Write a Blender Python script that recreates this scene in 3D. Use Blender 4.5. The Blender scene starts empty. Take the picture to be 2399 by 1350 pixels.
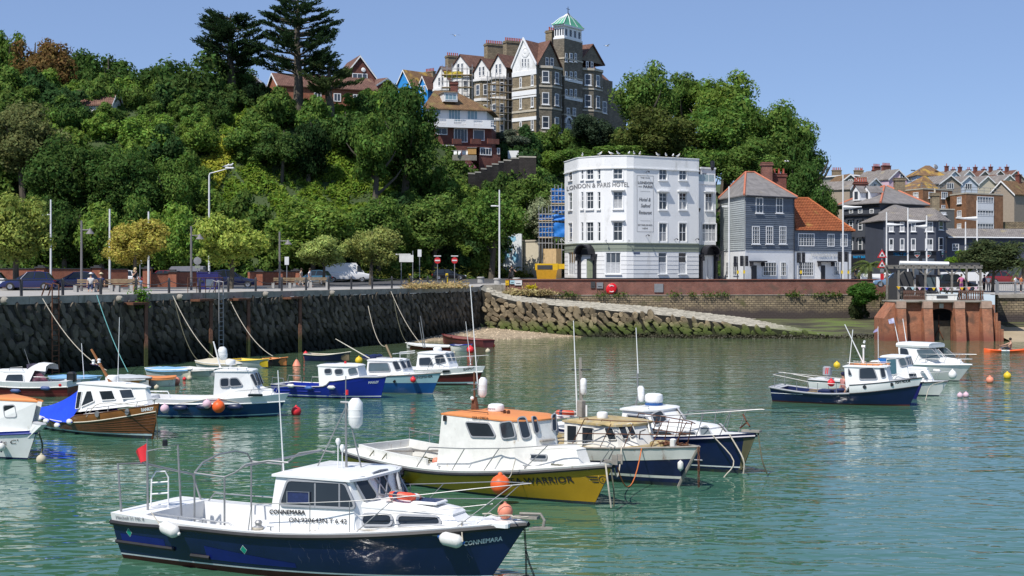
import bpy,bmesh,math,random
from math import sin,cos,radians,atan2
import numpy as np
from mathutils import Vector,Matrix
PI=math.pi
def Jn(L,a,i,b,j):L.new(a.outputs[i],b.inputs[j])
def I_(n,k,v):n.inputs[k].default_value=v
RND=random.Random(11)
V=Vector
scene=bpy.context.scene
COL=scene.collection
# ------------------------------------------------------------------ camera, world, sun, exposure
FPX,EYE,aw,CX=3300,6.3,635,1199.5
cam_data=bpy.data.cameras.new('camera')
cam_data.sensor_width=36
cam_data.lens=36.0*FPX/2399
cam_data.shift_y=-(675.0-aw)/2399
cam_data.clip_start=.5
cam_data.clip_end=3000
cam=bpy.data.objects.new('camera',cam_data)
COL.objects.link(cam)
cam.location=(0,0,EYE)
cam.rotation_euler=(PI/2,0,0)
scene.camera=cam
cO=radians(54)
cW=V((-.57,-.82,0)).normalized()
world=bpy.data.worlds.new('World')
scene.world=world
world.use_nodes=1
wn=world.node_tree.nodes
sky=wn.new('ShaderNodeTexSky')
sky.sky_type='NISHITA'
sky.sun_disc=0
sky.sun_elevation=cO
sky.sun_rotation=atan2(cW.x,cW.y)
sky.altitude=1200
sky.air_density=.75
sky.dust_density=.0
sky.ozone_density=3
air=wn.new('ShaderNodeMixRGB');I_(air,0,.5);I_(air,2,(2.5,3.65,6.5,1))
world.node_tree.links.new(sky.outputs[0],air.inputs[1])
world.node_tree.links.new(air.outputs[0],wn['Background'].inputs[0])
wn['Background'].inputs[1].default_value=.11
sun_data=bpy.data.lights.new('sun','SUN')
sun_data.energy=4.7
sun_data.angle=radians(.5)
sun_data.color=(1,.955,.89)
sun=bpy.data.objects.new('sun',sun_data)
COL.objects.link(sun)
sd=V((cW.x*cos(cO),cW.y*cos(cO),sin(cO)))
sun.rotation_euler=sd.to_track_quat('Z','Y').to_euler()
sun.location=(-60,-60,120)
scene.view_settings.view_transform='Standard'
scene.view_settings.look='None'
scene.view_settings.gamma=1
scene.view_settings.exposure=.12
scene.cycles.max_bounces=6
scene.cycles.diffuse_bounces=2
scene.cycles.glossy_bounces=3
scene.cycles.transparent_max_bounces=6
# ------------------------------------------------------------------ photograph geometry
def W(px,py,d):
 return V(((px-CX)*d/FPX,d,EYE-(py-aw)*d/FPX))
def dep(py,z=.0):
 return(EYE-z)*FPX/(py-aw)
def ray(px,py):
 return V(((px-CX)/FPX,1,-(py-aw)/FPX))
def hit(px,py,p0,n):
 r=ray(px,py)
 o=V((0,0,EYE))
 return o+r*((p0-o).dot(n)/r.dot(n))
# ------------------------------------------------------------------ materials
a6={}
def mat(name,col,rough=.6,metal=.0,var=.12,vscale=3,bump=.0,bscale=20,spec=.4,dirt=None,coat=.0,objvar=.0):
 if name in a6:return a6[name]
 m=bpy.data.materials.new(name);m.use_nodes=1
 nt=m.node_tree;N=nt.nodes;L=nt.links
 b=N['Principled BSDF']
 I_(b,'Roughness',rough)
 I_(b,'Metallic',metal)
 I_(b,'Specular IOR Level',spec)
 if coat:I_(b,'Coat Weight',coat);I_(b,'Coat Roughness',.08)
 tc=N.new('ShaderNodeTexCoord')
 nz=N.new('ShaderNodeTexNoise');I_(nz,'Scale',vscale);I_(nz,'Detail',5)
 I_(nz,'Roughness',.65)
 Jn(L,tc,'Object',nz,'Vector')
 rp=N.new('ShaderNodeValToRGB')
 lo=[max(0,c*(1-var))for c in col];hi=[min(1,c*(1+var))for c in col]
 rp.color_ramp.elements[0].position=.3;rp.color_ramp.elements[0].color=(*lo,1)
 rp.color_ramp.elements[1].position=.7;rp.color_ramp.elements[1].color=(*hi,1)
 Jn(L,nz,'Fac',rp,'Fac')
 out=rp.outputs['Color']
 if dirt:
  n2=N.new('ShaderNodeTexNoise');I_(n2,'Scale',dirt[2]);I_(n2,'Detail',7)
  I_(n2,'Roughness',.7)
  mp=N.new('ShaderNodeMapping');I_(mp,'Scale',(1,1,.35))
  Jn(L,tc,'Object',mp,'Vector');Jn(L,mp,0,n2,'Vector')
  r2=N.new('ShaderNodeValToRGB');r2.color_ramp.elements[0].position=dirt[1];r2.color_ramp.elements[1].position=min(1,dirt[1]+.13)
  r2.color_ramp.elements[0].color=(0,0,0,1);r2.color_ramp.elements[1].color=(1,1,1,1)
  Jn(L,n2,'Fac',r2,'Fac')
  mx=N.new('ShaderNodeMixRGB');I_(mx,2,(*dirt[0],1))
  Jn(L,r2,0,mx,0);L.new(out,mx.inputs[1]);out=mx.outputs[0]
 if objvar:
  oi=N.new('ShaderNodeObjectInfo')
  hs=N.new('ShaderNodeHueSaturation')
  mr=N.new('ShaderNodeMapRange');I_(mr,3,1-objvar);I_(mr,4,1+objvar)
  Jn(L,oi,'Random',mr,0);Jn(L,mr,0,hs,'Value');L.new(out,hs.inputs['Color']);out=hs.outputs[0]
 L.new(out,b.inputs['Base Color'])
 if bump:
  n3=N.new('ShaderNodeTexNoise');I_(n3,'Scale',bscale);I_(n3,'Detail',4)
  Jn(L,tc,'Object',n3,'Vector')
  bp=N.new('ShaderNodeBump');I_(bp,'Strength',bump);I_(bp,'Distance',.05)
  Jn(L,n3,'Fac',bp,'Height');Jn(L,bp,0,b,'Normal')
 a6[name]=m
 return m
def aO(name,c1,c2,mortar,bw,bh,rough=.85,bump=.5,tide=None,stain=None):
 m=bpy.data.materials.new(name);m.use_nodes=1
 nt=m.node_tree;N=nt.nodes;L=nt.links
 b=N['Principled BSDF'];I_(b,'Roughness',rough);I_(b,'Specular IOR Level',.25)
 uv=N.new('ShaderNodeUVMap')
 br=N.new('ShaderNodeTexBrick')
 I_(br,'Color1',(*c1,1));I_(br,'Color2',(*c2,1));I_(br,'Mortar',(*mortar,1))
 I_(br,'Scale',1);I_(br,'Brick Width',bw);I_(br,'Row Height',bh)
 I_(br,'Mortar Size',bh*.12);I_(br,'Mortar Smooth',.3);I_(br,'Bias',-.1)
 nz=N.new('ShaderNodeTexNoise');I_(nz,'Scale',.9);I_(nz,'Detail',7);I_(nz,'Roughness',.7)
 wob=N.new('ShaderNodeVectorMath');wob.operation='ADD'
 sc=N.new('ShaderNodeVectorMath');sc.operation='SCALE';I_(sc,3,bh*.35)
 nz2=N.new('ShaderNodeTexNoise');I_(nz2,'Scale',2.0/bw)
 Jn(L,uv,0,nz2,'Vector');Jn(L,nz2,'Color',sc,0)
 Jn(L,uv,0,wob,0);Jn(L,sc,0,wob,1)
 Jn(L,wob,0,br,'Vector')
 Jn(L,uv,0,nz,'Vector')
 mul=N.new('ShaderNodeMixRGB');mul.blend_type='MULTIPLY';I_(mul,0,.8)
 rp=N.new('ShaderNodeValToRGB');rp.color_ramp.elements[0].position=.3;rp.color_ramp.elements[0].color=(.5,.48,.47,1)
 rp.color_ramp.elements[1].position=.68;rp.color_ramp.elements[1].color=(1.15,1.12,1.08,1)
 Jn(L,nz,'Fac',rp,0);Jn(L,br,0,mul,1);Jn(L,rp,0,mul,2)
 out=mul.outputs[0]
 if stain:
  n3=N.new('ShaderNodeTexNoise');I_(n3,'Scale',stain[2]);I_(n3,'Detail',8)
  r3=N.new('ShaderNodeValToRGB');r3.color_ramp.elements[0].position=stain[1];r3.color_ramp.elements[1].position=stain[1]+.12
  Jn(L,uv,0,n3,'Vector');Jn(L,n3,'Fac',r3,0)
  m3=N.new('ShaderNodeMixRGB');I_(m3,2,(*stain[0],1))
  Jn(L,r3,0,m3,0);L.new(out,m3.inputs[1]);out=m3.outputs[0]
 if tide:
  out=c5(N,L,out,tide)
 L.new(out,b.inputs['Base Color'])
 bp=N.new('ShaderNodeBump');I_(bp,'Strength',bump);I_(bp,'Distance',.04)
 inv=N.new('ShaderNodeMath');inv.operation='SUBTRACT';I_(inv,0,1)
 Jn(L,br,'Fac',inv,1);Jn(L,inv,0,bp,'Height');Jn(L,bp,0,b,'Normal')
 a6[name]=m
 return m
def c5(N,L,out,tide):
 g=N.new('ShaderNodeNewGeometry');sx=N.new('ShaderNodeSeparateXYZ');Jn(L,g,'Position',sx,0)
 n4=N.new('ShaderNodeTexNoise');I_(n4,'Scale',.7);I_(n4,'Detail',6)
 Jn(L,g,'Position',n4,'Vector')
 ma=N.new('ShaderNodeMath');ma.operation='MULTIPLY_ADD';I_(ma,1,1.6*tide[2]);Jn(L,n4,'Fac',ma,0)
 Jn(L,sx,'Z',ma,2)
 mr=N.new('ShaderNodeMapRange');I_(mr,1,tide[1]+.8*tide[2]-tide[2]*.5);I_(mr,2,tide[1]+.8*tide[2]+tide[2]*.5)
 I_(mr,3,1);I_(mr,4,0)
 Jn(L,ma,0,mr,0)
 m4=N.new('ShaderNodeMixRGB');I_(m4,2,(*tide[0],1))
 Jn(L,mr,0,m4,0);L.new(out,m4.inputs[1])
 return m4.outputs[0]
def leaf_mat(name,trans=.38,var=.35):
 m=bpy.data.materials.new(name);m.use_nodes=1
 nt=m.node_tree;N=nt.nodes;L=nt.links
 N.remove(N['Principled BSDF'])
 oi=N.new('ShaderNodeObjectInfo');g=N.new('ShaderNodeNewGeometry')
 hs=N.new('ShaderNodeHueSaturation')
 mr=N.new('ShaderNodeMapRange');I_(mr,3,1-var);I_(mr,4,1+var)
 Jn(L,g,'Random Per Island',mr,0);Jn(L,mr,0,hs,'Value')
 mh=N.new('ShaderNodeMapRange');I_(mh,3,.475);I_(mh,4,.525)
 ad=N.new('ShaderNodeMath');ad.operation='FRACT';mm=N.new('ShaderNodeMath');mm.operation='MULTIPLY';I_(mm,1,7.31)
 Jn(L,g,'Random Per Island',mm,0);Jn(L,mm,0,ad,0);Jn(L,ad,0,mh,0);Jn(L,mh,0,hs,'Hue')
 tc=N.new('ShaderNodeTexCoord');nz=N.new('ShaderNodeTexNoise');I_(nz,'Scale',3);I_(nz,'Detail',2)
 Jn(L,tc,'Object',nz,'Vector')
 mr2=N.new('ShaderNodeMapRange');I_(mr2,1,.3);I_(mr2,2,.7);I_(mr2,3,.72);I_(mr2,4,1.3)
 Jn(L,nz,'Fac',mr2,0)
 vm=N.new('ShaderNodeVectorMath');vm.operation='SCALE'
 Jn(L,oi,'Color',vm,0);Jn(L,mr2,0,vm,3)
 Jn(L,vm,0,hs,'Color')
 d=N.new('ShaderNodeBsdfDiffuse');t=N.new('ShaderNodeBsdfTranslucent')
 h2=N.new('ShaderNodeHueSaturation');I_(h2,'Value',1.25);I_(h2,'Saturation',1.1)
 Jn(L,hs,0,d,0);Jn(L,hs,0,h2,'Color');Jn(L,h2,0,t,0)
 x1=N.new('ShaderNodeMixShader');I_(x1,0,trans)
 Jn(L,d,0,x1,1);Jn(L,t,0,x1,2)
 L.new(x1.outputs[0],N['Material Output'].inputs[0])
 a6[name]=m
 return m
def bU(name,col=(.035,.045,.055),rough=.06,objvar=.6):
 m=mat(name,col,rough,var=.25,vscale=.8,spec=.6,objvar=objvar)
 return m
# ------------------------------------------------------------------ mesh builder
cM={}
class MB:
 def __init__(s):s.v=[];s.f=[];s.uv=None
 def add(s,vs,fs):
  o=len(s.v);s.v+=[tuple(p)for p in vs];s.f+=[tuple(i+o for i in f)for f in fs];return s
 def quad(s,a,b,c,d):return s.add([a,b,c,d],[(0,1,2,3)])
 def poly(s,pts):return s.add(pts,[tuple(range(len(pts)))])
 def obox(s,o,a,b,c):
  o=V(o);a=V(a);b=V(b);c=V(c)
  return s.add([o,o+a,o+a+b,o+b,o+c,o+a+c,o+a+b+c,o+b+c],[(0,3,2,1),(4,5,6,7),(0,1,5,4),(1,2,6,5),(2,3,7,6),(3,0,4,7)])
 def box(s,c,size,rz=.0):
  x,y,z=size;ca,sa=cos(rz),sin(rz)
  a=V((ca*x,sa*x,0));b=V((-sa*y,ca*y,0));u=V((0,0,z))
  return s.obox(V(c)-a/2-b/2-u/2,a,b,u)
 def rbox(s,c,size,bev=.03,rz=.0):
  x,y,z=[q/2 for q in size];rings=[]
  for zz,k in((-z,0),(z-bev,0),(z,bev)):
   xx,yy=x-k,y-k
   bb=bev
   pts=[(-xx+bb,-yy),(xx-bb,-yy),(xx,-yy+bb),(xx,yy-bb),(xx-bb,yy),(-xx+bb,yy),(-xx,yy-bb),(-xx,-yy+bb)]
   ca,sa=cos(rz),sin(rz)
   rings.append([V((c[0]+ca*p[0]-sa*p[1],c[1]+sa*p[0]+ca*p[1],c[2]+zz))for p in pts])
  return s.loft(rings,1,1,1)
 def loft(s,rings,closed=1,cap0=0,cap1=0):
  n=len(rings[0]);vs=[p for r in rings for p in r];fs=[]
  for i in range(len(rings)-1):
   for j in range(n if closed else n-1):
    k=(j+1)%n
    fs.append((i*n+j,i*n+k,(i+1)*n+k,(i+1)*n+j))
  if cap0:fs.append(tuple(range(n-1,-1,-1)))
  if cap1:fs.append(tuple(range((len(rings)-1)*n,len(rings)*n)))
  return s.add(vs,fs)
 def tube(s,pts,r=.02,n=6,cap=1):
  pts=[V(p)for p in pts];rs=r if isinstance(r,(list,tuple))else[r]*len(pts)
  rings=[];up=None
  for i,p in enumerate(pts):
   t=(pts[min(i+1,len(pts)-1)]-pts[max(i-1,0)])
   if t.length<1e-9:t=V((0,0,1))
   t.normalize()
   if up is None:
    up=V((0,0,1))if abs(t.z)<.9 else V((1,0,0))
   a=t.cross(up)
   if a.length<1e-6:a=t.cross(V((.3,.9,.2)))
   a.normalize();b=a.cross(t).normalized();up=b
   rings.append([p+(a*cos(2*PI*k/n)+b*sin(2*PI*k/n))*rs[i]for k in range(n)])
  return s.loft(rings,1,cap,cap)
 def cyl(s,p0,p1,r0,r1=None,n=8):return s.tube([p0,p1],[r0,r0 if r1 is None else r1],n)
 def lathe(s,prof,o=(0,0,0),n=12,axis=None,sx=1,sy=1):
  o=V(o);rings=[]
  if axis is None:a,b,c=V((1,0,0)),V((0,1,0)),V((0,0,1))
  else:
   c=V(axis).normalized();a=c.orthogonal().normalized();b=c.cross(a)
  for r,z in prof:
   rings.append([o+(a*cos(2*PI*k/n)*sx+b*sin(2*PI*k/n)*sy)*max(r,1e-4)+c*z for k in range(n)])
  return s.loft(rings,1,1,1)
 def ball(s,c,r,n=12,m=7,sz=1,axis=None):
  pr=[(r*sin(PI*i/m),-r*sz*cos(PI*i/m))for i in range(m+1)]
  return s.lathe(pr,c,n,axis)
 def prism(s,pts,d):
  pts=[V(p)for p in pts];d=V(d)
  return s.loft([pts,[p+d for p in pts]],1,1,1)
 def ring(s,inner,outer,d):
  d=V(d);n=len(inner)
  i1=[V(p)+d for p in inner];o1=[V(p)+d for p in outer]
  vs=[*map(V,inner),*map(V,outer),*i1,*o1];fs=[]
  for k in range(n):
   j=(k+1)%n
   fs+=[(2*n+k,2*n+j,3*n+j,3*n+k),(n+k,n+j,3*n+j,3*n+k),(k,j,2*n+j,2*n+k)]
  return s.add(vs,fs)
 def mesh(s,name,m,smooth=0,M=None,wall_uv=0):
  me=bpy.data.meshes.new(name)
  vs=s.v if M is None else[M@V(p)for p in s.v]
  me.from_pydata([tuple(p)for p in vs],[],s.f)
  bm=bmesh.new();bm.from_mesh(me)
  bmesh.ops.recalc_face_normals(bm,faces=bm.faces)
  bm.to_mesh(me);bm.free()
  if wall_uv:
   uvl=me.uv_layers.new(name='UVMap')
   for p in me.polygons:
    n=p.normal
    if abs(n.z)>.8:a,b=V((1,0,0)),V((0,1,0))
    else:
     a=V((0,0,1)).cross(n).normalized();b=V((0,0,1))
    for li in p.loop_indices:
     c=me.vertices[me.loops[li].vertex_index].co
     uvl.data[li].uv=(c.dot(a),c.dot(b))
  if smooth:
   for p in me.polygons:p.use_smooth=1
   me.set_sharp_from_angle(angle=.7)
  if m:me.materials.append(m)
  return me
 def bd(s,name,m,parent=None,smooth=0,world=1,wall_uv=0,w=1):
  M=None;top=None
  if parent is not None:
   top=cM.get(parent.name)
   if world and w and top is not None:M=top.inverted()
  me=s.mesh(name,m,smooth,M,wall_uv)
  o=bpy.data.objects.new(name,me);COL.objects.link(o)
  if parent is not None:
   o.parent=parent
   if top is not None:cM[o.name]=top
  return o
def put(name,me,parent=None,loc=(0,0,0),rot=(0,0,0),scale=(1,1,1)):
 o=bpy.data.objects.new(name,me);COL.objects.link(o)
 o.location=loc;o.rotation_euler=rot;o.scale=scale
 if parent is not None:o.parent=parent
 return o
def tag(o,label,cat,group=None,kind=None):
 if label:o['label']=label
 if cat:o['category']=cat
 if group:o['group']=group
 if kind:o['kind']=kind
 return o
def thing(name,label,cat,loc=(0,0,0),rz=.0,group=None):
 o=bpy.data.objects.new(name,None);COL.objects.link(o)
 o.empty_display_size=.2
 o.location=loc;o.rotation_euler=(0,0,rz)
 cM[o.name]=Matrix.Translation(V(loc))@Matrix.Rotation(rz,4,'Z')
 return tag(o,label,cat,group)
def bQ(o):
 me=o.data;n=len(me.vertices);a=np.empty(n*3);me.vertices.foreach_get('co',a);a=a.reshape(-1,3)
 c=V(((a[:,0].min()+a[:,0].max())/2,(a[:,1].min()+a[:,1].max())/2,a[:,2].min()))
 me.transform(Matrix.Translation(-c));o.location=o.location+c
 return o
def children_of(o):return[c for c in bpy.data.objects if c.parent==o]
KIDS={}
def copy_tree(o,loc=None,rz=None,label=None,parent=None,kids=None):
 c=o.copy();COL.objects.link(c)
 if parent is not None:c.parent=parent
 if loc is not None:c.location=loc
 if rz is not None:c.rotation_euler=(0,0,rz)
 if label:c['label']=label
 for k in list(o.children):copy_tree(k,parent=c)
 return c
FONT=None
def text_mesh(txt,size,depth=.0,font_scale_x=1,spacing=1,shear=.0):
 cu=bpy.data.curves.new('lettering','FONT');cu.body=txt;cu.size=size;cu.space_character=spacing;cu.shear=shear
 cu.extrude=depth;cu.resolution_u=2
 o=bpy.data.objects.new('lettering',cu);COL.objects.link(o)
 dg=bpy.context.evaluated_depsgraph_get();dg.update()
 me=bpy.data.meshes.new_from_object(o.evaluated_get(dg))
 bpy.data.objects.remove(o);bpy.data.curves.remove(cu)
 vs=[(v.co.x*font_scale_x,v.co.y,v.co.z)for v in me.vertices];fs=[tuple(p.vertices)for p in me.polygons]
 bpy.data.meshes.remove(me)
 return vs,fs
def bv(txt,size,m,parent,fn,name='lettering',sx=1,spacing=1,shear=.0,bold=.0,align='L',fit=None):
 vs,fs=text_mesh(txt,size,.0,sx,spacing,shear)
 w=max(v[0]for v in vs)-min(v[0]for v in vs);x0=min(v[0]for v in vs)
 k=1
 if fit:k=fit/w;w=fit
 off={'L':0,'C':-w/2,'R':-w}[align]
 mb=MB()
 mb.add([fn((v[0]-x0)*k+off,v[1])for v in vs],fs)
 if bold:
  for dx,dy in((bold,0),(0,bold),(bold,bold)):
   mb.add([fn((v[0]-x0)*k+off+dx,v[1]+dy)for v in vs],fs)
 return mb.bd(name,m,parent)
def round_poly(pts,r,k=3):
 out=[];n=len(pts);pts=[V(p)for p in pts]
 for i in range(n):
  p=pts[i];a=pts[i-1]-p;b=pts[(i+1)%n]-p
  rr=min(r,a.length*.45,b.length*.45)
  s,e=p+a.normalized()*rr,p+b.normalized()*rr
  for j in range(k+1):
   t=j/k
   out.append(s*(1-t)**2+p*2*t*(1-t)+e*t*t)
 return out
def cT(pts,w):
 c=sum((V(p)for p in pts),V())/len(pts);out=[]
 n=len(pts)
 nrm=V()
 for i in range(n):nrm+=(V(pts[i])-c).cross(V(pts[(i+1)%n])-c)
 nrm.normalize()
 for i in range(n):
  a=(V(pts[i])-V(pts[i-1]));b=(V(pts[(i+1)%n])-V(pts[i]))
  if a.length<1e-6:a=b
  if b.length<1e-6:b=a
  na=a.normalized().cross(nrm);nb=b.normalized().cross(nrm);q=na+nb
  if q.length<1e-6:q=na
  q.normalize();d=max(.5,q.dot(na))
  out.append(V(pts[i])+q*(w/d))
 return out
def af(a,b,t):return a+(b-a)*t
def bi(a,b,x):
 t=max(.0,min(1,(x-a)/(b-a)));return t*t*(3-2*t)
# ------------------------------------------------------------------ terrain
def aH(tab,x):
 if x<=tab[0][0]:return tab[0][1]
 for(a,b),(c,d)in zip(tab,tab[1:]):
  if x<=c:return b+(d-b)*(x-a)/(c-a)
 return tab[-1][1]
aP=[(-200,128),(-90,142),(-50,152),(-25,160),(-10,170),(0,180),(12,192),(30,198),(60,216),(100,236),(200,250)]
HILL_TOP=[(-200,28),(-80,29),(-40,28.5),(-15,29),(-4,24),(10,25),(22,24),(32,19),(45,8),(55,2),(200,2)]
def av(x,y):
 g=4.75+.85*bi(135,195,y)
 if x>30:g=af(g,4.08+1.3*bi(145,200,y),bi(36,46,x))
 return g
def bq(x,y):
 yb=aH(aP,x);g=av(x,y)
 s=bi(yb-2,yb+44,y)
 t1=g+(aH(HILL_TOP,x)-5)*s
 t2=g+max(.0,y-222)*.135*bi(40,62,x)
 bump=.8*bE(x*.07,y*.07)*s
 return max(t1,min(t2,42))+bump
from mathutils import noise as mnoise
def bE(a,b):return mnoise.noise(V((a,b,.37)))
def ray_terrain(px,py,d0=100,d1=420):
 d=d0
 while d<d1:
  p=W(px,py,d)
  if p.z<bq(p.x,p.y):return p
  d+=1
 return None
# ------------------------------------------------------------------ water
def water_mat():
 m=bpy.data.materials.new('harbour_water');m.use_nodes=1
 nt=m.node_tree;N=nt.nodes;L=nt.links
 b=N['Principled BSDF']
 I_(b,'Roughness',.04);I_(b,'IOR',1.33);I_(b,'Specular IOR Level',.5)
 g=N.new('ShaderNodeTexCoord')
 n0=N.new('ShaderNodeTexNoise');I_(n0,'Scale',.06);I_(n0,'Detail',3)
 Jn(L,g,'Object',n0,'Vector')
 rp=N.new('ShaderNodeValToRGB');rp.color_ramp.elements[0].position=.35;rp.color_ramp.elements[0].color=(.044,.126,.078,1)
 rp.color_ramp.elements[1].position=.7;rp.color_ramp.elements[1].color=(.058,.146,.096,1)
 Jn(L,n0,'Fac',rp,0)
 sx=N.new('ShaderNodeSeparateXYZ');Jn(L,g,'Object',sx,0)
 mr=N.new('ShaderNodeMapRange');I_(mr,1,62);I_(mr,2,128);Jn(L,sx,'Y',mr,0)
 mx=N.new('ShaderNodeMixRGB');I_(mx,2,(.095,.125,.065,1));Jn(L,mr,0,mx,0);Jn(L,rp,0,mx,1)
 Jn(L,mx,0,b,'Base Color')
 def layer(scale,stretch,rot,detail,rough=.5,dist=.0):
  mp=N.new('ShaderNodeMapping');I_(mp,'Rotation',(0,0,rot));I_(mp,'Scale',(scale*stretch,scale,scale))
  Jn(L,g,'Object',mp,0)
  n=N.new('ShaderNodeTexNoise');I_(n,'Scale',1);I_(n,'Detail',detail);I_(n,'Roughness',rough)
  I_(n,'Distortion',dist)
  Jn(L,mp,0,n,'Vector');return n
 a=layer(2.5,.58,.22,1,.4,.5);c=layer(.6,.5,-.25,1,.4,.4)
 s1=N.new('ShaderNodeMath');s1.operation='MULTIPLY';I_(s1,1,2.2);Jn(L,c,'Fac',s1,0)
 s2=N.new('ShaderNodeMath');s2.operation='ADD';Jn(L,a,'Fac',s2,0);Jn(L,s1,0,s2,1)
 n5=N.new('ShaderNodeTexNoise');I_(n5,'Scale',.045);I_(n5,'Detail',2);Jn(L,g,'Object',n5,'Vector')
 m5=N.new('ShaderNodeMapRange');I_(m5,1,.35);I_(m5,2,.65);I_(m5,3,.45);I_(m5,4,.9)
 Jn(L,n5,'Fac',m5,0)
 bp=N.new('ShaderNodeBump');I_(bp,'Distance',.052);Jn(L,m5,0,bp,'Strength')
 Jn(L,s2,0,bp,'Height');Jn(L,bp,0,b,'Normal')
 return m
wm=MB().quad((-260,-40,0),(260,-40,0),(260,170,0),(-260,170,0)).bd('water',water_mat())
wm['kind']='structure'
# ------------------------------------------------------------------ ground
QA,QB=V((-58,27.6,0)),V((-3.1,137,0))
QU=(QB-QA).normalized();QN=V((QU.y,-QU.x,0))
def bV(x):return QA.y+(x-QA.x)*(QB.y-QA.y)/(QB.x-QA.x)
c3=4.72
c4=mat('pavement_concrete',(.36,.34,.31),.9,var=.18,vscale=.8,bump=.15,bscale=12)
m_road=mat('asphalt',(.075,.075,.078),.9,var=.2,vscale=.6,bump=.2,bscale=30)
ds=mat('hillside_soil',(.05,.075,.025),.95,var=.3,vscale=.3,bump=.6,bscale=4)
def edge_y(x):
 if x<QB.x:return bV(x)+.55
 if x<40.6:return af(148.2,151.2,(x-QB.x)/43.7)
 if x<46.6:return 129
 return 135.8
def bN(name,xs,y0f,y1f,zf,m,ny,lift=.0,kind='structure'):
 mb=MB();n=ny+1
 for x in xs:
  a,b=y0f(x),y1f(x)
  for j in range(n):
   y=af(a,b,j/ny);mb.v.append((x,y,zf(x,y)+lift))
 for i in range(len(xs)-1):
  for j in range(ny):
   mb.f.append((i*n+j,(i+1)*n+j,(i+1)*n+j+1,i*n+j+1))
 o=mb.bd(name,m,smooth=1)
 if kind:o['kind']=kind
 return o
xs_g=[-160,-120,-90,-70]+[-60+3*i for i in range(19)]+[-3.2,-3,0,5,10,15,20,25,30,34,38,40.5,40.7,44,46.5,46.7,55,62,75,95,130,200]
bN('quayside_pavement',xs_g,edge_y,lambda x:aH(aP,x)+3,av,c4,14)
def bA(x):return aH([(-160,88),(-60,108),(-32,116),(-18,132),(-8,146),(0,156),(20,160),(60,172),(200,176)],x)
bN('road',[-160+8*i for i in range(45)],bA,lambda x:aH(aP,x)-3,av,m_road,12,.012)
kb=MB()
pts=[V((x,bA(x)-.08,av(x,bA(x))+.05))for x in range(-120,120,4)]
for a,b in zip(pts,pts[1:]):
 kb.obox(a-V((0,.07,.05)),b-a,V((0,.15,0)),V((0,0,.12)))
o=kb.bd('kerb',c4);o['kind']='structure'
m_line=mat('road_paint',(.75,.75,.72),.7)
mk=MB()
for i in range(34):
 x=-60+i*4.5;y=bA(x)+9;y2=bA(x+2)+9
 z=av(x,y)+.02
 mk.quad((x,y,z),(x+2,y2,z),(x+2,y2+.15,z),(x,y+.15,z))
o=mk.bd('road_marking',m_line);o['kind']='structure'
dX=[-420,-300,-200,-160,-130]+[-110+3.0*i for i in range(72)]+[115,130,160,220,320,480]
bN('hillside',dX,lambda x:aH(aP,x)-3,lambda x:aH(aP,x)+75,bq,ds,40,.004)
def far_z(x,y):return bq(x,min(y,420))-max(0,y-480)*.06
bN('far_hill',dX,lambda x:aH(aP,x)+74.5,lambda x:900,far_z,ds,60,.0)
# ------------------------------------------------------------------ stones
def stone_mesh(seed,name='stone',w=.8,h=.5,d=.3):
 r=random.Random(seed);n=8
 ang=[2*PI*(k+.5)/n for k in range(n)]
 def sq(a):
  c,s=cos(a),sin(a);k=1/max(abs(c),abs(s))*.55+.45
  return c*k,s*k
 jit=[r.uniform(.86,1.12)for _ in range(n)]
 rings=[]
 for sc,dd in((1,.0),(.99,d*.6),(.74,d)):
  rings.append([V((sq(a)[0]*w/2*sc*j+(r.uniform(-.04,.04)if sc<1 else 0),-dd+(r.uniform(-.05,.05)*d if sc<.9 else 0),sq(a)[1]*h/2*sc*j))for a,j in zip(ang,jit)])
 mb=MB().loft(rings,1,0,1)
 return mb
def a2(name,col,tide1=None,tide2=None,objvar=.35,var=.3,blotch=None):
 m=bpy.data.materials.new(name);m.use_nodes=1
 nt=m.node_tree;N=nt.nodes;L=nt.links;b=N['Principled BSDF'];I_(b,'Roughness',.85);I_(b,'Specular IOR Level',.3)
 g=N.new('ShaderNodeNewGeometry')
 nz=N.new('ShaderNodeTexNoise');I_(nz,'Scale',2.2);I_(nz,'Detail',7);I_(nz,'Roughness',.7);Jn(L,g,'Position',nz,'Vector')
 rp=N.new('ShaderNodeValToRGB');rp.color_ramp.elements[0].position=.3;rp.color_ramp.elements[0].color=(*[c*(1-var)for c in col],1)
 rp.color_ramp.elements[1].position=.7;rp.color_ramp.elements[1].color=(*[c*(1+var)for c in col],1)
 Jn(L,nz,'Fac',rp,0)
 oi=N.new('ShaderNodeObjectInfo');ad=N.new('ShaderNodeMath');ad.operation='ADD';fr=N.new('ShaderNodeMath');fr.operation='FRACT'
 Jn(L,oi,'Random',ad,0);Jn(L,g,'Random Per Island',ad,1);Jn(L,ad,0,fr,0)
 mr=N.new('ShaderNodeMapRange');I_(mr,3,1-objvar);I_(mr,4,1+objvar);Jn(L,fr,0,mr,0)
 hs=N.new('ShaderNodeHueSaturation');Jn(L,mr,0,hs,'Value');Jn(L,rp,0,hs,'Color');out=hs.outputs[0]
 for t in(tide1,tide2):
  if t:out=c5(N,L,out,t)
 L.new(out,b.inputs['Base Color'])
 n3=N.new('ShaderNodeTexNoise');I_(n3,'Scale',6);I_(n3,'Detail',6);Jn(L,g,'Position',n3,'Vector')
 bp=N.new('ShaderNodeBump');I_(bp,'Strength',.6);I_(bp,'Distance',.06);Jn(L,n3,'Fac',bp,'Height');Jn(L,bp,0,b,'Normal')
 a6[name]=m
 return m
m_qstone=a2('quay_ragstone',(.1,.084,.063),((.018,.019,.013),1.5,1.1),((.012,.014,.01),.35,.5),objvar=.55)
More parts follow.
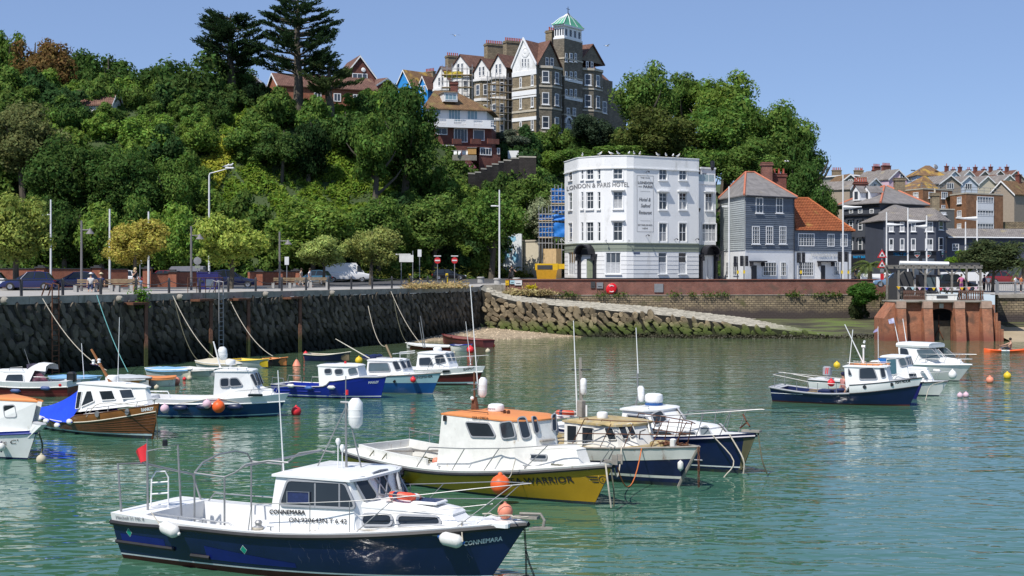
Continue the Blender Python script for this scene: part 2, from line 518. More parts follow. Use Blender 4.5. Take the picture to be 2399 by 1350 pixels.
m_qcore=a2('quay_wall_joints',(.045,.042,.036),((.012,.014,.01),.9,.8))
m_sstone=a2('slip_wall_ragstone',(.205,.16,.1),((.1,.14,.026),1.15,.9),((.026,.025,.015),.5,1),objvar=.55,var=.45)
m_score=a2('slip_wall_joints',(.022,.02,.015),((.03,.035,.015),.9,.6))
def cE(root,frame,u0,u1,ztop,mt,w,h,d,lean,count_max,seed,near_first=1,zlo=-.35):
 r=random.Random(seed)
 base=[stone_mesh(seed*10+k,w=w*1.08,h=h*1.1,d=d)for k in range(7)]
 shared=[b.mesh('stone',mt,1)for b in base]
 do=[]
 rows=int(4.9/(h*.92))+2
 for j in range(rows):
  z=zlo+h*.45+j*h*.92
  u=u0+r.uniform(0,w)+(j%2)*w*.45
  while u<u1:
   k=r.uniform(.6,1.4)
   if z+h*.35<ztop(u):do.append((u,z+r.uniform(-.05,.05),k,r.gauss(0,.3),r.randrange(7),r.uniform(.75,1.25)))
   u+=w*k*.93
 def size_seen(s):
  p=frame(s[0],s[1])[0]
  px=CX+p.x*FPX/p.y
  vis=-20<px<2420 and s[1]>-.15
  return-(1000 if vis else 0)/p.y
 do.sort(key=size_seen)
 dJ=MB()
 for i,(u,z,k,rot,vi,kh)in enumerate(do):
  p,du,n=frame(u,z)
  M=Matrix(((du.x,-n.x,0),(du.y,-n.y,0),(0,0,1))).to_4x4()@Matrix.Rotation(lean+rot,4,'Y')@Matrix.Diagonal((k,1,kh,1))
  if i<count_max:
   o=bpy.data.objects.new('stone',shared[vi]);COL.objects.link(o);o.parent=root
   o.matrix_local=cM[root.name].inverted()@Matrix.Translation(p)@M
  else:
   MM=Matrix.Translation(p)@M
   dJ.add([MM@V(q)for q in base[vi].v],base[vi].f)
 if dJ.v:
  o=dJ.bd('stonework',mt,root,smooth=1);o['kind']='stuff'
# ------------------------------------------------------------------ quay wall on the left
dI=thing('quay_wall','tall dark ragstone quay wall of leaning stones along the left of the harbour','wall',(QA.x,QA.y,0))
LQ=(QB-QA).length
MB().quad(QA+V((0,0,-1.5)),QB+V((0,0,-1.5)),QB+V((0,0,4.3)),QA+V((0,0,4.3))).bd('wall_core',m_qcore,dI)
cE(dI,lambda u,z:(QA+QU*u+V((0,0,z))-QN*.04,QU,QN),22,LQ-.2,lambda u:4.25,m_qstone,.8,.45,.24,radians(52),299,3)
bX=mat('quay_coping_stone',(.3,.275,.23),.9,var=.25,vscale=1.5,bump=.3,dirt=((.09,.085,.06),.55,.8))
uu=10
while uu<LQ:
 ll=min(RND.uniform(1.7,2.4),LQ-uu)
 hz=4.3+RND.uniform(-.02,.02)
 MB().obox(QA+QU*(uu+.015)+QN*.1+V((0,0,hz)),QU*(ll-.03),-QN*.78,V((0,0,c3-hz+.045+RND.uniform(-.012,.012)))).bd('coping_stone',bX,dI)
 uu+=ll
SL=[V((-3.1,137,0)),V((10,134.6,0)),V((20,132.6,0)),V((31,132,0))]
b5=[(-3.1,4.55),(-1.6,3.85),(.0,3.42),(4.1,3),(8.2,2.62),(12.2,2.3),(16.1,1.95),(20,1.42),(24,.95),(28,.42),(31,.02),(34,-.4)]
def bc(x):return aH([(p.x,p.y)for p in SL],x)
dV=thing('slipway_wall','sloping wall of slanted mossy stones holding up the slipway','wall',(14,133.6,0))
mb=MB()
xs=[-3.1+1.1*i for i in range(32)]
for a,b in zip(xs,xs[1:]):
 mb.quad((a,bc(a),-1),(b,bc(b),-1),(b,bc(b),aH(b5,b)-.02),(a,bc(a),aH(b5,a)-.02))
mb.bd('wall_core',m_score,dV)
sl_len=sum((b-a).length for a,b in zip(SL,SL[1:]))
def cI(u,z):
 for a,b in zip(SL,SL[1:]):
  l=(b-a).length
  if u<=l or b is SL[-1]:
   du=(b-a)/l;n=V((du.y,-du.x,0));return a+du*u+V((0,0,z))-n*.05,du,n
  u-=l
cE(dV,cI,.2,sl_len,lambda u:aH(b5,cI(u,0)[0].x)+.05,m_sstone,.84,.48,.3,radians(48),290,5)
m_slip=mat('slipway_mortar',(.24,.225,.18),.9,var=.25,vscale=1.2,bump=.4)
def cZ(x,y):return aH(b5,x)+.03*(y-bc(x))-.05
bN('slipway',[-3.1+1.2*i for i in range(30)],lambda x:bc(x)+.02,lambda x:149.5,cZ,m_slip,6)
m_cob=a2('slipway_cobble',(.34,.315,.255),((.1,.13,.035),.75,.5),None,objvar=.3,var=.2)
cb=MB();rr=random.Random(4)
y=132.2
while y<148.5:
 x=-2.5+rr.uniform(0,.4)
 while x<29:
  s=rr.uniform(.2,.34)
  if bc(x)+.25<y and cZ(x,y)>-.1:
   z=cZ(x,y);h=rr.uniform(.05,.11);j=[rr.uniform(.8,1.1)for _ in range(4)]
   k=.62
   cb.loft([[V((x-s*j[0],y-s*.8,z)),V((x+s,y-s*.8*j[1],z)),V((x+s*j[2],y+s*.8,z)),V((x-s,y+s*.8*j[3],z))],[V((x-s*k,y-s*.55,z+h)),V((x+s*k,y-s*.5,z+h)),V((x+s*k,y+s*.5,z+h)),V((x-s*k,y+s*.55,z+h))]],1,0,1)
  x+=s*2.05
 y+=.47
o=cb.bd('cobbles',m_cob);o['kind']='stuff';o['label']='pale cobbles set into the slipway'
def shingle_mat():
 m=a2('shingle',(.33,.26,.175),None,((.16,.13,.07),.02,.25),objvar=.0,var=.35)
 return m
def cf(x,y):return .12*((x+7.6)*-.567+(y-125)*.825)
bN('shingle_beach',[-11+1.0*i for i in range(24)],lambda x:119,lambda x:(bc(x)+.3)if x>-3.1 else max(119.5,bV(x)+.3),cf,shingle_mat(),14,.0)
pb=MB();rr=random.Random(8)
for i in range(1800):
 x=rr.uniform(-8,9.5);y=rr.uniform(123,137)
 if y>(bc(x)if x>-3.1 else bV(x))or cf(x,y)<-.05:continue
 s=rr.uniform(.04,.13);z=cf(x,y)
 pb.add([(x-s,y,z-.01),(x,y-s*.8,z-.01),(x+s,y,z-.01),(x,y+s*.8,z-.01),(x,y,z+s*.7)],[(0,1,4),(1,2,4),(2,3,4),(3,0,4)])
o=pb.bd('pebbles',a2('pebble',(.4,.32,.22),objvar=.5));o['kind']='stuff';o['label']='tan pebbles lying on the small beach'
def weed_mat():
 m=bpy.data.materials.new('foreshore_weed');m.use_nodes=1
 N=m.node_tree.nodes;L=m.node_tree.links;b=N['Principled BSDF'];I_(b,'Roughness',.8)
 g=N.new('ShaderNodeNewGeometry');mp=N.new('ShaderNodeMapping');I_(mp,'Scale',(.25,.7,1));Jn(L,g,'Position',mp,0)
 n=N.new('ShaderNodeTexNoise');I_(n,'Scale',.9);I_(n,'Detail',6);Jn(L,mp,0,n,'Vector')
 r=N.new('ShaderNodeValToRGB');e=r.color_ramp.elements
 e[0].position=.36;e[0].color=(.035,.03,.018,1);e[1].position=.64;e[1].color=(.11,.15,.03,1)
 k=r.color_ramp.elements.new(.5);k.color=(.085,.085,.035,1)
 Jn(L,n,'Fac',r,0);Jn(L,r,0,b,'Base Color')
 n2=N.new('ShaderNodeTexNoise');I_(n2,'Scale',5);I_(n2,'Detail',6);Jn(L,g,'Position',n2,'Vector')
 bp=N.new('ShaderNodeBump');I_(bp,'Strength',1);I_(bp,'Distance',.12);Jn(L,n2,'Fac',bp,'Height');Jn(L,bp,0,b,'Normal')
 return m
dD=weed_mat()
def bank_z(x,y):return max(-.4,min(1.25,(y-132.0+.9*bE(x*.3,3))*.085)+.1*bE(x*.5,y*.5))-.02
bN('weed_bank',[19+.8*i for i in range(29)],lambda x:129.5,lambda x:150.5,bank_z,dD,22)
wd=MB();rr=random.Random(21)
for i in range(2600):
 x=rr.uniform(9,37);y=rr.uniform(130.2,134.5)
 yy=bc(x)if x<31 else 132.5
 y=yy-abs(rr.gauss(0,.7))-.1;z=max(-.05,.32-(yy-y)*.25)*rr.uniform(.2,1.2)
 s=rr.uniform(.08,.22)
 d=V((rr.uniform(-1,1),rr.uniform(-1,.2),rr.uniform(-.2,.9))).normalized();e=d.orthogonal().normalized()
 p=V((x,y,z));wd.add([p-e*s*.5,p+d*s,p+e*s*.5,p-d*s*.5],[(0,1,2,3)])
o=wd.bd('seaweed',mat('bladder_weed',(.035,.032,.014),.6,var=.4));o['kind']='stuff';o['label']='dark bladder weed along the foot of the slipway wall'
m_sand=mat('wet_sand',(.36,.29,.19),.75,var=.12,vscale=.5,bump=.2,bscale=6)
bN('sand_beach',[44.5+2.0*i for i in range(30)],lambda x:121,lambda x:136.2,lambda x,y:(y-125.6)*.13+.05*bE(x*.4,y*.3),m_sand,12)
bN('beach_weed',[46.8+1.5*i for i in range(24)],lambda x:133.3+.8*bE(x*.6,9),lambda x:135.7,lambda x,y:(y-125.6)*.13+.05*bE(x*.4,y*.3)+.05,dD,5)
# ------------------------------------------------------------------ street wall behind the slipway: brick over rubble
cN=aO('red_brick',(.27,.085,.055),(.2,.06,.045),(.3,.25,.22),.23,.085,stain=((.13,.09,.07),.56,.6))
cr=aO('rubble_masonry',(.36,.29,.185),(.21,.17,.12),(.1,.085,.065),.46,.23,bump=1,tide=((.075,.06,.055),2.2,.7),stain=((.12,.115,.05),.58,.5))
sw=thing('street_wall','long red brick parapet wall on a rubble stone base behind the slipway','wall',(20,149,0))
A,B=W(1185,660,147.5),W(2092,660,151)
A.z=B.z=0
du=(B-A).normalized();dn=V((du.y,-du.x,0))
MB().obox(A+V((0,0,3.72)),B-A,-dn*.45,V((0,0,1.62))).bd('brick_parapet',cN,sw,wall_uv=1)
MB().obox(A+dn*.12+V((0,0,5.34)),B-A,-dn*.7,V((0,0,.09))).bd('coping',mat('brick_coping',(.2,.085,.06),.85,var=.3,vscale=2),sw)
MB().obox(A+dn*.14+V((0,0,-1)),B-A,-dn*.62,V((0,0,4.715))).bd('rubble_base',cr,sw,wall_uv=1)
MB().obox(A+dn*.2+V((0,0,3.715)),(B-A)*1,-dn*.2,V((0,0,.07))).bd('ledge',bX,sw)
MB().box((-1.7,148.3,2.4),(3.4,.7,4.9)).bd('end_block',bX,sw)
rw=thing('beach_wall','rubble sea wall with a concrete kerb above the sand at the right edge','wall',(64,136,0))
MB().obox((46.7,135.6,-1),(45,0,0),(0,.6,0),(0,0,4.7)).bd('rubble_face',cr,rw,wall_uv=1)
MB().obox((46.7,135.4,3.7),(45,0,0),(0,.8,0),(0,0,.42)).bd('kerb',bX,rw)
# ------------------------------------------------------------------ trees and plants
b3=leaf_mat('foliage')
cd=mat('bark',(.1,.085,.065),.95,var=.3,vscale=4,bump=.6,bscale=12)
m_bark_grey=mat('grey_bark',(.2,.18,.15),.95,var=.3,vscale=4,bump=.6,bscale=12)
def bZ(name,verts,faces_per,m):
 k=faces_per;n=len(verts)//k
 me=bpy.data.meshes.new(name)
 me.vertices.add(n*k);me.vertices.foreach_set('co',verts.astype(np.float32).ravel())
 me.loops.add(n*k);me.loops.foreach_set('vertex_index',np.arange(n*k,dtype=np.int32))
 me.polygons.add(n);me.polygons.foreach_set('loop_start',np.arange(0,n*k,k,dtype=np.int32))
 me.polygons.foreach_set('loop_total',np.full(n,k,dtype=np.int32))
 me.update();me.validate()
 if m:me.materials.append(m)
 return me
def bC(P,D,size,rng,aspect=.55,fold=.25):
 n=len(P)
 A=np.cross(D,rng.normal(size=(n,3)));A/=np.linalg.norm(A,axis=1,keepdims=1)+1e-9
 B=np.cross(D,A)
 s=size*rng.uniform(.6,1.3,(n,1))
 a=P-A*s;c=P+A*s;b=P+B*s*aspect-D*s*fold;d=P-B*s*aspect-D*s*fold
 return np.stack([a,b,c,d],1).reshape(-1,3)
def be(seed,n=5200,leaf=.05,blobs=22,squash=1,lift=.0,gap=.0,up=.35):
 rng=np.random.default_rng(seed)
 C,Rr=[],[]
 for i in range(blobs):
  d=rng.normal(size=3);d/=np.linalg.norm(d);d[2]*=.95
  rad=rng.uniform(.4,.8);r=rng.uniform(.15,.4)*(1.1-.3*rad)
  C.append(d*rad*np.array([1,1,1]));Rr.append(r)
 for i in range(3):C.append(rng.normal(size=3)*.12);Rr.append(rng.uniform(.45,.58))
 C=np.array(C);Rr=np.array(Rr)
 w=Rr**2;w/=w.sum()
 k=rng.choice(len(C),n,p=w)
 D=rng.normal(size=(n,3));D[:,2]+=up;D/=np.linalg.norm(D,axis=1,keepdims=1)
 rr=Rr[k]*rng.uniform(.72,1.12,n)**.8
 P=C[k]+D*rr[:,None]
 D2=D+rng.normal(size=(n,3))*.5;D2/=np.linalg.norm(D2,axis=1,keepdims=1)
 Vv=bC(P,D2,leaf,rng)
 ns=n//14
 ks=rng.integers(0,len(C),ns);Ds=rng.normal(size=(ns,3));Ds[:,2]+=.5;Ds/=np.linalg.norm(Ds,axis=1,keepdims=1)
 Ps=C[ks]+Ds*(Rr[ks]*rng.uniform(1.1,1.35,ns))[:,None]
 Vs=bC(Ps,Ds,leaf*.9,rng)
 ni=n//3
 ki=rng.choice(len(C),ni,p=w);Di=rng.normal(size=(ni,3));Di/=np.linalg.norm(Di,axis=1,keepdims=1)
 Pi=C[ki]+Di*(Rr[ki]*rng.uniform(.1,.7,ni))[:,None]
 Vi=bC(Pi,Di,leaf*1.9,rng)
 A=np.concatenate([Vv,Vs,Vi])
 z=A[:,2];A[:,2]=np.where(z<0,z*.8,z)
 return A*np.array([1,1,squash])
dl={}
def crown(kind,i):
 key=(kind,i)
 if key not in dl:
  if kind=='big':v=be(100+i,7800,.044,34)
  elif kind=='mid':v=be(200+i,5200,.058,24)
  elif kind=='bush':v=be(300+i,2400,.085,15,up=.6)
  elif kind=='fine':v=be(400+i,6500,.05,38)
  dl[key]=bZ('crown',v,4,b3)
 return dl[key]
cV={}
def trunk_mesh(i,m,limbs=5,crown_from=.45):
 key=(i,m.name,limbs)
 if key in cV:return cV[key]
 r=random.Random(900+i);mb=MB()
 lean=V((r.uniform(-.05,.05),r.uniform(-.05,.05),0))
 pts=[V((0,0,-.03)),V((0,0,.0))+lean*.1,lean*.5+V((0,0,.25)),lean+V((r.uniform(-.03,.03),0,.55)),lean+V((0,0,.85))]
 mb.tube(pts,[.042,.034,.027,.019,.006],7)
 for k in range(limbs):
  h=r.uniform(.25,.6);a=2*PI*k/limbs+r.uniform(-.4,.4);L=r.uniform(.16,.27)
  p0=lean*h+V((0,0,h));q=V((cos(a),sin(a),0))
  mb.tube([p0,p0+q*L*.4+V((0,0,.08)),p0+q*L*.8+V((0,0,.17)),p0+q*L+V((0,0,.24))],[.016,.012,.008,.003],5)
 cV[key]=mb.mesh('trunk',m,1)
 return cV[key]
dA=[0]
def tree(name,label,cat,px,top,bot,wpx,d,col,kind='mid',group=None,bark=None,base_z=None,trunk=1,depth_k=1):
 i=dA[0];dA[0]+=1
 r=random.Random(5000+i)
 x=(px-CX)*d/FPX
 zt=EYE-(top-aw)*d/FPX;zb=EYE-(bot-aw)*d/FPX
 w=wpx*d/FPX
 bz=bq(x,d)if base_z is None else base_z
 bz=min(bz,zb+.2)
 t=thing(name,label,cat,(x,d,bz),r.uniform(0,6.28),group)
 c=put('crown',crown(kind,r.randrange({'big':4,'mid':5,'bush':4,'fine':3}[kind])),t,(0,0,(zt*.46+zb*.54)-bz),(0,0,r.uniform(0,6.28)),(w/2/.9,w/2/.9*depth_k,(zt-zb)/2/.9))
 j=r.uniform(.88,1.12)
 c.color=(col[0]*j,col[1]*j*r.uniform(.95,1.05),col[2]*j,1)
 if trunk:
  hh=max(1,zt-bz)
  k=max(.75,min(1.3,(zt-zb)/hh*1))
  put('trunk',trunk_mesh(r.randrange(3),bark or cd),t,(0,0,0),(0,0,0),(hh,hh,hh))
 return t
DK,MD,BR,OL,YG,OC,IV=(.07,.124,.034),(.115,.188,.044),(.172,.262,.054),(.165,.18,.072),(.215,.225,.055),(.175,.12,.045),(.07,.15,.018)
G1='trees on the wooded hillside'
T=tree
T('tree','tall mid green tree on the skyline at the far left edge','tree',15,52,250,140,206,MD,'big',G1)
T('tree','rust brown leaved tree on the skyline at the far left','tree',92,72,260,165,200,OC,'big',G1)
T('tree','dark green tree on the skyline right of the rust brown tree','tree',185,100,260,120,212,DK,'mid',G1)
T('tree','broad dark green tree above the old roof among the trees','tree',252,108,300,175,203,DK,'big',G1)
T('tree','dark tree filling the dip in the skyline left of the sycamore','tree',352,142,270,90,210,DK,'mid',G1)
T('tree','great dark spreading sycamore right of the old roof','tree',432,112,345,235,196,DK,'big',G1)
T('tree','dark tree on the skyline behind the flat topped cypress','tree',545,130,275,120,207,DK,'mid',G1)
T('tree','low black green conifer between the two tall cypresses','conifer',598,175,275,80,199,(.02,.04,.018),'mid',G1)
T('tree','large round dark tree in front of the balconied house','tree',945,195,450,180,184,DK,'big',G1)
T('tree','dark narrow conifer on the slope under the tallest cypress','conifer',722,262,430,105,181,(.028,.055,.02),'mid',G1)
T('tree','tall green hedge mass left of the balconied house','tree',872,262,440,125,178,MD,'mid',G1)
T('tree','cream flowered olive toned tree low on the left slope','tree',55,235,420,185,168,OL,'big',G1)
T('tree','mid green round tree under the rust brown tree','tree',150,222,340,125,182,MD,'mid',G1)
T('tree','dark round tree below the old tiled roof','tree',235,250,350,120,184,DK,'mid',G1)
T('tree','bright green dome shaped tree in the middle of the left slope','tree',345,262,380,135,178,BR,'mid',G1)
T('tree','big dark tree above the dark blue hatchback','tree',160,310,520,200,162,DK,'big',G1)
T('tree','mid green tree above the seated couple','tree',290,335,530,190,160,DK,'big',G1)
T('tree','dense tree left of the yellow broom streak','tree',410,340,530,150,162,MD,'big',G1)
T('tree','light green tree at the top of the yellow broom streak','tree',455,268,390,115,180,BR,'mid',G1)
T('tree','rounded green tree right of the bare chalky patch','tree',600,268,400,135,182,MD,'mid',G1)
T('tree','green tree under the trunk of the tallest cypress','tree',660,285,410,120,180,DK,'mid',G1)
T('tree','shadowy green tree at the crest right of the tallest cypress','tree',815,240,395,135,188,DK,'mid',G1)
T('tree','dark street side tree behind the left lamp post','tree',150,440,640,150,152,DK,'big',G1)
T('tree','fresh green tree behind the second white pole','tree',240,465,645,130,151,BR,'mid',G1)
T('tree','dark green tree behind the orange tinged promenade tree','tree',320,450,640,120,154,MD,'mid',G1)
T('tree','tall fresh green tree behind the white poles','tree',420,455,650,160,152,BR,'big',G1)
T('tree','broad bright green tree at the foot of the ivy slope','tree',735,462,625,235,158,BR,'big',G1)
T('tree','deep green tree behind the white van','tree',885,440,612,165,166,MD,'big',G1)
T('tree','round dark street tree behind the black people carrier','tree',1015,432,606,190,172,MD,'big',G1,base_z=5.3)
T('tree','wide street tree overhanging the blue map mural','tree',1150,425,592,165,173,MD,'big',G1,base_z=5.3)
T('tree','bushy tree beside the dark stepped wall','tree',1250,395,520,130,186,MD,'mid',G1)
T('tree','clipped round green tree at the top of the stepped wall','tree',1290,352,420,75,215,BR,'mid',G1)
T('tree','white flowering elder next to the blue sheeted scaffold','tree',1280,455,570,110,180,(.26,.29,.17),'mid',G1)
T('tree','dark tree above the pale hut by the scaffold','tree',1240,480,630,120,184,DK,'mid',G1)
T('tree','gnarled grey green pine in front of the stone mansion','tree',1392,262,352,115,226,(.05,.075,.045),'fine',G1)
T('shrub','silvery olive shrub between balconied house and mansion','shrub',1190,302,362,95,215,(.1,.12,.085),'mid',G1)
T('shrub','rough green hedge along the foot of the mansion','hedge',1470,335,395,180,212,MD,'mid',G1)
T('shrub','green hedge just above the hotel roof','hedge',1345,345,400,110,213,MD,'mid',G1)
G2='big trees behind the hotel'
T('tree','tall loose crowned tree right of the mansion','tree',1512,142,330,155,226,MD,'big',G2)
T('tree','light green tree top second from the mansion','tree',1600,168,300,110,236,MD,'mid',G2)
T('tree','pale green tree on the skyline in the middle of the tree belt','tree',1690,162,330,175,232,BR,'big',G2)
T('tree','olive green round tree directly above the hotel name panel','tree',1545,232,400,215,214,(.098,.125,.035),'big',G2)
T('tree','dense green tree above the hotel roof terrace','tree',1695,222,410,200,217,MD,'big',G2)
T('tree','broad dark tree above the weatherboarded tower house','tree',1815,226,420,200,216,MD,'big',G2)
T('tree','right hand shoulder tree overhanging the skyline','tree',1882,285,470,120,212,DK,'big',G2)
T('tree','dark tree behind the orange pantiled roof','tree',1890,375,560,130,207,DK,'big',G2)
T('tree','mid green tree behind the slate tower roof','tree',1770,320,460,170,208,MD,'big',G2)
T('tree','small tree between hotel roof and slate tower roof','tree',1650,330,440,130,210,MD,'mid',G2)
T('tree','lowest dark tree beside the dormered grey building','tree',1925,430,580,80,206,DK,'mid',G2)
G3='round headed trees along the promenade'
ps=[(38,442,640,165,113,(.27,.34,.08),'yellow green promenade tree at the far left beside the blue hatchback'),(316,503,632,158,110,(.37,.33,.08),'orange tinged promenade tree beside the standing woman in black'),(540,487,642,158,122,(.3,.38,.08),'yellow green promenade tree above the dark blue car'),(758,546,632,122,142,(.32,.39,.12),'small pale promenade tree left of the white van'),(868,520,640,132,146,(.26,.295,.09),'olive promenade tree right of the white van')]
for px,t_,b_,w_,d_,c_,l_ in ps:
 T('tree',l_,'tree',px,t_,b_,w_,d_,c_,'fine',G3,base_z=av((px-CX)*d_/FPX,d_))
T('tree','olive green windswept tree right of the timber shelter','tree',2325,556,650,165,147,(.085,.115,.048),'fine',None,cd,base_z=4)
T('bush','bright green bush left of the windswept tree','bush',2262,585,640,85,150,(.13,.22,.03),'mid',None,base_z=4)
T('tree','pale green tree beside the right hand brown flats','tree',2372,452,540,75,292,BR,'mid',None)
T('tree','sunlit green tree cut by the right edge above the annexe','tree',2405,480,560,60,286,BR,'mid',None)
fig=T('bush','leafy fig bush hanging over the brick wall beside the slipway','bush',2022,652,722,85,147.5,(.062,.14,.028),'mid',None,base_z=2.2)
tv=be(77,900,.16,10)
hang=put('hanging_creeper',bZ('hanging_creeper',tv,4,b3),fig,(.3,-.3,.0),(0,0,0),(1.5,.5,1.9));hang.color=(.045,.06,.025,1)
rr=random.Random(31)
n_b=0
regions=[(250,'above the parked blue hatchbacks'),(450,'below the old tiled roof'),(600,'beside the yellow broom streak'),(900,'on the ivy slope under the cypresses'),(1300,'below the balconied house and mansion'),(9999,'behind the white hotel')]
yy=0
for iy in range(11):
 for ix in range(40):
  x=-80+ix*3.7+rr.uniform(-1.5,1.5)+(iy%2)*1.8
  y=aH(aP,x)+2+iy*4.4+rr.uniform(-1.4,1.4)
  z=bq(x,y);px=CX+x*FPX/y;py=aw-(z-EYE)*FPX/y
  if px<-60 or px>1990 or(1310<px<2000 and py>420):continue
  if 965<px<1180 and 180<py<470:continue
  if 1235<px<1470 and py<360:continue
  if px>1430 and iy<4:continue
  if 590<px<840 and py<285:continue
  ivy=545<px<905 and 340<py<560
  if ivy:continue
  if 470<px<570 and 315<py<460:continue
  r_=rr.uniform(1.7,3.3)*(.6 if ivy else 1)
  col=rr.choice([DK,DK,MD,MD,BR,(.05,.1,.035),OL if px<150 and rr.random()<.6 else MD])
  tone={DK:'dark green',MD:'mid green',BR:'bright green',OL:'pale olive'}.get(col,'blue green')
  where=next(w for lim,w in regions if px<lim)
  height='low' if iy<4 else('mid slope' if iy<8 else 'crest')
  wpx=2*r_*FPX/y;hz=r_*rr.uniform(1.2,1.9)
  T('bush','%s %s bush %s'%(tone,height,where),'bush',px,py-hz*FPX/y*1.05,py+.25*wpx,wpx,y,col,'bush','bushes covering the hillside',trunk=0)
  n_b+=1
def aT(name,label,col,n,region,size,seed,hgt=.35,lump=.8):
 rng=np.random.default_rng(seed);P=[];r=random.Random(seed)
 while len(P)<n:
  x=r.uniform(region[0],region[1]);y=r.uniform(region[2],region[3])+aH(aP,x)
  if region[4]and not region[4](x,y):continue
  P.append((x,y,bq(x,y)+hgt*r.random()+lump*mnoise.noise(V((x*.35,y*.35,1)))+.45*lump*mnoise.noise(V((x*1.1,y*1.1,4)))))
 P=np.array(P);D=rng.normal(size=(n,3))*.7+np.array([0,-.5,.8]);D/=np.linalg.norm(D,axis=1,keepdims=1)
 o=put(name,bZ(name,bC(P,D,size,rng),4,b3));o['kind']='stuff';o['label']=label;o.color=(*col,1)
 return o
def cK(x0,x1,y0,y1,slant=.0,jag=.0):
 def f(x,y):
  z=bq(x,y);px=CX+x*FPX/y;py=aw-(z-EYE)*FPX/y
  j=jag*mnoise.noise(V((x*.5,y*.5,7)))
  return x0+slant*(py-y0)+j<px<x1+slant*(py-y0)+j and y0<py<y1
 return f
aT('ivy_cover','sheet of bright green ivy and bramble over the slope',(.165,.25,.04),52000,(-44,2,-2,46,cK(530,925,250,640,0,50)),.31,5,hgt=.5,lump=1.6)
aT('undergrowth','low dark undergrowth covering the rest of the hillside',(.08,.135,.036),80000,(-82,48,-3,52,None),.34,6)
aT('slope_shrubs','low mid green shrubs on the slope left of the stepped wall',(.085,.14,.034),9000,(-16,4,0,40,cK(940,1270,330,480)),.33,15,.6,1.2)
aT('yellow_broom','streak of yellow flowering broom running down the slope',(.38,.4,.06),3000,(-44,-22,-2,44,cK(500,556,330,475,-.36,26)),.2,7,1.1)
aT('dry_grass','dry straw coloured grass patch on the chalky scar',(.36,.29,.13),700,(-44,-24,-2,46,cK(510,566,322,400,-.35,20)),.22,8,.3)
aT('pink_valerian','pink valerian flowers below the balconied house',(.45,.16,.28),420,(-8,3,10,40,cK(1090,1150,362,398)),.2,9,.7)
# ---- the two tall Monterey cypresses
def cR(name,label,px,top,base,d,spec,seed,nb=88,col=(.032,.058,.025)):
 x=(px-CX)*d/FPX;zt=EYE-(top-aw)*d/FPX;zb=EYE-(base-aw)*d/FPX
 zb=min(zb,bq(x,d));hh=zt-zb
 t=thing(name,label,'tree',(x,d,zb),0,'tall dark cypresses on the skyline')
 r=random.Random(seed);rng=np.random.default_rng(seed)
 tb=MB();tb.tube([V((0,0,-.3)),V((.15,0,hh*.25)),V((-.1,0,hh*.55)),V((.1,0,hh*.8)),V((0,0,hh*.98))],[.85,.62,.45,.25,.04],9)
 lim=MB();P,D,S=[],[],[]
 h0=spec[0][0]
 for k in range(nb):
  f=h0+(.985-h0)*(k+r.random())/nb;L=aH(spec,f)*d/FPX*r.uniform(.6,1.08);a=r.uniform(0,2*PI)
  q=V((cos(a),sin(a),0));p0=V((0,0,hh*f-L*.28));cY=r.uniform(.12,.42)
  tip=p0+q*L+V((0,0,L*cY));mid=p0+q*L*.5+V((0,0,L*cY*.25))
  lim.tube([p0,mid,tip],[.05+.022*L,.03+.012*L,.02],4,0)
  npad=int(5+L*2.1)
  for j in range(npad):
   u=.3+.7*r.random()**.7;c=(p0*(1-u)**2+mid*2*u*(1-u)+tip*u*u)+V((r.gauss(0,.3),r.gauss(0,.3),0))*(.4+.25*L)*.7
   m=24
   q2=V((q.y,-q.x,0))*r.uniform(-.9,.9)+q;q2.normalize();ln=r.uniform(.5,1)
   for _ in range(m):
    s=r.random();w=.26*(1-s*.6)
    P.append(c+q2*(s*ln*1.5)+V((r.gauss(0,w),r.gauss(0,w),s*s*.55+r.gauss(0,.07))))
    dd=q2+V((r.gauss(0,.4),r.gauss(0,.4),.5+r.gauss(0,.3)));D.append(dd.normalized());S.append(r.uniform(.7,1.3))
 P=np.array([tuple(p)for p in P]);D=np.array([tuple(p)for p in D]);n=len(P);S=np.array(S)[:,None]*.17
 B=np.cross(D,rng.normal(size=(n,3)));B/=np.linalg.norm(B,axis=1,keepdims=1)
 Q=np.stack([P-D*S,P+B*S*.45,P+D*S*1.5,P-B*S*.45],1).reshape(-1,3)
 tb.bd('trunk',cd,t,1,w=0);lim.bd('limbs',cd,t,1,w=0)
 c=put('crown',bZ('crown',Q,4,b3),t);c.color=(*col,1)
cR('cypress_tree','flat topped dark cypress with a bare trunk, shorter of the pair',540,28,255,199,[(.38,35),(.5,55),(.62,66),(.75,78),(.88,72),(.96,55),(1,22)],3)
cR('cypress_tree','tallest dark cypress reaching the top of the picture',697,-22,265,197,[(.36,78),(.42,98),(.5,100),(.62,88),(.72,85),(.84,70),(.93,55),(1,14)],9)
cR('pine_tree','low spreading open pine right of the tallest cypress',770,150,275,196,[(.5,40),(.6,70),(.75,66),(.9,40),(1,12)],12,26,(.075,.105,.04))
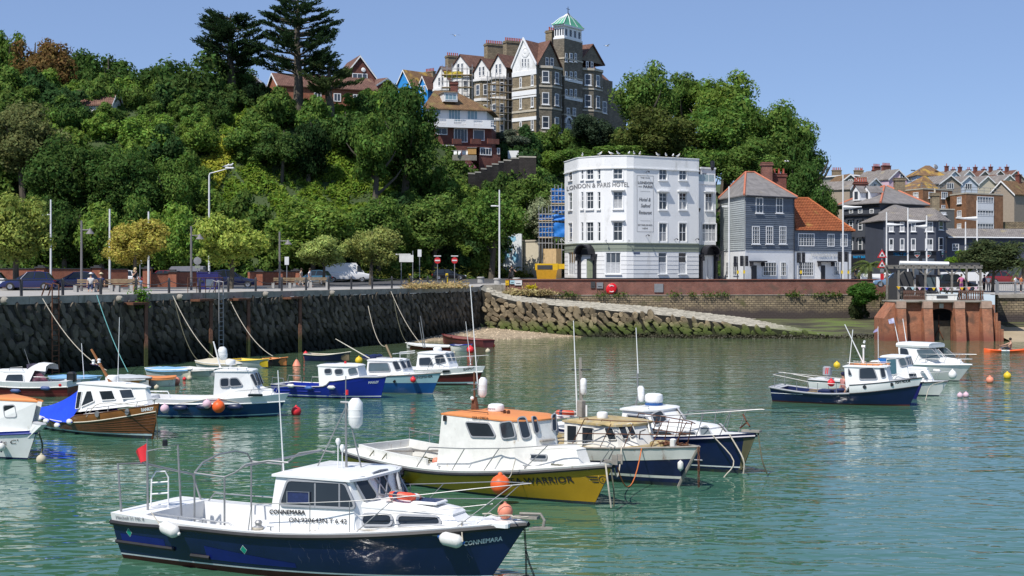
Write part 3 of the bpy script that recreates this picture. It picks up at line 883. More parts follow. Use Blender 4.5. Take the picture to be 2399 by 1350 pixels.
# ---- palms near the street wall
def d2(label,px,base,hpx,rpx,d,seed):
 r=random.Random(seed);x=(px-CX)*d/FPX;zb=EYE-(base-aw)*d/FPX;h=hpx*d/FPX;R_=rpx*d/FPX
 t=thing('palm_tree',label,'palm tree',(x,d,zb),0,'palms by the road')
 MB().tube([(0,0,-.2),(0,0,h*.45)],[.28,.2],8).bd('trunk',cd,t,w=0)
 fr=MB()
 for k in range(30):
  a=r.uniform(0,2*PI);el=r.uniform(-.2,1.25);q=V((cos(a),sin(a),0));L=R_*r.uniform(.8,1.1)
  pts=[]
  for s in range(7):
   u=s/6;pts.append(V((0,0,h*.45))+q*L*u*cos(el*(1-u*.5))+V((0,0,L*(sin(el)*u-.75*u*u))))
  sd_=V((q.y,-q.x,0))
  for a_,b_ in zip(pts,pts[1:]):
   for sgn in(-1,1):
    for kk in range(3):
     p=a_+(b_-a_)*(kk/3);w=sd_*sgn*.5*R_*.32;dn_=(b_-a_)*.9+V((0,0,-.12))
     fr.add([p,p+(b_-a_)*.28,p+w+dn_],[(0,1,2)])
 o=fr.bd('fronds',b3,t,w=0);o.color=(.12,.16,.05,1)
d2('spiky palm beside the red triangular road signs',2038,652,62,46,154,2)
d2('palm cut off by the right edge of the picture',2398,650,62,42,156,5)
# ------------------------------------------------------------------ boats
aa=mat('white_gelcoat',(.8,.8,.78),.35,var=.05,vscale=1.5,spec=.5,dirt=((.5,.47,.4),.66,2.5))
ag=mat('weathered_white_paint',(.74,.73,.68),.6,var=.1,vscale=2,dirt=((.36,.27,.17),.6,3))
b1=mat('cream_paint',(.66,.62,.5),.6,var=.1,vscale=2)
aB=mat('grey_deck_paint',(.42,.43,.44),.75,var=.12,vscale=3)
a9=mat('black_rubber',(.018,.018,.02),.55,var=.3,vscale=6)
cJ=mat('navy_hull_paint',(.006,.012,.062),.22,var=.3,vscale=.7,spec=.5,coat=.3)
ay=mat('worn_navy_paint',(.011,.018,.07),.35,var=.35,vscale=1.5,dirt=((.12,.13,.17),.68,2))
bP=mat('royal_blue_paint',(.008,.022,.27),.28,var=.15,vscale=1,spec=.5,dirt=((.05,.06,.22),.62,2))
bM=mat('sea_blue_paint',(.008,.075,.26),.3,var=.15,vscale=1,spec=.5)
a7=mat('pale_aqua_paint',(.36,.55,.6),.35,var=.06,vscale=1)
m_yellow=mat('mustard_yellow_paint',(.43,.255,.013),.28,var=.1,vscale=1,spec=.5,dirt=((.22,.16,.02),.64,1.4))
c9=mat('maroon_antifoul',(.085,.014,.014),.6,var=.3,vscale=3)
bB=mat('maroon_hull_paint',(.12,.015,.018),.35,var=.2,vscale=1.5)
aW=mat('dark_antifoul',(.02,.03,.045),.7,var=.3,vscale=3,dirt=((.05,.06,.025),.5,4))
a5=mat('varnished_planks',(.115,.04,.012),.28,var=.45,vscale=1.2,spec=.5,coat=.3)
b8=mat('light_varnished_wood',(.22,.09,.025),.3,var=.3,vscale=1.5,coat=.3)
aX=mat('orange_deck_paint',(.68,.25,.08),.6,var=.08,vscale=2,dirt=((.75,.6,.45),.69,3))
aY=mat('rusty_steel',(.13,.055,.03),.9,var=.5,vscale=5,bump=.4)
aK=mat('stainless_tube',(.36,.37,.38),.45,.6,var=.05)
aj=mat('dull_grey_tube',(.33,.33,.33),.5,.6,var=.15)
cj=bU('window_glass_dark',(.022,.028,.034),.04,.3)
aM=bU('perspex_blueish',(.1,.14,.16),.08,.3)
aL=mat('grey_window_rubber',(.3,.31,.33),.6,var=.08)
m_blackframe=mat('black_window_rubber',(.03,.03,.033),.6)
m_tarp=mat('blue_tarpaulin',(.012,.06,.62),.55,var=.12,vscale=2,bump=.2,bscale=5)
ai=mat('black_lettering',(.03,.03,.035),.6)
aN=mat('white_lettering',(.72,.76,.78),.6)
m_letter_gy=mat('faded_grey_lettering',(.42,.42,.44),.6)
cl=mat('purple_lettering',(.12,.03,.12),.5)
aI=mat('pale_rope',(.46,.42,.34),.9,var=.25,vscale=9)
aU=mat('weedy_rope',(.1,.1,.065),.9,var=.3,vscale=9)
m_ropeblue=mat('turquoise_rope',(.12,.32,.32),.9)
aV=mat('white_fender',(.7,.69,.65),.5,var=.1,vscale=5,dirt=((.33,.32,.26),.6,4))
m_fender_n=mat('navy_fender',(.012,.02,.06),.35,var=.2)
cG=mat('black_fender',(.012,.012,.016),.25)
bf=mat('red_buoy',(.66,.03,.04),.45,var=.12,vscale=3,objvar=.1)
by=mat('orange_buoy',(.8,.12,.025),.45,var=.1,vscale=3,objvar=.08)
a8=mat('faded_pink_buoy',(.74,.11,.17),.5,var=.12,vscale=3,objvar=.1)
bG=mat('salmon_buoy',(.78,.27,.17),.5,var=.12,vscale=3)
bu=mat('yellow_buoy',(.72,.5,.03),.5,var=.12,vscale=3)
bD=mat('dirty_cream_buoy',(.52,.46,.33),.7,var=.15,vscale=4,dirt=((.14,.14,.06),.57,4))
m_lifering=mat('red_lifering',(.78,.1,.05),.5,var=.1,vscale=4)
aF=mat('black_plastic',(.015,.015,.017),.35)
bK=mat('bare_timber',(.27,.2,.12),.8,var=.3,vscale=4)
ak=mat('grey_weathered_timber',(.26,.24,.21),.9,var=.25,vscale=4)
class Boat:
 def __init__(s,name,label,stern,bow,B,s0,s1,smid=None,rake=.5,srake=.05,keel=.38,group=None,emid=.26,ebow=.8,tm=.42,bs=.82,p=2.9,cat='boat'):
  ps,pb=W(*stern,dep(stern[1])),W(*bow,dep(bow[1]))
  s.B=B;s.s0,s.s1=s0,s1;s.smid=smid if smid is not None else min(s0,s1)-.05
  s.rake,s.srake,s.keel,s.emid,s.ebow,s.tm,s.bs,s.p=rake,srake,keel,emid,ebow,tm,bs,p
  dv=(pb-ps);s.rz=atan2(dv.y,dv.x)
  ah=V((sin(s.rz),-cos(s.rz),0))
  if ah.y>0:ah=-ah
  s.side=-1 if ah.dot(V((-sin(s.rz),cos(s.rz),0)))<0 else 1
  ps=ps-ah*(B*.5*bs*.85)
  dv=pb-ps;s.L=dv.xy.length;s.rz=atan2(dv.y,dv.x)
  mid=(ps+pb)/2
  s.rt=thing(name,label,cat,(mid.x,mid.y,0),s.rz,group)
  s.M=cM[s.rt.name];s.Mi=s.M.inverted()
 # --- measuring in the photograph
 def at(s,px,py,y=None):
  if y is None:y=s.side*s.B*.47
  n=s.M.to_3x3()@V((0,1,0));p0=s.M@V((0,y,0))
  return s.Mi@hit(px,py,p0,n)
 def x(s,px,y=None):return s.at(px,900,y).x
 def z(s,py,x,y=None):
  if y is None:y=s.side*s.B*.47
  d=(s.M@V((x,y,0))).y
  return EYE-(py-aw)*d/FPX
 def on(s,px,py,pl):
  c,n=s.plane(pl);return s.Mi@hit(px,py,s.M@c,s.M.to_3x3()@n)
 def plane(s,pl):
  q=[V(p)for p in pl];c=sum(q,V())/len(q)
  return c,((q[2]-q[0]).cross(q[3]-q[1])if len(q)>3 else(q[1]-q[0]).cross(q[2]-q[0])).normalized()
 # --- hull form
 def sh(s,t):
  a,m,b=s.s0,s.smid,s.s1;tm=.4
  return m+(a-m)*((tm-t)/tm)**2 if t<tm else m+(b-m)*((t-tm)/(1-tm))**1.8
 def bt(s,t):
  if t<s.tm:k=s.bs+(1-s.bs)*sin(PI/2*t/s.tm)
  else:k=1-((t-s.tm)/(1-s.tm))**s.p
  return max(.015,s.B/2*k)
 def hb(s,t,z):
  u=max(.0,(z+s.keel)/(s.sh(t)+s.keel));e=af(s.emid,s.ebow,bi(.4,1,t))
  return s.bt(t)*min(1.06,u**e)
 def X(s,t,z):
  k=max(0,(t-.55)/.45)**1.7
  return-s.L/2+t*s.L+s.rake*max(-.15,z)/s.s1*k-s.srake*max(0,1-t*4)**2*max(0,z)/s.s0
 def t_of(s,x,z):
  a,b=.0,1
  for _ in range(28):
   m=(a+b)/2
   if s.X(m,z)<x:a=m
   else:b=m
  return(a+b)/2
 def skin(s,x,z,side=None,off=.01):
  side=side or s.side
  t=s.t_of(x,z);return V((x,side*(s.hb(t,z)+off),z))
 TS=[i/26 for i in range(27)]
 def band(s,name,z0,z1,m,rows=3,off=.0,transom=1,t0=.0,t1=1,sides=(1,-1)):
  f0=z0 if callable(z0)else(lambda t:z0);f1=z1 if callable(z1)else(lambda t:z1)
  mb=MB();ts=[t0+(t1-t0)*t for t in s.TS]
  for sd_ in sides:
   g=[]
   for t in ts:
    row=[]
    for j in range(rows+1):
     z=af(f0(t),f1(t),j/rows);row.append(V((s.X(t,z),sd_*(s.hb(t,z)+off),z)))
    g.append(row)
   mb.loft(g,0)
  if transom and t0==.0:
   g=[]
   for j in range(rows+1):
    z=af(f0(0),f1(0),j/rows);h=s.hb(0,z)+off;xx=s.X(0,z)-off
    g.append([V((xx,-h,z)),V((xx,h,z))])
   mb.loft(g,0)
  return mb.bd(name,m,s.rt,1,w=0)
 def strake(s,name,zf,r,m,off=.0,t0=.0,t1=1,wrap=1,sides=(1,-1),flat=1):
  f=zf if callable(zf)else(lambda t:zf)
  mb=MB();ts=[t0+(t1-t0)*i/30 for i in range(31)]
  def pt(t,sd_):z=f(t);return V((s.X(t,z)+(.02 if t>.99 else 0),sd_*(s.hb(t,z)+off),z))
  for sd_ in sides:mb.tube([pt(t,sd_)for t in ts],r,6)
  if wrap and t0==0:mb.tube([pt(0,1)-V((off,0,0)),pt(0,-1)-V((off,0,0))],r,6)
  return mb.bd(name,m,s.rt,1,w=0)
 def deck(s,m,drop=.0,tf=.5,tb=.05,wd=.2,sole=.15,m_in=None,m_sole=None,camber=.06):
  mb=MB()
  fz=(lambda t:s.sh(t)-drop(t))if callable(drop)else(lambda t:s.sh(t)-drop)
  g=[]
  n=14
  for i in range(n+1):
   t=af(tf,1,i/n);z=fz(t);h=s.hb(t,z)-.005;x=s.X(t,z)
   g.append([V((x,-h,z)),V((x,-h*.5,z+camber*.75*h)),V((x,0,z+camber*h)),V((x,h*.5,z+camber*.75*h)),V((x,h,z))])
  mb.loft(g,0)
  for sd_ in(1,-1):
   g=[]
   for i in range(13):
    t=af(0,tf,i/12);z=fz(t);h=s.hb(t,z)-.005;x=s.X(t,z)
    g.append([V((x,sd_*h,z)),V((x,sd_*max(0,h-wd),z+.012))])
   mb.loft(g,0)
  za=fz(0);zb_=fz(tb);h0,h1=s.hb(0,za)-wd,s.hb(tb,zb_)-wd
  mb.quad((s.X(0,za),-h0,za+.012),(s.X(tb,zb_),-h1,zb_+.012),(s.X(tb,zb_),h1,zb_+.012),(s.X(0,za),h0,za+.012))
  mb.bd('deck',m,s.rt,1,w=0)
  ins=MB();fl=[]
  for sd_ in(1,-1):
   g=[]
   for i in range(13):
    t=af(tb,tf,i/12);z=fz(t);h=s.hb(t,z)-wd;x=s.X(t,z)
    g.append([V((x,sd_*h,z+.01)),V((x,sd_*h*.97,sole))])
   ins.loft(g,0)
  for t in(tb,tf):
   z=fz(t);h=s.hb(t,z)-wd;x=s.X(t,z);ins.quad((x,-h,z+.01),(x,h,z+.01),(x,h*.97,sole),(x,-h*.97,sole))
  ins.bd('cockpit_lining',m_in or m,s.rt,w=0)
  so=MB();g=[]
  for i in range(9):
   t=af(tb,tf,i/8);z=fz(t);h=s.hb(t,z)-wd;x=s.X(t,z);g.append([V((x,-h*.97,sole)),V((x,h*.97,sole))])
  so.loft(g,0).bd('cockpit_sole',m_sole or aB,s.rt,w=0)
 # --- superstructure
 def house(s,name,foot,top,m,roof=None,over=.06,thick=.06,m_roof=None,roof_name='roof',close_front=1,crown=.05):
  f=[V(p)for p in foot];t=[V(p)for p in top]
  for p,q in zip(f,t):
   p.x=min(p.x,s.L/2+s.rake*.5);k=s.hb(s.t_of(p.x,s.sh(.8)),s.sh(.8))-.16
   if p.y>k:q.y=max(.1,q.y-(p.y-max(.12,k)));p.y=max(.12,k)
  full=lambda L:[V((p.x,-p.y,p.z))for p in L]+[V((p.x,p.y,p.z))for p in reversed(L)]
  if name in('fore_cabin','cuddy'):
   for p in f:p.z-=.18
  F,Tt=full(f),full(t)
  mb=MB();mb.loft([F,Tt],1)
  if roof is None or not roof:mb.poly(Tt)
  o=mb.bd(name,m,s.rt,w=0)
  s.faces=[(F[i],F[(i+1)%len(F)],Tt[(i+1)%len(F)],Tt[i])for i in range(len(F))]
  if roof:
   c=sum(Tt,V())/len(Tt)
   g1=[p+(V((p.x-c.x,p.y-c.y,0)).normalized()*over)for p in Tt]
   g2=[p+V((0,0,thick))for p in g1]
   g3=[af(c,p,.9)+V((0,0,thick+crown*.8))for p in Tt]
   g4=[af(c,p,.5)+V((0,0,thick+crown*1.15))for p in Tt]
   r=MB().loft([g1,g2,g3,g4],1,1,1).bd(roof_name,m_roof or m,s.rt,1,w=0)
   s.roof_z=max(p.z for p in Tt)+thick+crown
  return o
 def pane(s,px_poly,pl,m_fr=None,fw=.045,rnd=.08,m_gl=None,both=1,name='window',proud=.04):
  P=[s.on(a,b,pl)for a,b in px_poly]
  n=s.plane(pl)[1]
  if n.y*s.side<0:n=-n
  if abs(n.y)<.25:n=n if n.z>0 or abs(n.z)<1e-3 and n.x>0 else-n
  for mir in((1,-1)if both else(1,)):
   Q=[V((p.x,p.y*mir,p.z))for p in P];nn=V((n.x,n.y*mir,n.z))
   inner=round_poly(Q,rnd);outer=cT(inner,fw)
   c0=sum(inner,V())/len(inner)
   if(outer[0]-c0).length<(inner[0]-c0).length:outer=cT(inner,-fw)
   fr=MB().ring([p-nn*.004 for p in inner],[p-nn*.004 for p in outer],nn*(proud+.008)).bd(name,m_fr or aL,s.rt,w=0)
   MB().poly([p+nn*proud*.7 for p in inner]).bd('pane',m_gl or cj,fr,w=0)
  return P
 def rail(s,name,pts,r,m,posts=None,n=6):
  mb=MB()
  for pl in pts:mb.tube(pl,r,n)
  for a,b in posts or[]:mb.cyl(a,b,r*.9,n=5)
  return mb.bd(name,m,s.rt,1,w=0)
 def edge(s,t,side,inset=.06,up=.0,drop=.0):
  z=s.sh(t)-drop;return V((s.X(t,z),side*(s.hb(t,z)-inset),z+up))
 def pulpit(s,h=.6,t0=.68,m=None,r=.016,lean=.25,front=.25,mid=0,inset=.06,nst=3,name='bow_rail',hf=None):
  hf=hf or h;ts=[af(t0,.985,i/5)for i in range(6)]
  lines=[];posts=[]
  top={}
  for sd_ in(-1,1):
   top[sd_]=[s.edge(t,sd_,inset,af(h,hf,i/5))+V((af(.0,front,(i/5)**2),0,0))for i,t in enumerate(ts)]
  nose=s.edge(.985,1,inset,hf);nose.y=0;nose.x+=front+.12
  dO=[s.edge(t0-.05,sd_,inset,0)for sd_ in(-1,1)]
  line=[dO[0]]+top[-1]+[nose]+top[1][::-1]+[dO[1]]
  lines.append(line)
  if mid:
   lines.append([af(s.edge(t,-1,inset),top[-1][i],.5)for i,t in enumerate(ts)]+[af(s.edge(t,1,inset),top[1][i],.5)for i,t in reversed(list(enumerate(ts)))])
  for sd_ in(-1,1):
   for k in range(nst):
    i=int(round(5*(k+.6)/nst));i=min(5,i)
    posts.append((s.edge(ts[i]-.015,sd_,inset,-.02),top[sd_][i]))
  return s.rail(name,lines,r,m or aK,posts)
 def letters(s,txt,px0,px1,py,hpx,m,name='name_lettering',sx=1,bold=.006,shear=.0,slope=None,off=.012):
  side=s.side
  def loc(px,py):
   y=side*s.B*.45;
   for _ in range(5):
    p=s.at(px,py,y);t=s.t_of(p.x,p.z);y=side*s.hb(t,max(.05,p.z))
   return p
  a,b=loc(px0,py),loc(px1,slope if slope is not None else py)
  hh=(loc((px0+px1)/2,py-hpx).z-loc((px0+px1)/2,py).z)
  size=hh/.72
  w=b.x-a.x
  def fn(x,y):
   z=a.z+(b.z-a.z)*(x/w)+y;return s.skin(a.x+x,z,side,off)
  return bv(txt,size,m,s.rt,lambda x,y:s.M@fn(x,y),name,bold=bold,shear=shear,fit=w)
 def plate_text(s,txt,px0,px1,py0,hpx,pl,m,name='lettering',bold=.004,py1=None,shear=.0):
  a,b=s.on(px0,py0,pl),s.on(px1,py1 if py1 is not None else py0,pl)
  h=(s.on(px0,py0-hpx,pl)-a).length
  u=(b-a);w=u.length;u.normalize()
  n=s.plane(pl)[1]
  if n.y*s.side<0:n=-n
  v=n.cross(u);v=v if v.z>0 else-v
  return bv(txt,h/.72,m,s.rt,lambda x,y:s.M@(a+u*x+v*y+n*.03),name,bold=bold,shear=shear,fit=w)
def al(name,label,pts,r,m,cat='rope',n=5,group=None):
 if len(pts)in(3,4):
  q=[V(p)for p in pts];q=[q[0]*2-q[1]]+q+[q[-1]*2-q[-2]];pts=[]
  for a,b,c,d in zip(q,q[1:],q[2:],q[3:]):
   for t in(0,.25,.5,.75):pts.append(((b*2)+(c-a)*t+(a*2-b*5+c*4-d)*t*t+(b*3-a-c*3+d)*t**3)*.5)
  pts.append(q[-2])
 o=MB().tube(pts,r,n).bd(name,m,None,1)
 bQ(o);return tag(o,label,cat,group)
def sag(a,b,dip,n=10):
 a,b=V(a),V(b);return[af(a,b,i/n)-V((0,0,dip*4*(i/n)*(1-i/n)))for i in range(n+1)]
def aQ(label,p,r,m,group='buoys',cat='buoy',name='buoy',neck=1,base=m_blackframe,squash=1):
 t=thing(name,label,cat,p,RND.uniform(0,6),group)
 MB().ball((0,0,0),r,14,8,squash).bd('float_ball',m,t,1,w=0)
 if neck:
  mb=MB();mb.lathe([(r*.3,r*.85*squash),(r*.22,r*1.12*squash),(r*.12,r*1.25*squash)],n=8)
  mb.bd('eye',m,t,1,w=0)
 return t
def floating(label,px,py,rpx,m,group='mooring buoys on the water',squash=1,name='mooring_buoy',wet=.35):
 d=dep(py+rpx*.75);r=rpx*d/FPX;p=W(px,py,d)
 return aQ(label,(p.x,p.y,max(r*squash*wet,p.z)),r,m,group,'buoy',name,1,squash=squash)
def fender(label,p,axis,L,r,m,tip=None,group='fenders hanging on the boats'):
 t=thing('fender',label,'fender',p,0,group)
 ax=V(axis).normalized();
 pr=[(r*.25,-L/2-r*.25),(r*.75,-L/2+r*.1),(r,-L/2+r*.55),(r,L/2-r*.55),(r*.75,L/2-r*.1),(r*.25,L/2+r*.25)]
 MB().lathe(pr,(0,0,0),12,ax).bd('body',m,t,1,w=0)
 for sgn in(-1,1):
  MB().lathe([(r*.28,0),(r*.3,r*.12),(r*.2,r*.4)],ax*sgn*(L/2+r*.1),8,ax*sgn).bd('eye',tip or m,t,1,w=0)
 return t
def bY(s,p,r,h,m=None,name='radar_dome',foot=None):
 m=m or aa
 o=MB().lathe([(r*.8,0),(r*.97,h*.18),(r,h*.3),(r,h*.62),(r*.94,h*.85),(r*.7,h*.97),(r*.3,h)],p,20).bd(name,m,s.rt,1,w=0)
 return o
def bF(s,a,b,r0=.016,r1=.006,m=None,name='whip_aerial'):
 return MB().tube([a,af(V(a),V(b),.3),b],[r0,r0*.8,r1],6).bd(name,m or aa,s.rt,1,w=0)
def bJ(s,p,r,L,axis=(0,0,1),name='radar_reflector'):
 ax=V(axis).normalized()
 o=MB().lathe([(r*.5,-L/2),(r*.95,-L/2+r*.6),(r,-L*.1),(r,L*.1),(r,L/2-r*.6),(r*.5,L/2)],p,14,ax)
 for k in(-.12,.12):o.lathe([(r*1.01,L*k-.015),(r*1.035,L*k),(r*1.01,L*k+.015)],p,14,ax)
 return o.bd(name,aa,s.rt,1,w=0)
def life_ring(label,p,R_,r,axis,group=None):
 t=thing('life_ring',label,'life ring',p,0,group)
 ax=V(axis).normalized();a=ax.orthogonal().normalized();b=ax.cross(a)
 N_=20
 ctr=[(a*cos(2*PI*k/N_)+b*sin(2*PI*k/N_))for k in range(N_)]
 rings=[[c*(R_+r*cos(2*PI*j/8))+ax*r*sin(2*PI*j/8)for j in range(8)]for c in ctr]
 MB().loft(rings+[rings[0]],1).bd('ring',m_lifering,t,1,w=0)
 for k in range(4):
  cs=ctr[k*5:k*5+2]
  rs=[[c*(R_+r*1.08*cos(2*PI*j/8))+ax*r*1.08*sin(2*PI*j/8)for j in range(8)]for c in cs]
  MB().loft(rs,1).bd('band',aa if k%2 else cJ,t,1,w=0)
 g=[(ctr[k]*(R_+r*(1.0 if k%5 else 1.1))+ax*(r*.2)+ctr[k]*(r*(.25 if k%5 else 0)))for k in range(N_)]
 MB().tube(g+[g[0]],r*.12,4).bd('grab_line',aI,t,1,w=0)
 return t
def cleat(s,p,m=None):
 p=V(p);return MB().cyl(p,p+V((0,0,.07)),.018,n=6).cyl(p+V((-.08,0,.075)),p+V((.08,0,.075)),.014,n=6).bd('cleat',m or aK,s.rt,w=0)
# ------------------------------------------------------------------ buildings
ao=mat('white_render',(.78,.78,.77),.75,var=.04,vscale=.35,dirt=((.58,.575,.55),.56,.5))
ac=mat('white_window_paint',(.8,.8,.79),.5,var=.04)
bo=bU('house_window_glass',(.05,.06,.075),.08,.7)
m_curtain=mat('net_curtain',(.42,.43,.44),.9,var=.2,vscale=6,objvar=.3)
cL=mat('sage_green_band',(.24,.27,.215),.7,var=.06)
cn=mat('sage_door_paint',(.22,.25,.17),.6)
ae=mat('black_paint',(.022,.022,.027),.45,var=.2)
bH=mat('grey_slate',(.2,.185,.175),.75,var=.28,vscale=1.1,bump=.5,bscale=5,dirt=((.27,.235,.17),.6,.6))
de=mat('orange_ridge_tile',(.47,.16,.09),.8,var=.2,vscale=3)
cQ=mat('slate_blue_weatherboard',(.128,.152,.185),.65,var=.12,vscale=1.2,dirt=((.28,.31,.34),.64,1.5),objvar=.12)
cH=mat('pale_grey_weatherboard',(.37,.4,.4),.65,var=.1,vscale=1.2,objvar=.1)
c8=mat('charcoal_render',(.062,.068,.082),.7,var=.1,vscale=.5)
dh=mat('blue_charcoal_render',(.072,.08,.105),.7,var=.1,vscale=.5)
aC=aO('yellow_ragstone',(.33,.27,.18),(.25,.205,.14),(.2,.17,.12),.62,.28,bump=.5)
az=mat('pale_stone_dressing',(.5,.45,.36),.8,var=.15,vscale=1.5)
bS=aO('brown_brick',(.36,.165,.075),(.27,.12,.06),(.3,.22,.15),.3,.1,bump=.25)
aG=aO('dark_red_brick',(.2,.055,.04),(.14,.04,.032),(.2,.14,.12),.3,.1,bump=.25)
b9=aO('orange_brick',(.42,.135,.07),(.33,.1,.055),(.32,.2,.15),.3,.1,bump=.25)
def bR(name,c1,c2,lichen=None,rows=.3,bump=.7):
 m=aO(name,c1,c2,[c*.45 for c in c1],.28,rows,bump=bump,stain=lichen)
 return m
bT=bR('orange_pantile',(.47,.155,.06),(.36,.105,.045),((.42,.24,.07),.62,.5))
aZ=bR('brown_clay_tile',(.225,.125,.095),(.17,.09,.072),((.3,.2,.11),.62,.5),bump=.4)
cA=bR('lichen_covered_tile',(.32,.195,.1),(.25,.145,.085),((.42,.27,.06),.5,.4),bump=.5)
ba=bR('mossy_brown_tile',(.27,.165,.085),(.19,.115,.065),((.2,.16,.06),.55,.6),bump=.6)
aE=bR('grey_tile',(.31,.285,.265),(.24,.22,.21),((.3,.25,.15),.6,.5),bump=.4)
cD=mat('red_chimney_pot',(.4,.09,.055),.8,var=.2)
class Wall:
 def __init__(s,p0,p1):
  s.a=V((p0[0],p0[1],0));s.b=V((p1[0],p1[1],0));s.len=(s.b-s.a).length
  s.u=(s.b-s.a)/s.len;s.n=V((s.u.y,-s.u.x,0))
 @staticmethod
 def px(x0,d0,x1,d1):return Wall((W(x0,0,d0).x,d0),(W(x1,0,d1).x,d1))
 def uz(s,px,py):
  h=hit(px,py,s.a,s.n);return(h-s.a).dot(s.u),h.z
 def pt(s,u,z,off=.0):return s.a+s.u*u+s.n*off+V((0,0,z))
 def rect(s,x0,y0,x1,y1):
  u0,za=s.uz(x0,(y0+y1)/2);u1,_=s.uz(x1,(y0+y1)/2);xm=(x0+x1)/2
  return u0,u1,s.uz(xm,y1)[1],s.uz(xm,y0)[1]
def ab(mb,w,z0,z1,holes=(),reveal=.16):
 us=sorted({.0,w.len,*[h[0]for h in holes],*[h[1]for h in holes]});zs=sorted({z0,z1,*[h[2]for h in holes],*[h[3]for h in holes]})
 for a,b in zip(us,us[1:]):
  for c,d in zip(zs,zs[1:]):
   um,zm=(a+b)/2,(c+d)/2
   if any(h[0]<um<h[1]and h[2]<zm<h[3]for h in holes):continue
   mb.quad(w.pt(a,c),w.pt(b,c),w.pt(b,d),w.pt(a,d))
 for h in holes:
  q=[(h[0],h[2]),(h[1],h[2]),(h[1],h[3]),(h[0],h[3])]
  for(a,b),(c,d)in zip(q,q[1:]+q[:1]):mb.quad(w.pt(a,b),w.pt(c,d),w.pt(c,d,-reveal),w.pt(a,b,-reveal))
def window(parent,w,r,nv=2,nh=(.5,),off=-.1,fr=.07,bar=.045,m=None,gl=None,sill=None,hood=None,surround=None,name='window',m_tr=None,curtain=.0,label=None):
 u0,u1,z0,z1=r
 mb=MB();t=.06
 def bar_(a,b,c,d):mb.obox(w.pt(a,c,off),w.u*(b-a),V((0,0,d-c)),w.n*t)
 bar_(u0,u0+fr,z0,z1);bar_(u1-fr,u1,z0,z1);bar_(u0+fr,u1-fr,z0,z0+fr);bar_(u0+fr,u1-fr,z1-fr,z1)
 for k in range(1,nv):c=af(u0,u1,k/nv);bar_(c-bar/2,c+bar/2,z0+fr,z1-fr)
 for f in nh:
  c=af(z0,z1,f);b2=bar*(1.4 if abs(f-.5)<.06 else 1);mb.obox(w.pt(u0+fr,c-b2/2,off+.004),w.u*(u1-u0-2*fr),V((0,0,b2)),w.n*(t-.008))
 o=mb.bd(name,m or ac,parent)
 if label:o['label']=label
 MB().quad(w.pt(u0+fr*.5,z0+fr*.5,off+.02),w.pt(u1-fr*.5,z0+fr*.5,off+.02),w.pt(u1-fr*.5,z1-fr*.5,off+.02),w.pt(u0+fr*.5,z1-fr*.5,off+.02)).bd('pane',gl or bo,o)
 if curtain:
  zc=af(z0,z1,1-curtain)
  MB().quad(w.pt(u0+fr,z0+fr,off+.026),w.pt(u1-fr,z0+fr,off+.026),w.pt(u1-fr,zc,off+.026),w.pt(u0+fr,zc,off+.026)).bd('curtain',m_curtain,o)
 if sill:MB().obox(w.pt(u0-.12,z0-sill,-.02),w.u*(u1-u0+.24),V((0,0,sill)),w.n*.2).bd('sill',m_tr or ac,o)
 if hood:MB().obox(w.pt(u0-.28,z1+.12,-.02),w.u*(u1-u0+.56),V((0,0,.14)),w.n*.42).obox(w.pt(u0-.16,z1,-.02),w.u*(u1-u0+.32),V((0,0,.115)),w.n*.16).bd('hood',m_tr or ac,o)
 if surround:
  mb=MB();s_=surround
  for a,b,c,d in((u0-s_,u0,z0,z1+s_),(u1,u1+s_,z0,z1+s_),(u0,u1,z1,z1+s_)):mb.obox(w.pt(a,c,-.02),w.u*(b-a),V((0,0,d-c)),w.n*.07)
  mb.bd('surround',m_tr or ac,o)
 return o
def bl(name,parent,m,eaves,ridge,thick=.12):
 mb=MB();E=[V(e)for e in eaves];Rr=[V(r)for r in ridge];n=len(E)
 nr=[min(range(len(Rr)),key=lambda k:(Rr[k].xy-e.xy).length)for e in E]
 for i in range(n):
  j=(i+1)%n
  if nr[i]==nr[j]:mb.poly([E[i],E[j],Rr[nr[i]]])
  else:mb.poly([E[i],E[j],Rr[nr[j]],Rr[nr[i]]])
 for i in range(n):
  j=(i+1)%n;mb.quad(E[i]-V((0,0,thick)),E[j]-V((0,0,thick)),E[j],E[i])
 mb.poly([e-V((0,0,thick))for e in E])
 return mb.bd(name,m,parent,wall_uv=1)
def ridge_tiles(parent,lines,r=.14,m=None):
 mb=MB()
 for a,b in lines:mb.cyl(V(a)+V((0,0,.03)),V(b)+V((0,0,.03)),r,n=6)
 return mb.bd('ridge_tiles',m or de,parent)
def chimney(parent,c,size,h,pots=4,m=None,mp=None,rz=.0):
 mb=MB().box(V(c)+V((0,0,h/2)),(size[0],size[1],h),rz).box(V(c)+V((0,0,h-.2)),(size[0]+.24,size[1]+.24,.22),rz).box(V(c)+V((0,0,h+.05)),(size[0]+.1,size[1]+.1,.1),rz)
 o=mb.bd('chimney',m or aG,parent,wall_uv=1)
 for k in range(pots):
  u=(k+.5)/pots-.5;p=V(c)+V((cos(rz)*u*size[0],sin(rz)*u*size[0],h+.1))
  MB().lathe([(.13,0),(.11,.5),(.14,.52),(.14,.62)],p,7).bd('chimney_pot',mp or cD,o)
 return o
def cF(parent,w,z0,z1,h,m,name='plank',u0=.0,u1=None):
 n=int(round((z1-z0)/h));h=(z1-z0)/n;u1=w.len if u1 is None else u1
 for k in range(n):
  za=z0+k*h;j=RND.uniform(0,.012)
  a,b,c,d=w.pt(u0,za,.075+j),w.pt(u1,za,.075+j),w.pt(u1,za+h*1.02,.02),w.pt(u0,za+h*1.02,.02)
  mb=MB().quad(a,b,c,d).quad(a-w.n*.06,b-w.n*.06,b,a)
  mb.bd(name,m,parent)
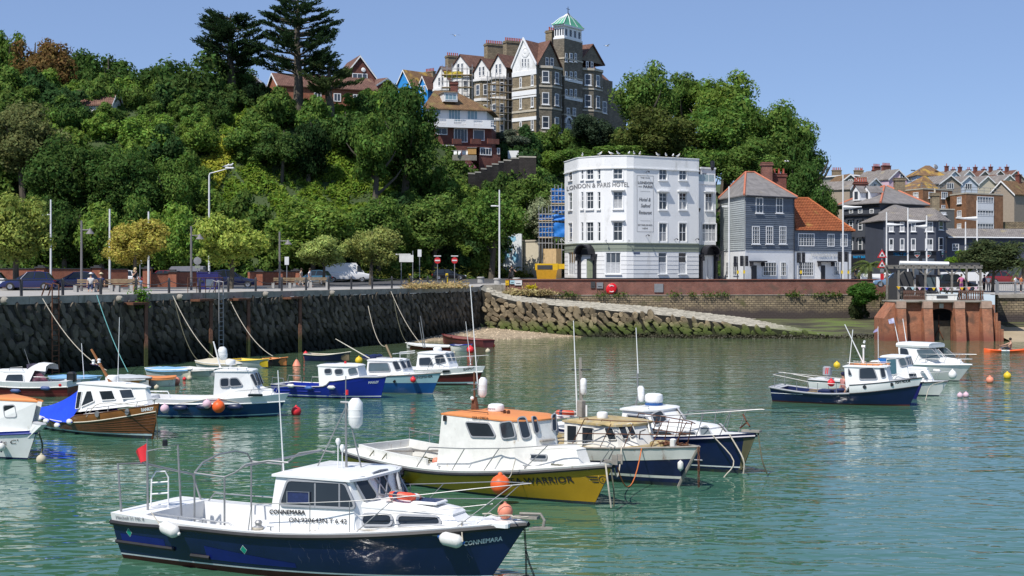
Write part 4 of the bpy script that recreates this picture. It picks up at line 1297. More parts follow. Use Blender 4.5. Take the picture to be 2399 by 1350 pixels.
hot=thing('hotel','white four storey hotel with curved front and lettered name panel','hotel',(W(1490,0,168).x,172,5.3))
HP=[(1323,172.5),(1352,166.4),(1356,165.9),(1411,163.4),(1416,163.25),(1468,162.8),(1484,163)]
HW=[Wall.px(a[0],a[1],b[0],b[1])for a,b in zip(HP,HP[1:])]
HR=Wall.px(1484,163,1637,168.2)
aA=Wall((HR.b-HR.n*.55).xy[:],(HR.b-HR.n*.55+HR.u*2.95).xy[:])
Z0,Z1,ZB0,ZB1,ZC=5.2,18.15,8.55,9.45,19.6
def bL(px):
 for w,a,b in zip(HW,HP,HP[1:]):
  if a[0]<=px<b[0]:return w
 return HR
holes={id(w):[]for w in HW+[HR,aA]};wins=[]
def hw_(w,x0,y0,x1,y1,**k):r=w.rect(x0,y0,x1,y1);holes[id(w)].append(r);wins.append((w,r,k))
for ya,yb,kk in((396,421,dict(sill=.14,surround=.12,nh=(.5,))),(450,490,dict(sill=.16,surround=.12,nh=(.5,.75))),(521,565,dict(surround=.12,nh=(.5,.75)))):
 big=kk['sill']if 'sill' in kk else None
 hw_(HW[0],1332,ya+2,1341,yb+2,nv=1,**kk)
 hw_(HW[2],1361.5,ya,1366.5,yb,nv=1,**{k:v for k,v in kk.items()if k!='surround'});hw_(HW[2],1374,ya,1390.5,yb,nv=2,curtain=.0,**kk);hw_(HW[2],1400,ya,1406.5,yb,nv=1,**{k:v for k,v in kk.items()if k!='surround'})
 hw_(HW[4],1437,ya-1,1458.5,yb-1,nv=2,hood=(ya>400),curtain=.0 if ya!=450 else.55,**kk)
hw_(HW[0],1331,591,1347,645,nv=3,nh=(.52,),curtain=.5);hw_(HW[2],1374,606,1397,652,nv=1,nh=(),fr=.01,bar=.01);wins.pop()
hw_(HW[4],1419.5,592,1454,642,nv=3,nh=(.52,),sill=.12,curtain=.5)
for x0,x1 in((1544,1562.5),(1591,1608.5)):
 hw_(HR,x0,395.5,x1,422,nv=2,nh=(.5,),sill=.14,surround=.12);hw_(HR,x0,452,x1,491,nv=2,nh=(.5,.75),sill=.16,surround=.12,hood=1,curtain=.0 if x0<1580 else.4);hw_(HR,x0,523,x1,566,nv=2,nh=(.5,),surround=.12,curtain=.5 if x0<1580 else 0)
 hw_(HR,x0-1,592,x1,642,nv=1,nh=(.5,.8),sill=.12,curtain=.45)
hw_(aA,1652.5,453,1669,493,nv=2,nh=(.5,.75),sill=.16,surround=.12,hood=1,curtain=.3);hw_(aA,1645,525,1677,566,nv=4,nh=(.5,),surround=.12,curtain=.3)
ua,ub,za,zb=aA.rect(1640,608,1659,654);holes[id(aA)].append((max(.05,ua),ub,Z0+.05,zb))
mb=MB()
for w in HW+[HR]:ab(mb,w,Z0,Z1,holes[id(w)],.2)
ZT=16.95
ab(mb,aA,Z0,ZT,holes[id(aA)],.2)
e=aA.b;bk=[V((e.x+1.5,186,0)),V((HW[0].a.x+1.2,186,0))]
mb.quad(HR.b+V((0,0,Z0)),aA.a+V((0,0,Z0)),aA.a+V((0,0,ZC)),HR.b+V((0,0,ZC)))
sideR=Wall(e.xy[:],bk[0].xy[:]);ab(mb,sideR,Z0,ZT);backw=Wall(bk[0].xy[:],bk[1].xy[:]);ab(mb,backw,Z0,Z1);sideL=Wall(bk[1].xy[:],HW[0].a.xy[:]);ab(mb,sideL,Z0,Z1)
rb=V((HR.b.x+1.6,186,0));mb.quad(HR.b+V((0,0,ZT)),rb+V((0,0,ZT)),rb+V((0,0,ZC-.4)),HR.b+V((0,0,ZC-.4)))
mb.bd('wall',ao,hot)
rf=[w.a+V((0,0,Z1+.6))for w in HW]+[HR.a+V((0,0,Z1+.6)),HR.b+V((0,0,Z1+.6)),rb+V((0,0,Z1+.6)),bk[1]+V((0,0,Z1+.6))]
MB().poly(rf).bd('roof',aB,hot)
MB().poly([aA.a+V((0,0,ZT-.02)),e+V((0,0,ZT-.02)),bk[0]+V((0,0,ZT-.02)),rb+V((0,0,ZT-.02))]).bd('terrace',c4,hot)
def am(name,m,z0,z1,out,walls,thick=.3,parent=hot):
 mb=MB();ctr=[w.a for w in walls]+[walls[-1].b];N_=[walls[0].n]+[(a.n+b.n).normalized()for a,b in zip(walls,walls[1:])]+[walls[-1].n]
 rings=[]
 for c,n in zip(ctr,N_):rings.append([c+n*out+V((0,0,z0)),c+n*out+V((0,0,z1)),c-n*(thick-out)+V((0,0,z1)),c-n*(thick-out)+V((0,0,z0))])
 mb.loft(rings,1,1,1);return mb.bd(name,m,parent)
aR=HW+[HR]
am('parapet',ao,Z1+.14,ZC,.05,aR);am('cornice',ao,Z1,Z1+.138,.16,aR,.4);am('coping',ac,ZC+.002,ZC+.09,.12,aR,.46)
am('green_fascia',cL,ZB0,ZB1,.035,aR,.06);am('fascia_moulding',cL,ZB1+.002,ZB1+.12,.14,aR,.2);am('fascia_bead',a6['sage_green_band'],ZB0+.32,ZB0+.4,.07,aR,.06)
am('green_fascia',cL,ZB0,ZB1,.035,[aA],.06);am('plinth',ae,Z0,Z0+.28,.04,aR,.06)
for k in range(1,6):
 z=Z0+.3+k*.5
 mb=MB()
 for w in aR:
  cuts=sorted([(h[0]-.05,h[1]+.05)for h in holes[id(w)]if h[2]<z<h[3]]);u=.0
  for a,b in cuts+[(w.len,w.len)]:
   if a-u>.15:mb.obox(w.pt(u,z,-.02),w.u*(a-u),V((0,0,.04)),w.n*.045)
   u=max(u,b)
 mb.bd('rustication_shade_line',mat('painted_joint_shade',(.5,.5,.5),.8),hot)  # raised grey strips paint in the shade of the rustication joints
for w,r,k in wins:window(hot,w,r,off=-.14,**k)
w=HW[2];u0,u1,z0,z1=w.rect(1374,606,1397,652)
d=MB().obox(w.pt(u0,Z0,-.16),w.u*(u1-u0),V((0,0,z1-Z0)),w.n*.05).bd('door',cn,hot)
MB().obox(w.pt(u0+.15,Z0+.2,-.105),w.u*.35,V((0,0,.8)),w.n*.02).obox(w.pt(u0+.62,Z0+.2,-.105),w.u*.35,V((0,0,.8)),w.n*.02).obox(w.pt(u0+.15,Z0+1.2,-.105),w.u*.82,V((0,0,.9)),w.n*.02).bd('door_panel',cn,d)
def cc(w,x0,x1,ytop,label=None,doorpx=None):
 um0,_=w.uz(x0,610);um1,_=w.uz(x1,610);c=(um0+um1)/2;R_=(um1-um0)/2*.9;zsp=w.uz((x0+x1)/2,ytop)[1]-R_
 dU=MB();n=12;pr=1.15
 P=lambda a,r,o:w.pt(c+r*cos(a),zsp+r*sin(a),o)
 rings=[[P(PI-PI*k/n,R_,.02),P(PI-PI*k/n,R_,pr),P(PI-PI*k/n,R_-.16,pr),P(PI-PI*k/n,R_-.12,.02)]for k in range(n+1)]
 dU.loft(rings,1,1,1);o=dU.bd('porch_hood',ae,hot,1)
 mb=MB().poly([P(PI-PI*k/n,R_-.1,.05)for k in range(n+1)]);mb.bd('tympanum',mat('porch_dark_panel',(.04,.04,.045),.6),hot)
 for sgn in(-1,1):
  uu_=c+sgn*R_
  MB().obox(w.pt(uu_-.17,Z0,.02),w.u*.34,V((0,0,zsp-Z0-.3)),w.n*.3).bd('pilaster',ae,hot)
  MB().obox(w.pt(uu_-.26,zsp-.3,.02),w.u*.52,V((0,0,.3)),w.n*.5).obox(w.pt(uu_-.14,zsp-.75,.03),w.u*.28,V((0,0,.46)),w.n*.7).bd('bracket',ae,hot)
 MB().obox(w.pt(c-R_-.3,zsp-.08,.025),w.u*(2*R_+.6),V((0,0,.1)),w.n*.35).bd('lintel',ae,hot)
 return c,R_,zsp
cc(HW[2],1357,1397,572)
c,R_,zsp=cc(aA,1638,1677,574)
MB().obox(aA.pt(max(.05,ua),Z0,-.1),aA.u*(ub-ua-.05),V((0,0,zb-Z0)),aA.n*.05).bd('boarded_door',ao,hot)
m_sign=mat('grey_sign_lettering',(.4,.4,.41),.7);ch=mat('dark_sign_lettering',(.22,.22,.23),.7)
zt0=HW[4].uz(1440,438.5)[1]
def hotel_text(x,y):
 px=1327.5+x;w=bL(px);h=hit(px,438.5,w.a+w.n*.03,w.n);return V((h.x,h.y,zt0+y*.0495*1))
bv('LONDON & PARIS HOTEL',15.5,m_sign,hot,hotel_text,'name_lettering',fit=146,bold=.55)
def aq(txt,px0,px1,py,hpx,bold=.012,shear=.0,m=None,w=HR,par=hot,off=.02,fit=1,name='lettering'):
 u0,z=w.uz(px0,py);u1,_=w.uz(px1,py);h=w.uz(px0,py-hpx)[1]-z
 return bv(txt,h/.72,m or ch,par,lambda x,y:w.pt(u0+x,z+y,off),name,bold=bold,shear=shear,fit=(u1-u0))
aq('THE OLD',1500,1522,418,3.2,.01);aq('LONDON',1494.5,1528.5,431,6,.03);aq('AND',1495.5,1504,438.5,2.8,.008);aq('PARIS',1507,1528.5,440.5,6,.03)
aq('Hotel &',1497,1524,471.5,9,.012,.3);aq('Seafood',1501,1523.5,486,9,.012,.3);aq('Restaurant',1496.5,1527,502,9,.012,.3)
aq('ESTABLISHED',1494.5,1528,529,3.6,.012);aq('1834',1505,1517,537,3.8,.012)
u0,u1,z0,z1=HR.rect(1492,411.5,1531,543.5);bd=MB()
for a,b,c_,d_ in((u0,u1,z0,z0+.035),(u0,u1,z1-.035,z1),(u0,u0+.035,z0,z1),(u1-.035,u1,z0,z1)):bd.quad(HR.pt(a,c_,.02),HR.pt(b,c_,.02),HR.pt(b,d_,.02),HR.pt(a,d_,.02))
for yy in(448.5,517.5):
 a,z=HR.uz(1500,yy);b,_=HR.uz(1523,yy);bd.quad(HR.pt(a,z,.02),HR.pt(b,z,.02),HR.pt(b,z+.03,.02),HR.pt(a,z+.03,.02))
bd.bd('sign_border',ch,hot)
u0,u1,z0,z1=HR.rect(1485,591.5,1499,595);MB().obox(HR.pt(u0,z0),HR.u*(u1-u0),V((0,0,z1-z0)),HR.n*.03).bd('street_nameplate',mat('blue_nameplate',(.05,.07,.14),.5),hot)
for px in(1326,1348,1421,1470):
 w=bL(px);u,z=w.uz(px,565);MB().tube([w.pt(u,z-.25,.02),w.pt(u,z,.3),w.pt(u,z+.25,.5),w.pt(u,z+.2,.7)],.03,5).lathe([(.04,0),(.12,.18)],w.pt(u,z-.1,.66),8).bd('sign_lamp',ac,hot)
for px,py in((1513,404),(1513,553),(1580,562),(1629,562),(1686,562)):
 w=HR if px<1637 else aA;u,z=w.uz(px,py);MB().tube([w.pt(u,z,.02),w.pt(u,z+.15,.35),w.pt(u,z+.1,.6)],.035,5).box(w.pt(u,z+.02,.6),(.16,.16,.12)).bd('sign_lamp',ae,hot)
dp=MB();u,_=aA.uz(1640,450);
dp.tube([aA.pt(.08,16.6,.12),aA.pt(.05,15.8,.12),aA.pt(.05,14.1,.12),aA.pt(.25,13.5,.12),aA.pt(.25,ZB1+.1,.12)],.07,6).lathe([(.08,0),(.3,.4),(.3,.5)],aA.pt(.27,13.3,.15),8).tube([aA.pt(2.75,ZB1-.4,.12),aA.pt(2.75,Z0,.12)],.06,6)
dp.bd('drainpipe',ae,hot)
am('terrace_coping',ao,ZT-.25,ZT+.1,.1,[aA],.5)
g=MB();gl_=Wall((aA.a+aA.n*.02).xy[:],(aA.b+aA.n*.02).xy[:])
MB().quad(gl_.pt(.1,ZT+.1),gl_.pt(2.9,ZT+.1),gl_.pt(2.9,ZT+.95),gl_.pt(.1,ZT+.95)).bd('glass_balustrade',mat('balustrade_glass',(.35,.42,.42),.05,spec=.6),hot)
for u in(.1,1.05,2,2.9):g.cyl(gl_.pt(u,ZT+.05),gl_.pt(u,ZT+1),.03,n=5)
g.bd('balustrade_posts',ac,hot)
sb=Wall.px(1641,173.5,1676,174.8);mb=MB();r_=sb.rect(1645,405,1656,420);ab(mb,sb,ZT,19,[r_]);sb2=Wall(sb.b.xy[:],(sb.b-sb.n*6).xy[:]);ab(mb,sb2,ZT,19);mb.poly([sb.a+V((0,0,19)),sb.b+V((0,0,19)),sb2.b+V((0,0,19)),sb.a-sb.n*6+V((0,0,19))]);mb.bd('roof_room',ao,hot);window(hot,sb,r_,2,(.5,));am('room_cornice',ao,18.9,19.1,.15,[sb],.3)
MB().lathe([(.1,0),(.25,.4),(.25,1.2)],W(1669,400,173.2),8).bd('vent_pipe',ae,hot)
inn=thing('inn','slate blue weatherboarded inn with hipped slate tower and orange pantiled wing','pub',(W(1845,0,170).x,172,5.3))
T0=Wall.px(1688,173.5,1745.5,164);T1=Wall.px(1745.5,164,1859,169);ZE=15.15;ZG=8.75
tw={T0:[],T1:[]}
def iw(w,x0,y0,x1,y1,nv,nh,**k):r=w.rect(x0,y0,x1,y1);window(inn,w,r,nv,nh,off=.04,fr=.1,bar=.035,**k)
mb=MB();ab(mb,T0,5.2,ZE);ab(mb,T1,5.2,ZE);T2=Wall(T1.b.xy[:],(T1.b.x+1,181));ab(mb,T2,5.2,ZE);mb.bd('wall',ao,inn)
cF(inn,T0,ZG,ZE,.245,cH);cF(inn,T1,ZG,ZE,.235,cQ)
MB().obox(T0.pt(T0.len-.1,ZG,.0),T0.u*.12+T0.n*.1,V((0,0,ZE-ZG)),T1.u*.14+T1.n*.02).bd('corner_board',cH,inn)
for x0,x1 in((1769.5,1786.5),(1817,1833)):iw(T1,x0,463,x1,500,2,(.5,),curtain=.0,sill=.08)
for x0,x1 in((1761,1778.5),(1793.5,1810),(1825,1841)):iw(T1,x0,530,x1,572,3,(.25,.5,.75),sill=.1)
for x0,x1,n in((1786,1818,5),(1828,1841,3)):iw(T1,x0,614,x1,647,n,(.33,.66))
for x0,x1 in((1702,1711),(1718.5,1731.5)):iw(T0,x0,614,x1,646,3,(.33,.66))
r=T1.rect(1760,622,1772,655);MB().obox(T1.pt(r[0],5.25,.01),T1.u*(r[1]-r[0]),V((0,0,r[3]-5.25)),T1.n*.05).bd('door',ae,inn)
def door_hood(w,x0,x1,y0,y1):
 r=w.rect(x0,y0,x1,y1);MB().obox(w.pt(r[0],r[3]-.18,.0),w.u*(r[1]-r[0]),V((0,0,.16)),w.n*.8).obox(w.pt(r[0]+.1,r[2]-.1,0),w.u*.12,V((0,0,.5)),w.n*.5).obox(w.pt(r[1]-.22,r[2]-.1,0),w.u*.12,V((0,0,.5)),w.n*.5).bd('door_hood',ae,inn)
door_hood(T1,1755,1786,611,622)
ov=.35
E=[T0.a+T0.n*ov+V((0,0,ZE)),T1.a+(T0.n+T1.n).normalized()*ov*1.3+V((0,0,ZE)),T1.b+T1.n*ov+T1.u*ov+V((0,0,ZE)),V((T2.b.x+.4,181,ZE)),V((T0.a.x+1,183,ZE))]
Rg=[W(1747,404,171.5),W(1767,404,172.5)]
bl('roof',inn,bH,E,Rg)
ridge_tiles(inn,[(E[1],Rg[0]),(Rg[0],Rg[1]),(E[2],Rg[1]),(E[0],Rg[0]),(E[3],Rg[1])],.13)
chimney(inn,W(1796,450,176),(1.3,.9),3.6,0,cN);chimney(inn,W(1825,452,177),(1.7,.8),2.3,3,aG)
gt=MB();gt.tube([T1.a+T1.n*.4+V((0,0,ZE-.12)),T1.b+T1.n*.4+V((0,0,ZE-.12))],.08,6);gt.tube([T1.pt(T1.len-.05,ZE-.2,.15),T1.pt(T1.len-.05,5.3,.15)],.05,5);gt.bd('gutter',ae,inn)
L0=Wall.px(1859,169.6,1994,174.2);ZE2=11.2
mb=MB();ab(mb,L0,5.2,ZE2);L1=Wall(L0.b.xy[:],(L0.b.x+1.5,184));ab(mb,L1,5.2,ZE2);mb.bd('wall',ao,inn)
cF(inn,L0,8.65,ZE2,.23,cQ);cF(inn,L1,8.65,ZE2,.23,cQ)
iw(L0,1869,547,1907,577,6,(.33,.66));iw(L0,1937.5,548,1954,578,3,(.33,.66));iw(L0,1968.5,548,1984.5,578,3,(.33,.66))
iw(L0,1869,613,1905,647,7,(.25,.5,.75));iw(L0,1952,613,1966,646,3,(.33,.66))
r=L0.rect(1923,622,1932.5,655);MB().obox(L0.pt(r[0],5.25,.01),L0.u*(r[1]-r[0]),V((0,0,r[3]-5.25)),L0.n*.05).bd('door',ae,inn);door_hood(L0,1914,1950,611,622)
E=[L0.a+L0.n*ov+V((0,0,ZE2)),L0.b+L0.n*ov+L0.u*ov+V((0,0,ZE2)),V((L1.b.x+.4,185,ZE2)),V((L0.a.x+.6,184,ZE2))]
Rg=[W(1858,465,176.5),W(1893,465,177.5)]
mb=MB()
def da(a,b,c,d,n,parent,m,name='roof'):
 mb=MB();a,b,c,d=map(V,(a,b,c,d));nn=(b-a).cross(d-a).normalized();nn=nn if nn.z>0 else-nn
 for k in range(n):
  t0,t1=k/n,min(1,(k+1.15)/n);p,q,r,s=af(a,d,t0),af(b,c,t0),af(b,c,t1),af(a,d,t1)
  mb.quad(p+nn*.09,q+nn*.09,r+nn*.02,s+nn*.02).quad(p-nn*.02,q-nn*.02,q+nn*.09,p+nn*.09)
 return mb.bd(name,m,parent,wall_uv=1)
da(E[0],E[1],Rg[1],Rg[0],20,inn,bT);da(E[1],E[2],Rg[1]+V((.05,0,0)),Rg[1],16,inn,bT,'roof_hip');MB().poly([E[2],E[3],Rg[0],Rg[1]]).bd('rear_roof',bT,inn,wall_uv=1)
ridge_tiles(inn,[(Rg[0],Rg[1]),(Rg[1],E[1])],.14,bT)
aq('THE HARBOUR INN',1899,1961,600.5,7.4,.035,m=ac,w=L0,par=inn,off=.12,name='name_lettering')
A_=thing('corner_building','tall charcoal building with slate hipped roof and two small dormers','building',(W(2062,0,202).x,205,5.4))
A0=Wall.px(1976,204,2062,197.5);A1=Wall.px(2062,197.5,2166,204);ZA=6.3+(635-477)*200/3300
mb=MB();ab(mb,A0,5.3,ZA);ab(mb,A1,5.3,ZA);A2=Wall(A1.b.xy[:],(A1.b.x+2,216));ab(mb,A2,5.3,ZA);mb.bd('wall',c8,A_)
for(x0,x1)in((1990,1999),(2011,2021),(2038,2047.5)):
 window(A_,A0,A0.rect(x0,490,x1,500),1,(.5,),off=.02,fr=.09);window(A_,A0,A0.rect(x0,517,x1,540),1,(.5,),off=.02,fr=.1,hood=1,m_tr=c8);window(A_,A0,A0.rect(x0,559,x1,587),1,(.5,),off=.02,fr=.1,hood=1,m_tr=c8)
mb=MB()
for z in(ZA-.5,A0.uz(2020,506)[1],A0.uz(2020,589)[1]):mb.obox(A0.pt(0,z,-.02),A0.u*A0.len,V((0,0,.22)),A0.n*.3)
mb.bd('string_course',ae,A_)
MB().obox(A0.pt(0,6.2,.01),A0.u*A0.len,V((0,0,2.2)),A0.n*.06).bd('shop_fascia',ae,A_)
E=[A0.a+A0.n*.6-A0.u*.4+V((0,0,ZA)),A0.b+(A0.n+A1.n).normalized()*.8+V((0,0,ZA)),A1.b+A1.n*.6+A1.u*.5+V((0,0,ZA)),V((A2.b.x,216,ZA)),V((A0.a.x,217,ZA))]
Rg=[W(2072,436,208),W(2078,436,209)]
bl('roof',A_,bH,E,Rg);ridge_tiles(A_,[(E[1],Rg[0]),(E[2],Rg[1]),(E[0],Rg[0])],.16)
for px in(2012,2036):
 p=W(px,464,202.5);dm_=MB();u_,n_=A0.u,A0.n
 dm_.loft([[p-u_*.7+n_*.5+V((0,0,-.4)),p+u_*.7+n_*.5+V((0,0,-.4)),p+u_*.7+n_*.5+V((0,0,.9)),p+n_*.5+V((0,0,1.7)),p-u_*.7+n_*.5+V((0,0,.9))],[q-n_*2.5 for q in[p-u_*.7+n_*.5+V((0,0,-.4)),p+u_*.7+n_*.5+V((0,0,-.4)),p+u_*.7+n_*.5+V((0,0,.9)),p+n_*.5+V((0,0,1.7)),p-u_*.7+n_*.5+V((0,0,.9))]]],1,1,0)
 o=dm_.bd('dormer',ac,A_);dw=Wall((p-u_*.5+n_*.5).xy[:],(p+u_*.5+n_*.5).xy[:]);MB().quad(dw.pt(.15,p.z-.2,.02),dw.pt(.85,p.z-.2,.02),dw.pt(.85,p.z+.9,.02),dw.pt(.15,p.z+.9,.02)).bd('pane',bo,o)
 MB().quad(p+n_*.65+V((0,0,1.75)),p-n_*2+V((0,0,1.75)),p-n_*2+u_*.95+V((0,0,.75)),p+n_*.65+u_*.95+V((0,0,.75))).quad(p+n_*.65+V((0,0,1.75)),p-n_*2+V((0,0,1.75)),p-n_*2-u_*.95+V((0,0,.75)),p+n_*.65-u_*.95+V((0,0,.75))).bd('dormer_roof',bH,o)
chimney(A_,W(2107,460,208),(1.5,1),2.6,0,aC);chimney(A_,W(2016,452,216),(2,.9),1.6,6,aG)
dE=mat('cyan_sign_lettering',(.03,.36,.72),.5)
aq('PARTY BAR',2000,2028,605,5,.05,m=dE,w=A0,par=A_,off=.1)
B_=thing('bar','two storey charcoal bar with grey hipped roof and blue lettered fascia','bar',(W(2135,0,188).x,190,5.3))
B0=Wall.px(2070,187.5,2193,187.5);B1=Wall.px(2193,187.5,2216,191);ZBR=6.3+(635-516)*187.5/3300
mb=MB();ab(mb,B0,5.2,ZBR);ab(mb,B1,5.2,ZBR);Bl=Wall((B0.a.x-.3,196),B0.a.xy[:]);ab(mb,Bl,5.2,ZBR);B2=Wall(B1.b.xy[:],(B1.b.x+.3,200));ab(mb,B2,5.2,ZBR);mb.bd('wall',dh,B_)
for x0,x1 in((2082.5,2093),(2108,2118.5),(2134,2145),(2167,2185.5)):
 window(B_,B0,B0.rect(x0,520,x1,543),2 if x1-x0>15 else 1,(.35,),off=.03,fr=.1,sill=.08,curtain=.3);window(B_,B0,B0.rect(x0,559,x1,587),2 if x1-x0>15 else 1,(.35,),off=.03,fr=.1,sill=.08,curtain=.5)
for ya,yb in((516,539),(556,586)):window(B_,B1,B1.rect(2198.5,ya,2208.5,yb),1,(.35,),off=.03,fr=.1,sill=.08)
MB().obox(B0.pt(0,6,.01),B0.u*B0.len,V((0,0,B0.uz(2100,590)[1]-6)),B0.n*.1).obox(B0.pt(-.1,B0.uz(2100,590)[1]+.002,.0),B0.u*(B0.len+.2),V((0,0,.15)),B0.n*.4).bd('shop_fascia',ae,B_)
for x0,x1 in((2108,2122),(2132,2152),(2160,2188)):r=B0.rect(x0,606,x1,640);MB().obox(B0.pt(r[0],5.4,.115),B0.u*(r[1]-r[0]),V((0,0,r[3]-5.4)),B0.n*.03).bd('shop_window',bo,B_)
aq('PARTY BAR',2093,2127,598.5,5.6,.05,m=dE,w=B0,par=B_,off=.13)
for px in(2148,2174,2206):
 w=B0 if px<2193 else B1;u,z=w.uz(px,595.5)
 MB().poly([w.pt(u-.42,z+.38,.125),w.pt(u+.42,z+.38,.125),w.pt(u+.4,z-.1,.125),w.pt(u,z-.5,.125),w.pt(u-.4,z-.1,.125)]).bd('shield_sign',ac,B_)
 bv('party',.36,mat('green_sign_lettering',(.05,.4,.2),.5),B_,lambda x,y,w=w,u=u,z=z:w.pt(u-.36+x,z-.02+y,.14),fit=.72,bold=.03)
 MB().poly([w.pt(u-.3,z-.12,.14),w.pt(u+.3,z-.12,.14),w.pt(u,z-.42,.14)]).bd('shield_flash',cD,B_)
E=[B0.a+B0.n*.5-V((.5,0,0))+V((0,0,ZBR)),B0.b+B0.n*.5+V((.2,0,ZBR)),B1.b+B1.n*.5+V((.2,0,ZBR)),V((B1.b.x+.5,200,ZBR)),V((B0.a.x-.5,199,ZBR))]
Rg=[W(2092,488,193.5),W(2189,487,193.5)]
bl('roof',B_,aE,E,Rg);chimney(B_,W(2190,495,194),(1,1),2.4,1,aC,az)
bl('link_roof',B_,bH,[W(2058,500,196),W(2104,500,195),W(2140,490,199),W(2060,492,202)],[W(2092,478,199)])
an_=thing('annexe','long single storey dark annexe with slate roof by the right edge','building',(W(2310,0,196).x,198,5.2))
C0=Wall.px(2217,193,2440,196);ZR=6.3+(635-556)*194/3300
mb=MB();ab(mb,C0,5,ZR);mb.bd('wall',dh,an_);window(an_,C0,C0.rect(2230,571,2246,588),2,(.5,),off=.03,fr=.1)
mb=MB().quad(C0.pt(-.2,ZR,.4),C0.pt(C0.len,ZR,.4),C0.pt(C0.len,ZR+1.3,-3.5),C0.pt(-.2,ZR+1.3,-3.5)).quad(C0.pt(-.2,ZR,-7),C0.pt(C0.len,ZR,-7),C0.pt(C0.len,ZR+1.3,-3.5),C0.pt(-.2,ZR+1.3,-3.5));mb.poly([C0.pt(-.2,ZR,.4),C0.pt(-.2,ZR+1.3,-3.5),C0.pt(-.2,ZR,-7)]);mb.bd('roof',aE,an_,wall_uv=1)
MB().tube([C0.pt(0,ZR-.05,.45),C0.pt(C0.len,ZR-.05,.45)],.09,5).bd('gutter',ac,an_)
def dq(label,name,px0,d0,pxc,dc,px1,d1,ytop,wins_l,wins_r,m,z0,cat='flats',roofrail=1,depth=12):
 t=thing(name,label,cat,(W(pxc,0,dc).x,dc+4,z0));a,b=Wall.px(px0,d0,pxc,dc),Wall.px(pxc,dc,px1,d1);zt=EYE+(aw-ytop)*dc/FPX
 mb=MB();ab(mb,a,z0,zt);ab(mb,b,z0,zt);c=Wall(b.b.xy[:],(b.b-b.n*depth).xy[:]);ab(mb,c,z0,zt);mb.bd('wall',m,t,wall_uv=1)
 MB().poly([a.a+V((0,0,zt)),a.b+V((0,0,zt)),b.b+V((0,0,zt)),c.b+V((0,0,zt))]).bd('roof',bH,t)
 for w in(a,b):MB().obox(w.pt(-.05,zt-.05,-.1),w.u*(w.len+.1),V((0,0,.22)),w.n*.16).bd('parapet_coping',az,t)
 for w,L in((a,wins_l),(b,wins_r)):
  for x0,y0,x1,y1,nv in L:window(t,w,w.rect(x0,y0,x1,y1),nv,(.35,),off=.03,fr=.12,sill=.1,curtain=.25)
 if roofrail:
  mb=MB()
  for w in(a,b):
   for h in(.6,1.1):mb.cyl(w.pt(.1,zt+h,-.4),w.pt(w.len-.1,zt+h,-.4),.035,n=4)
   k=.1
   while k<w.len:mb.cyl(w.pt(k,zt,-.4),w.pt(k,zt+1.1,-.4),.035,n=4);k+=1.6
  mb.bd('roof_railing',aj,t)
 return t,a,b,zt
fl_l=dq('left hand block of brown brick flats with roof railing','block_of_flats',2108,254,2162,247,2232,252,443,[(2140,451,2152,464,3)],[(2175,450,2189,465,3),(2205,450,2219.5,466,3),(2205,481,2219,492,3)],bS,11)
dY,fa,fb,fzt=dq('right hand block of brown brick flats with white window bay','block_of_flats',2226,236,2264,230,2350,235,453.5,[(2243,461.5,2253,477.5,2),(2243,493.5,2253,508,2),(2243,524,2252.5,535,2)],[],bS,9.5)
for ya,yb in((461,476.5),(492.5,507),(523.5,538.5)):window(dY,fb,fb.rect(2288,ya,2327,yb),6,(.3,),off=.06,fr=.12,curtain=.4)
for ya,yb in((477,492),(507.5,523)):r=fb.rect(2288,ya,2327,yb);MB().obox(fb.pt(r[0],r[2],.02),fb.u*(r[1]-r[0]),V((0,0,r[3]-r[2])),fb.n*.08).bd('white_panel',ac,dY)
dk=dq('plain grey green block wedged between the two brown flats','grey_block',2186,226,2197,224,2236,225.5,491,[],[(2204,497,2216,503,3)],mat('grey_green_render',(.13,.13,.12),.8),9.5,'building',0)
fl=thing('garden_wall','low rubble garden wall below the green slope near the right edge','wall',W(2370,545,238));MB().obox(W(2350,548,236)+V((0,0,-1)),(6,0,0),(0,.5,0),(0,0,3)).bd('masonry',cr,fl,wall_uv=1)
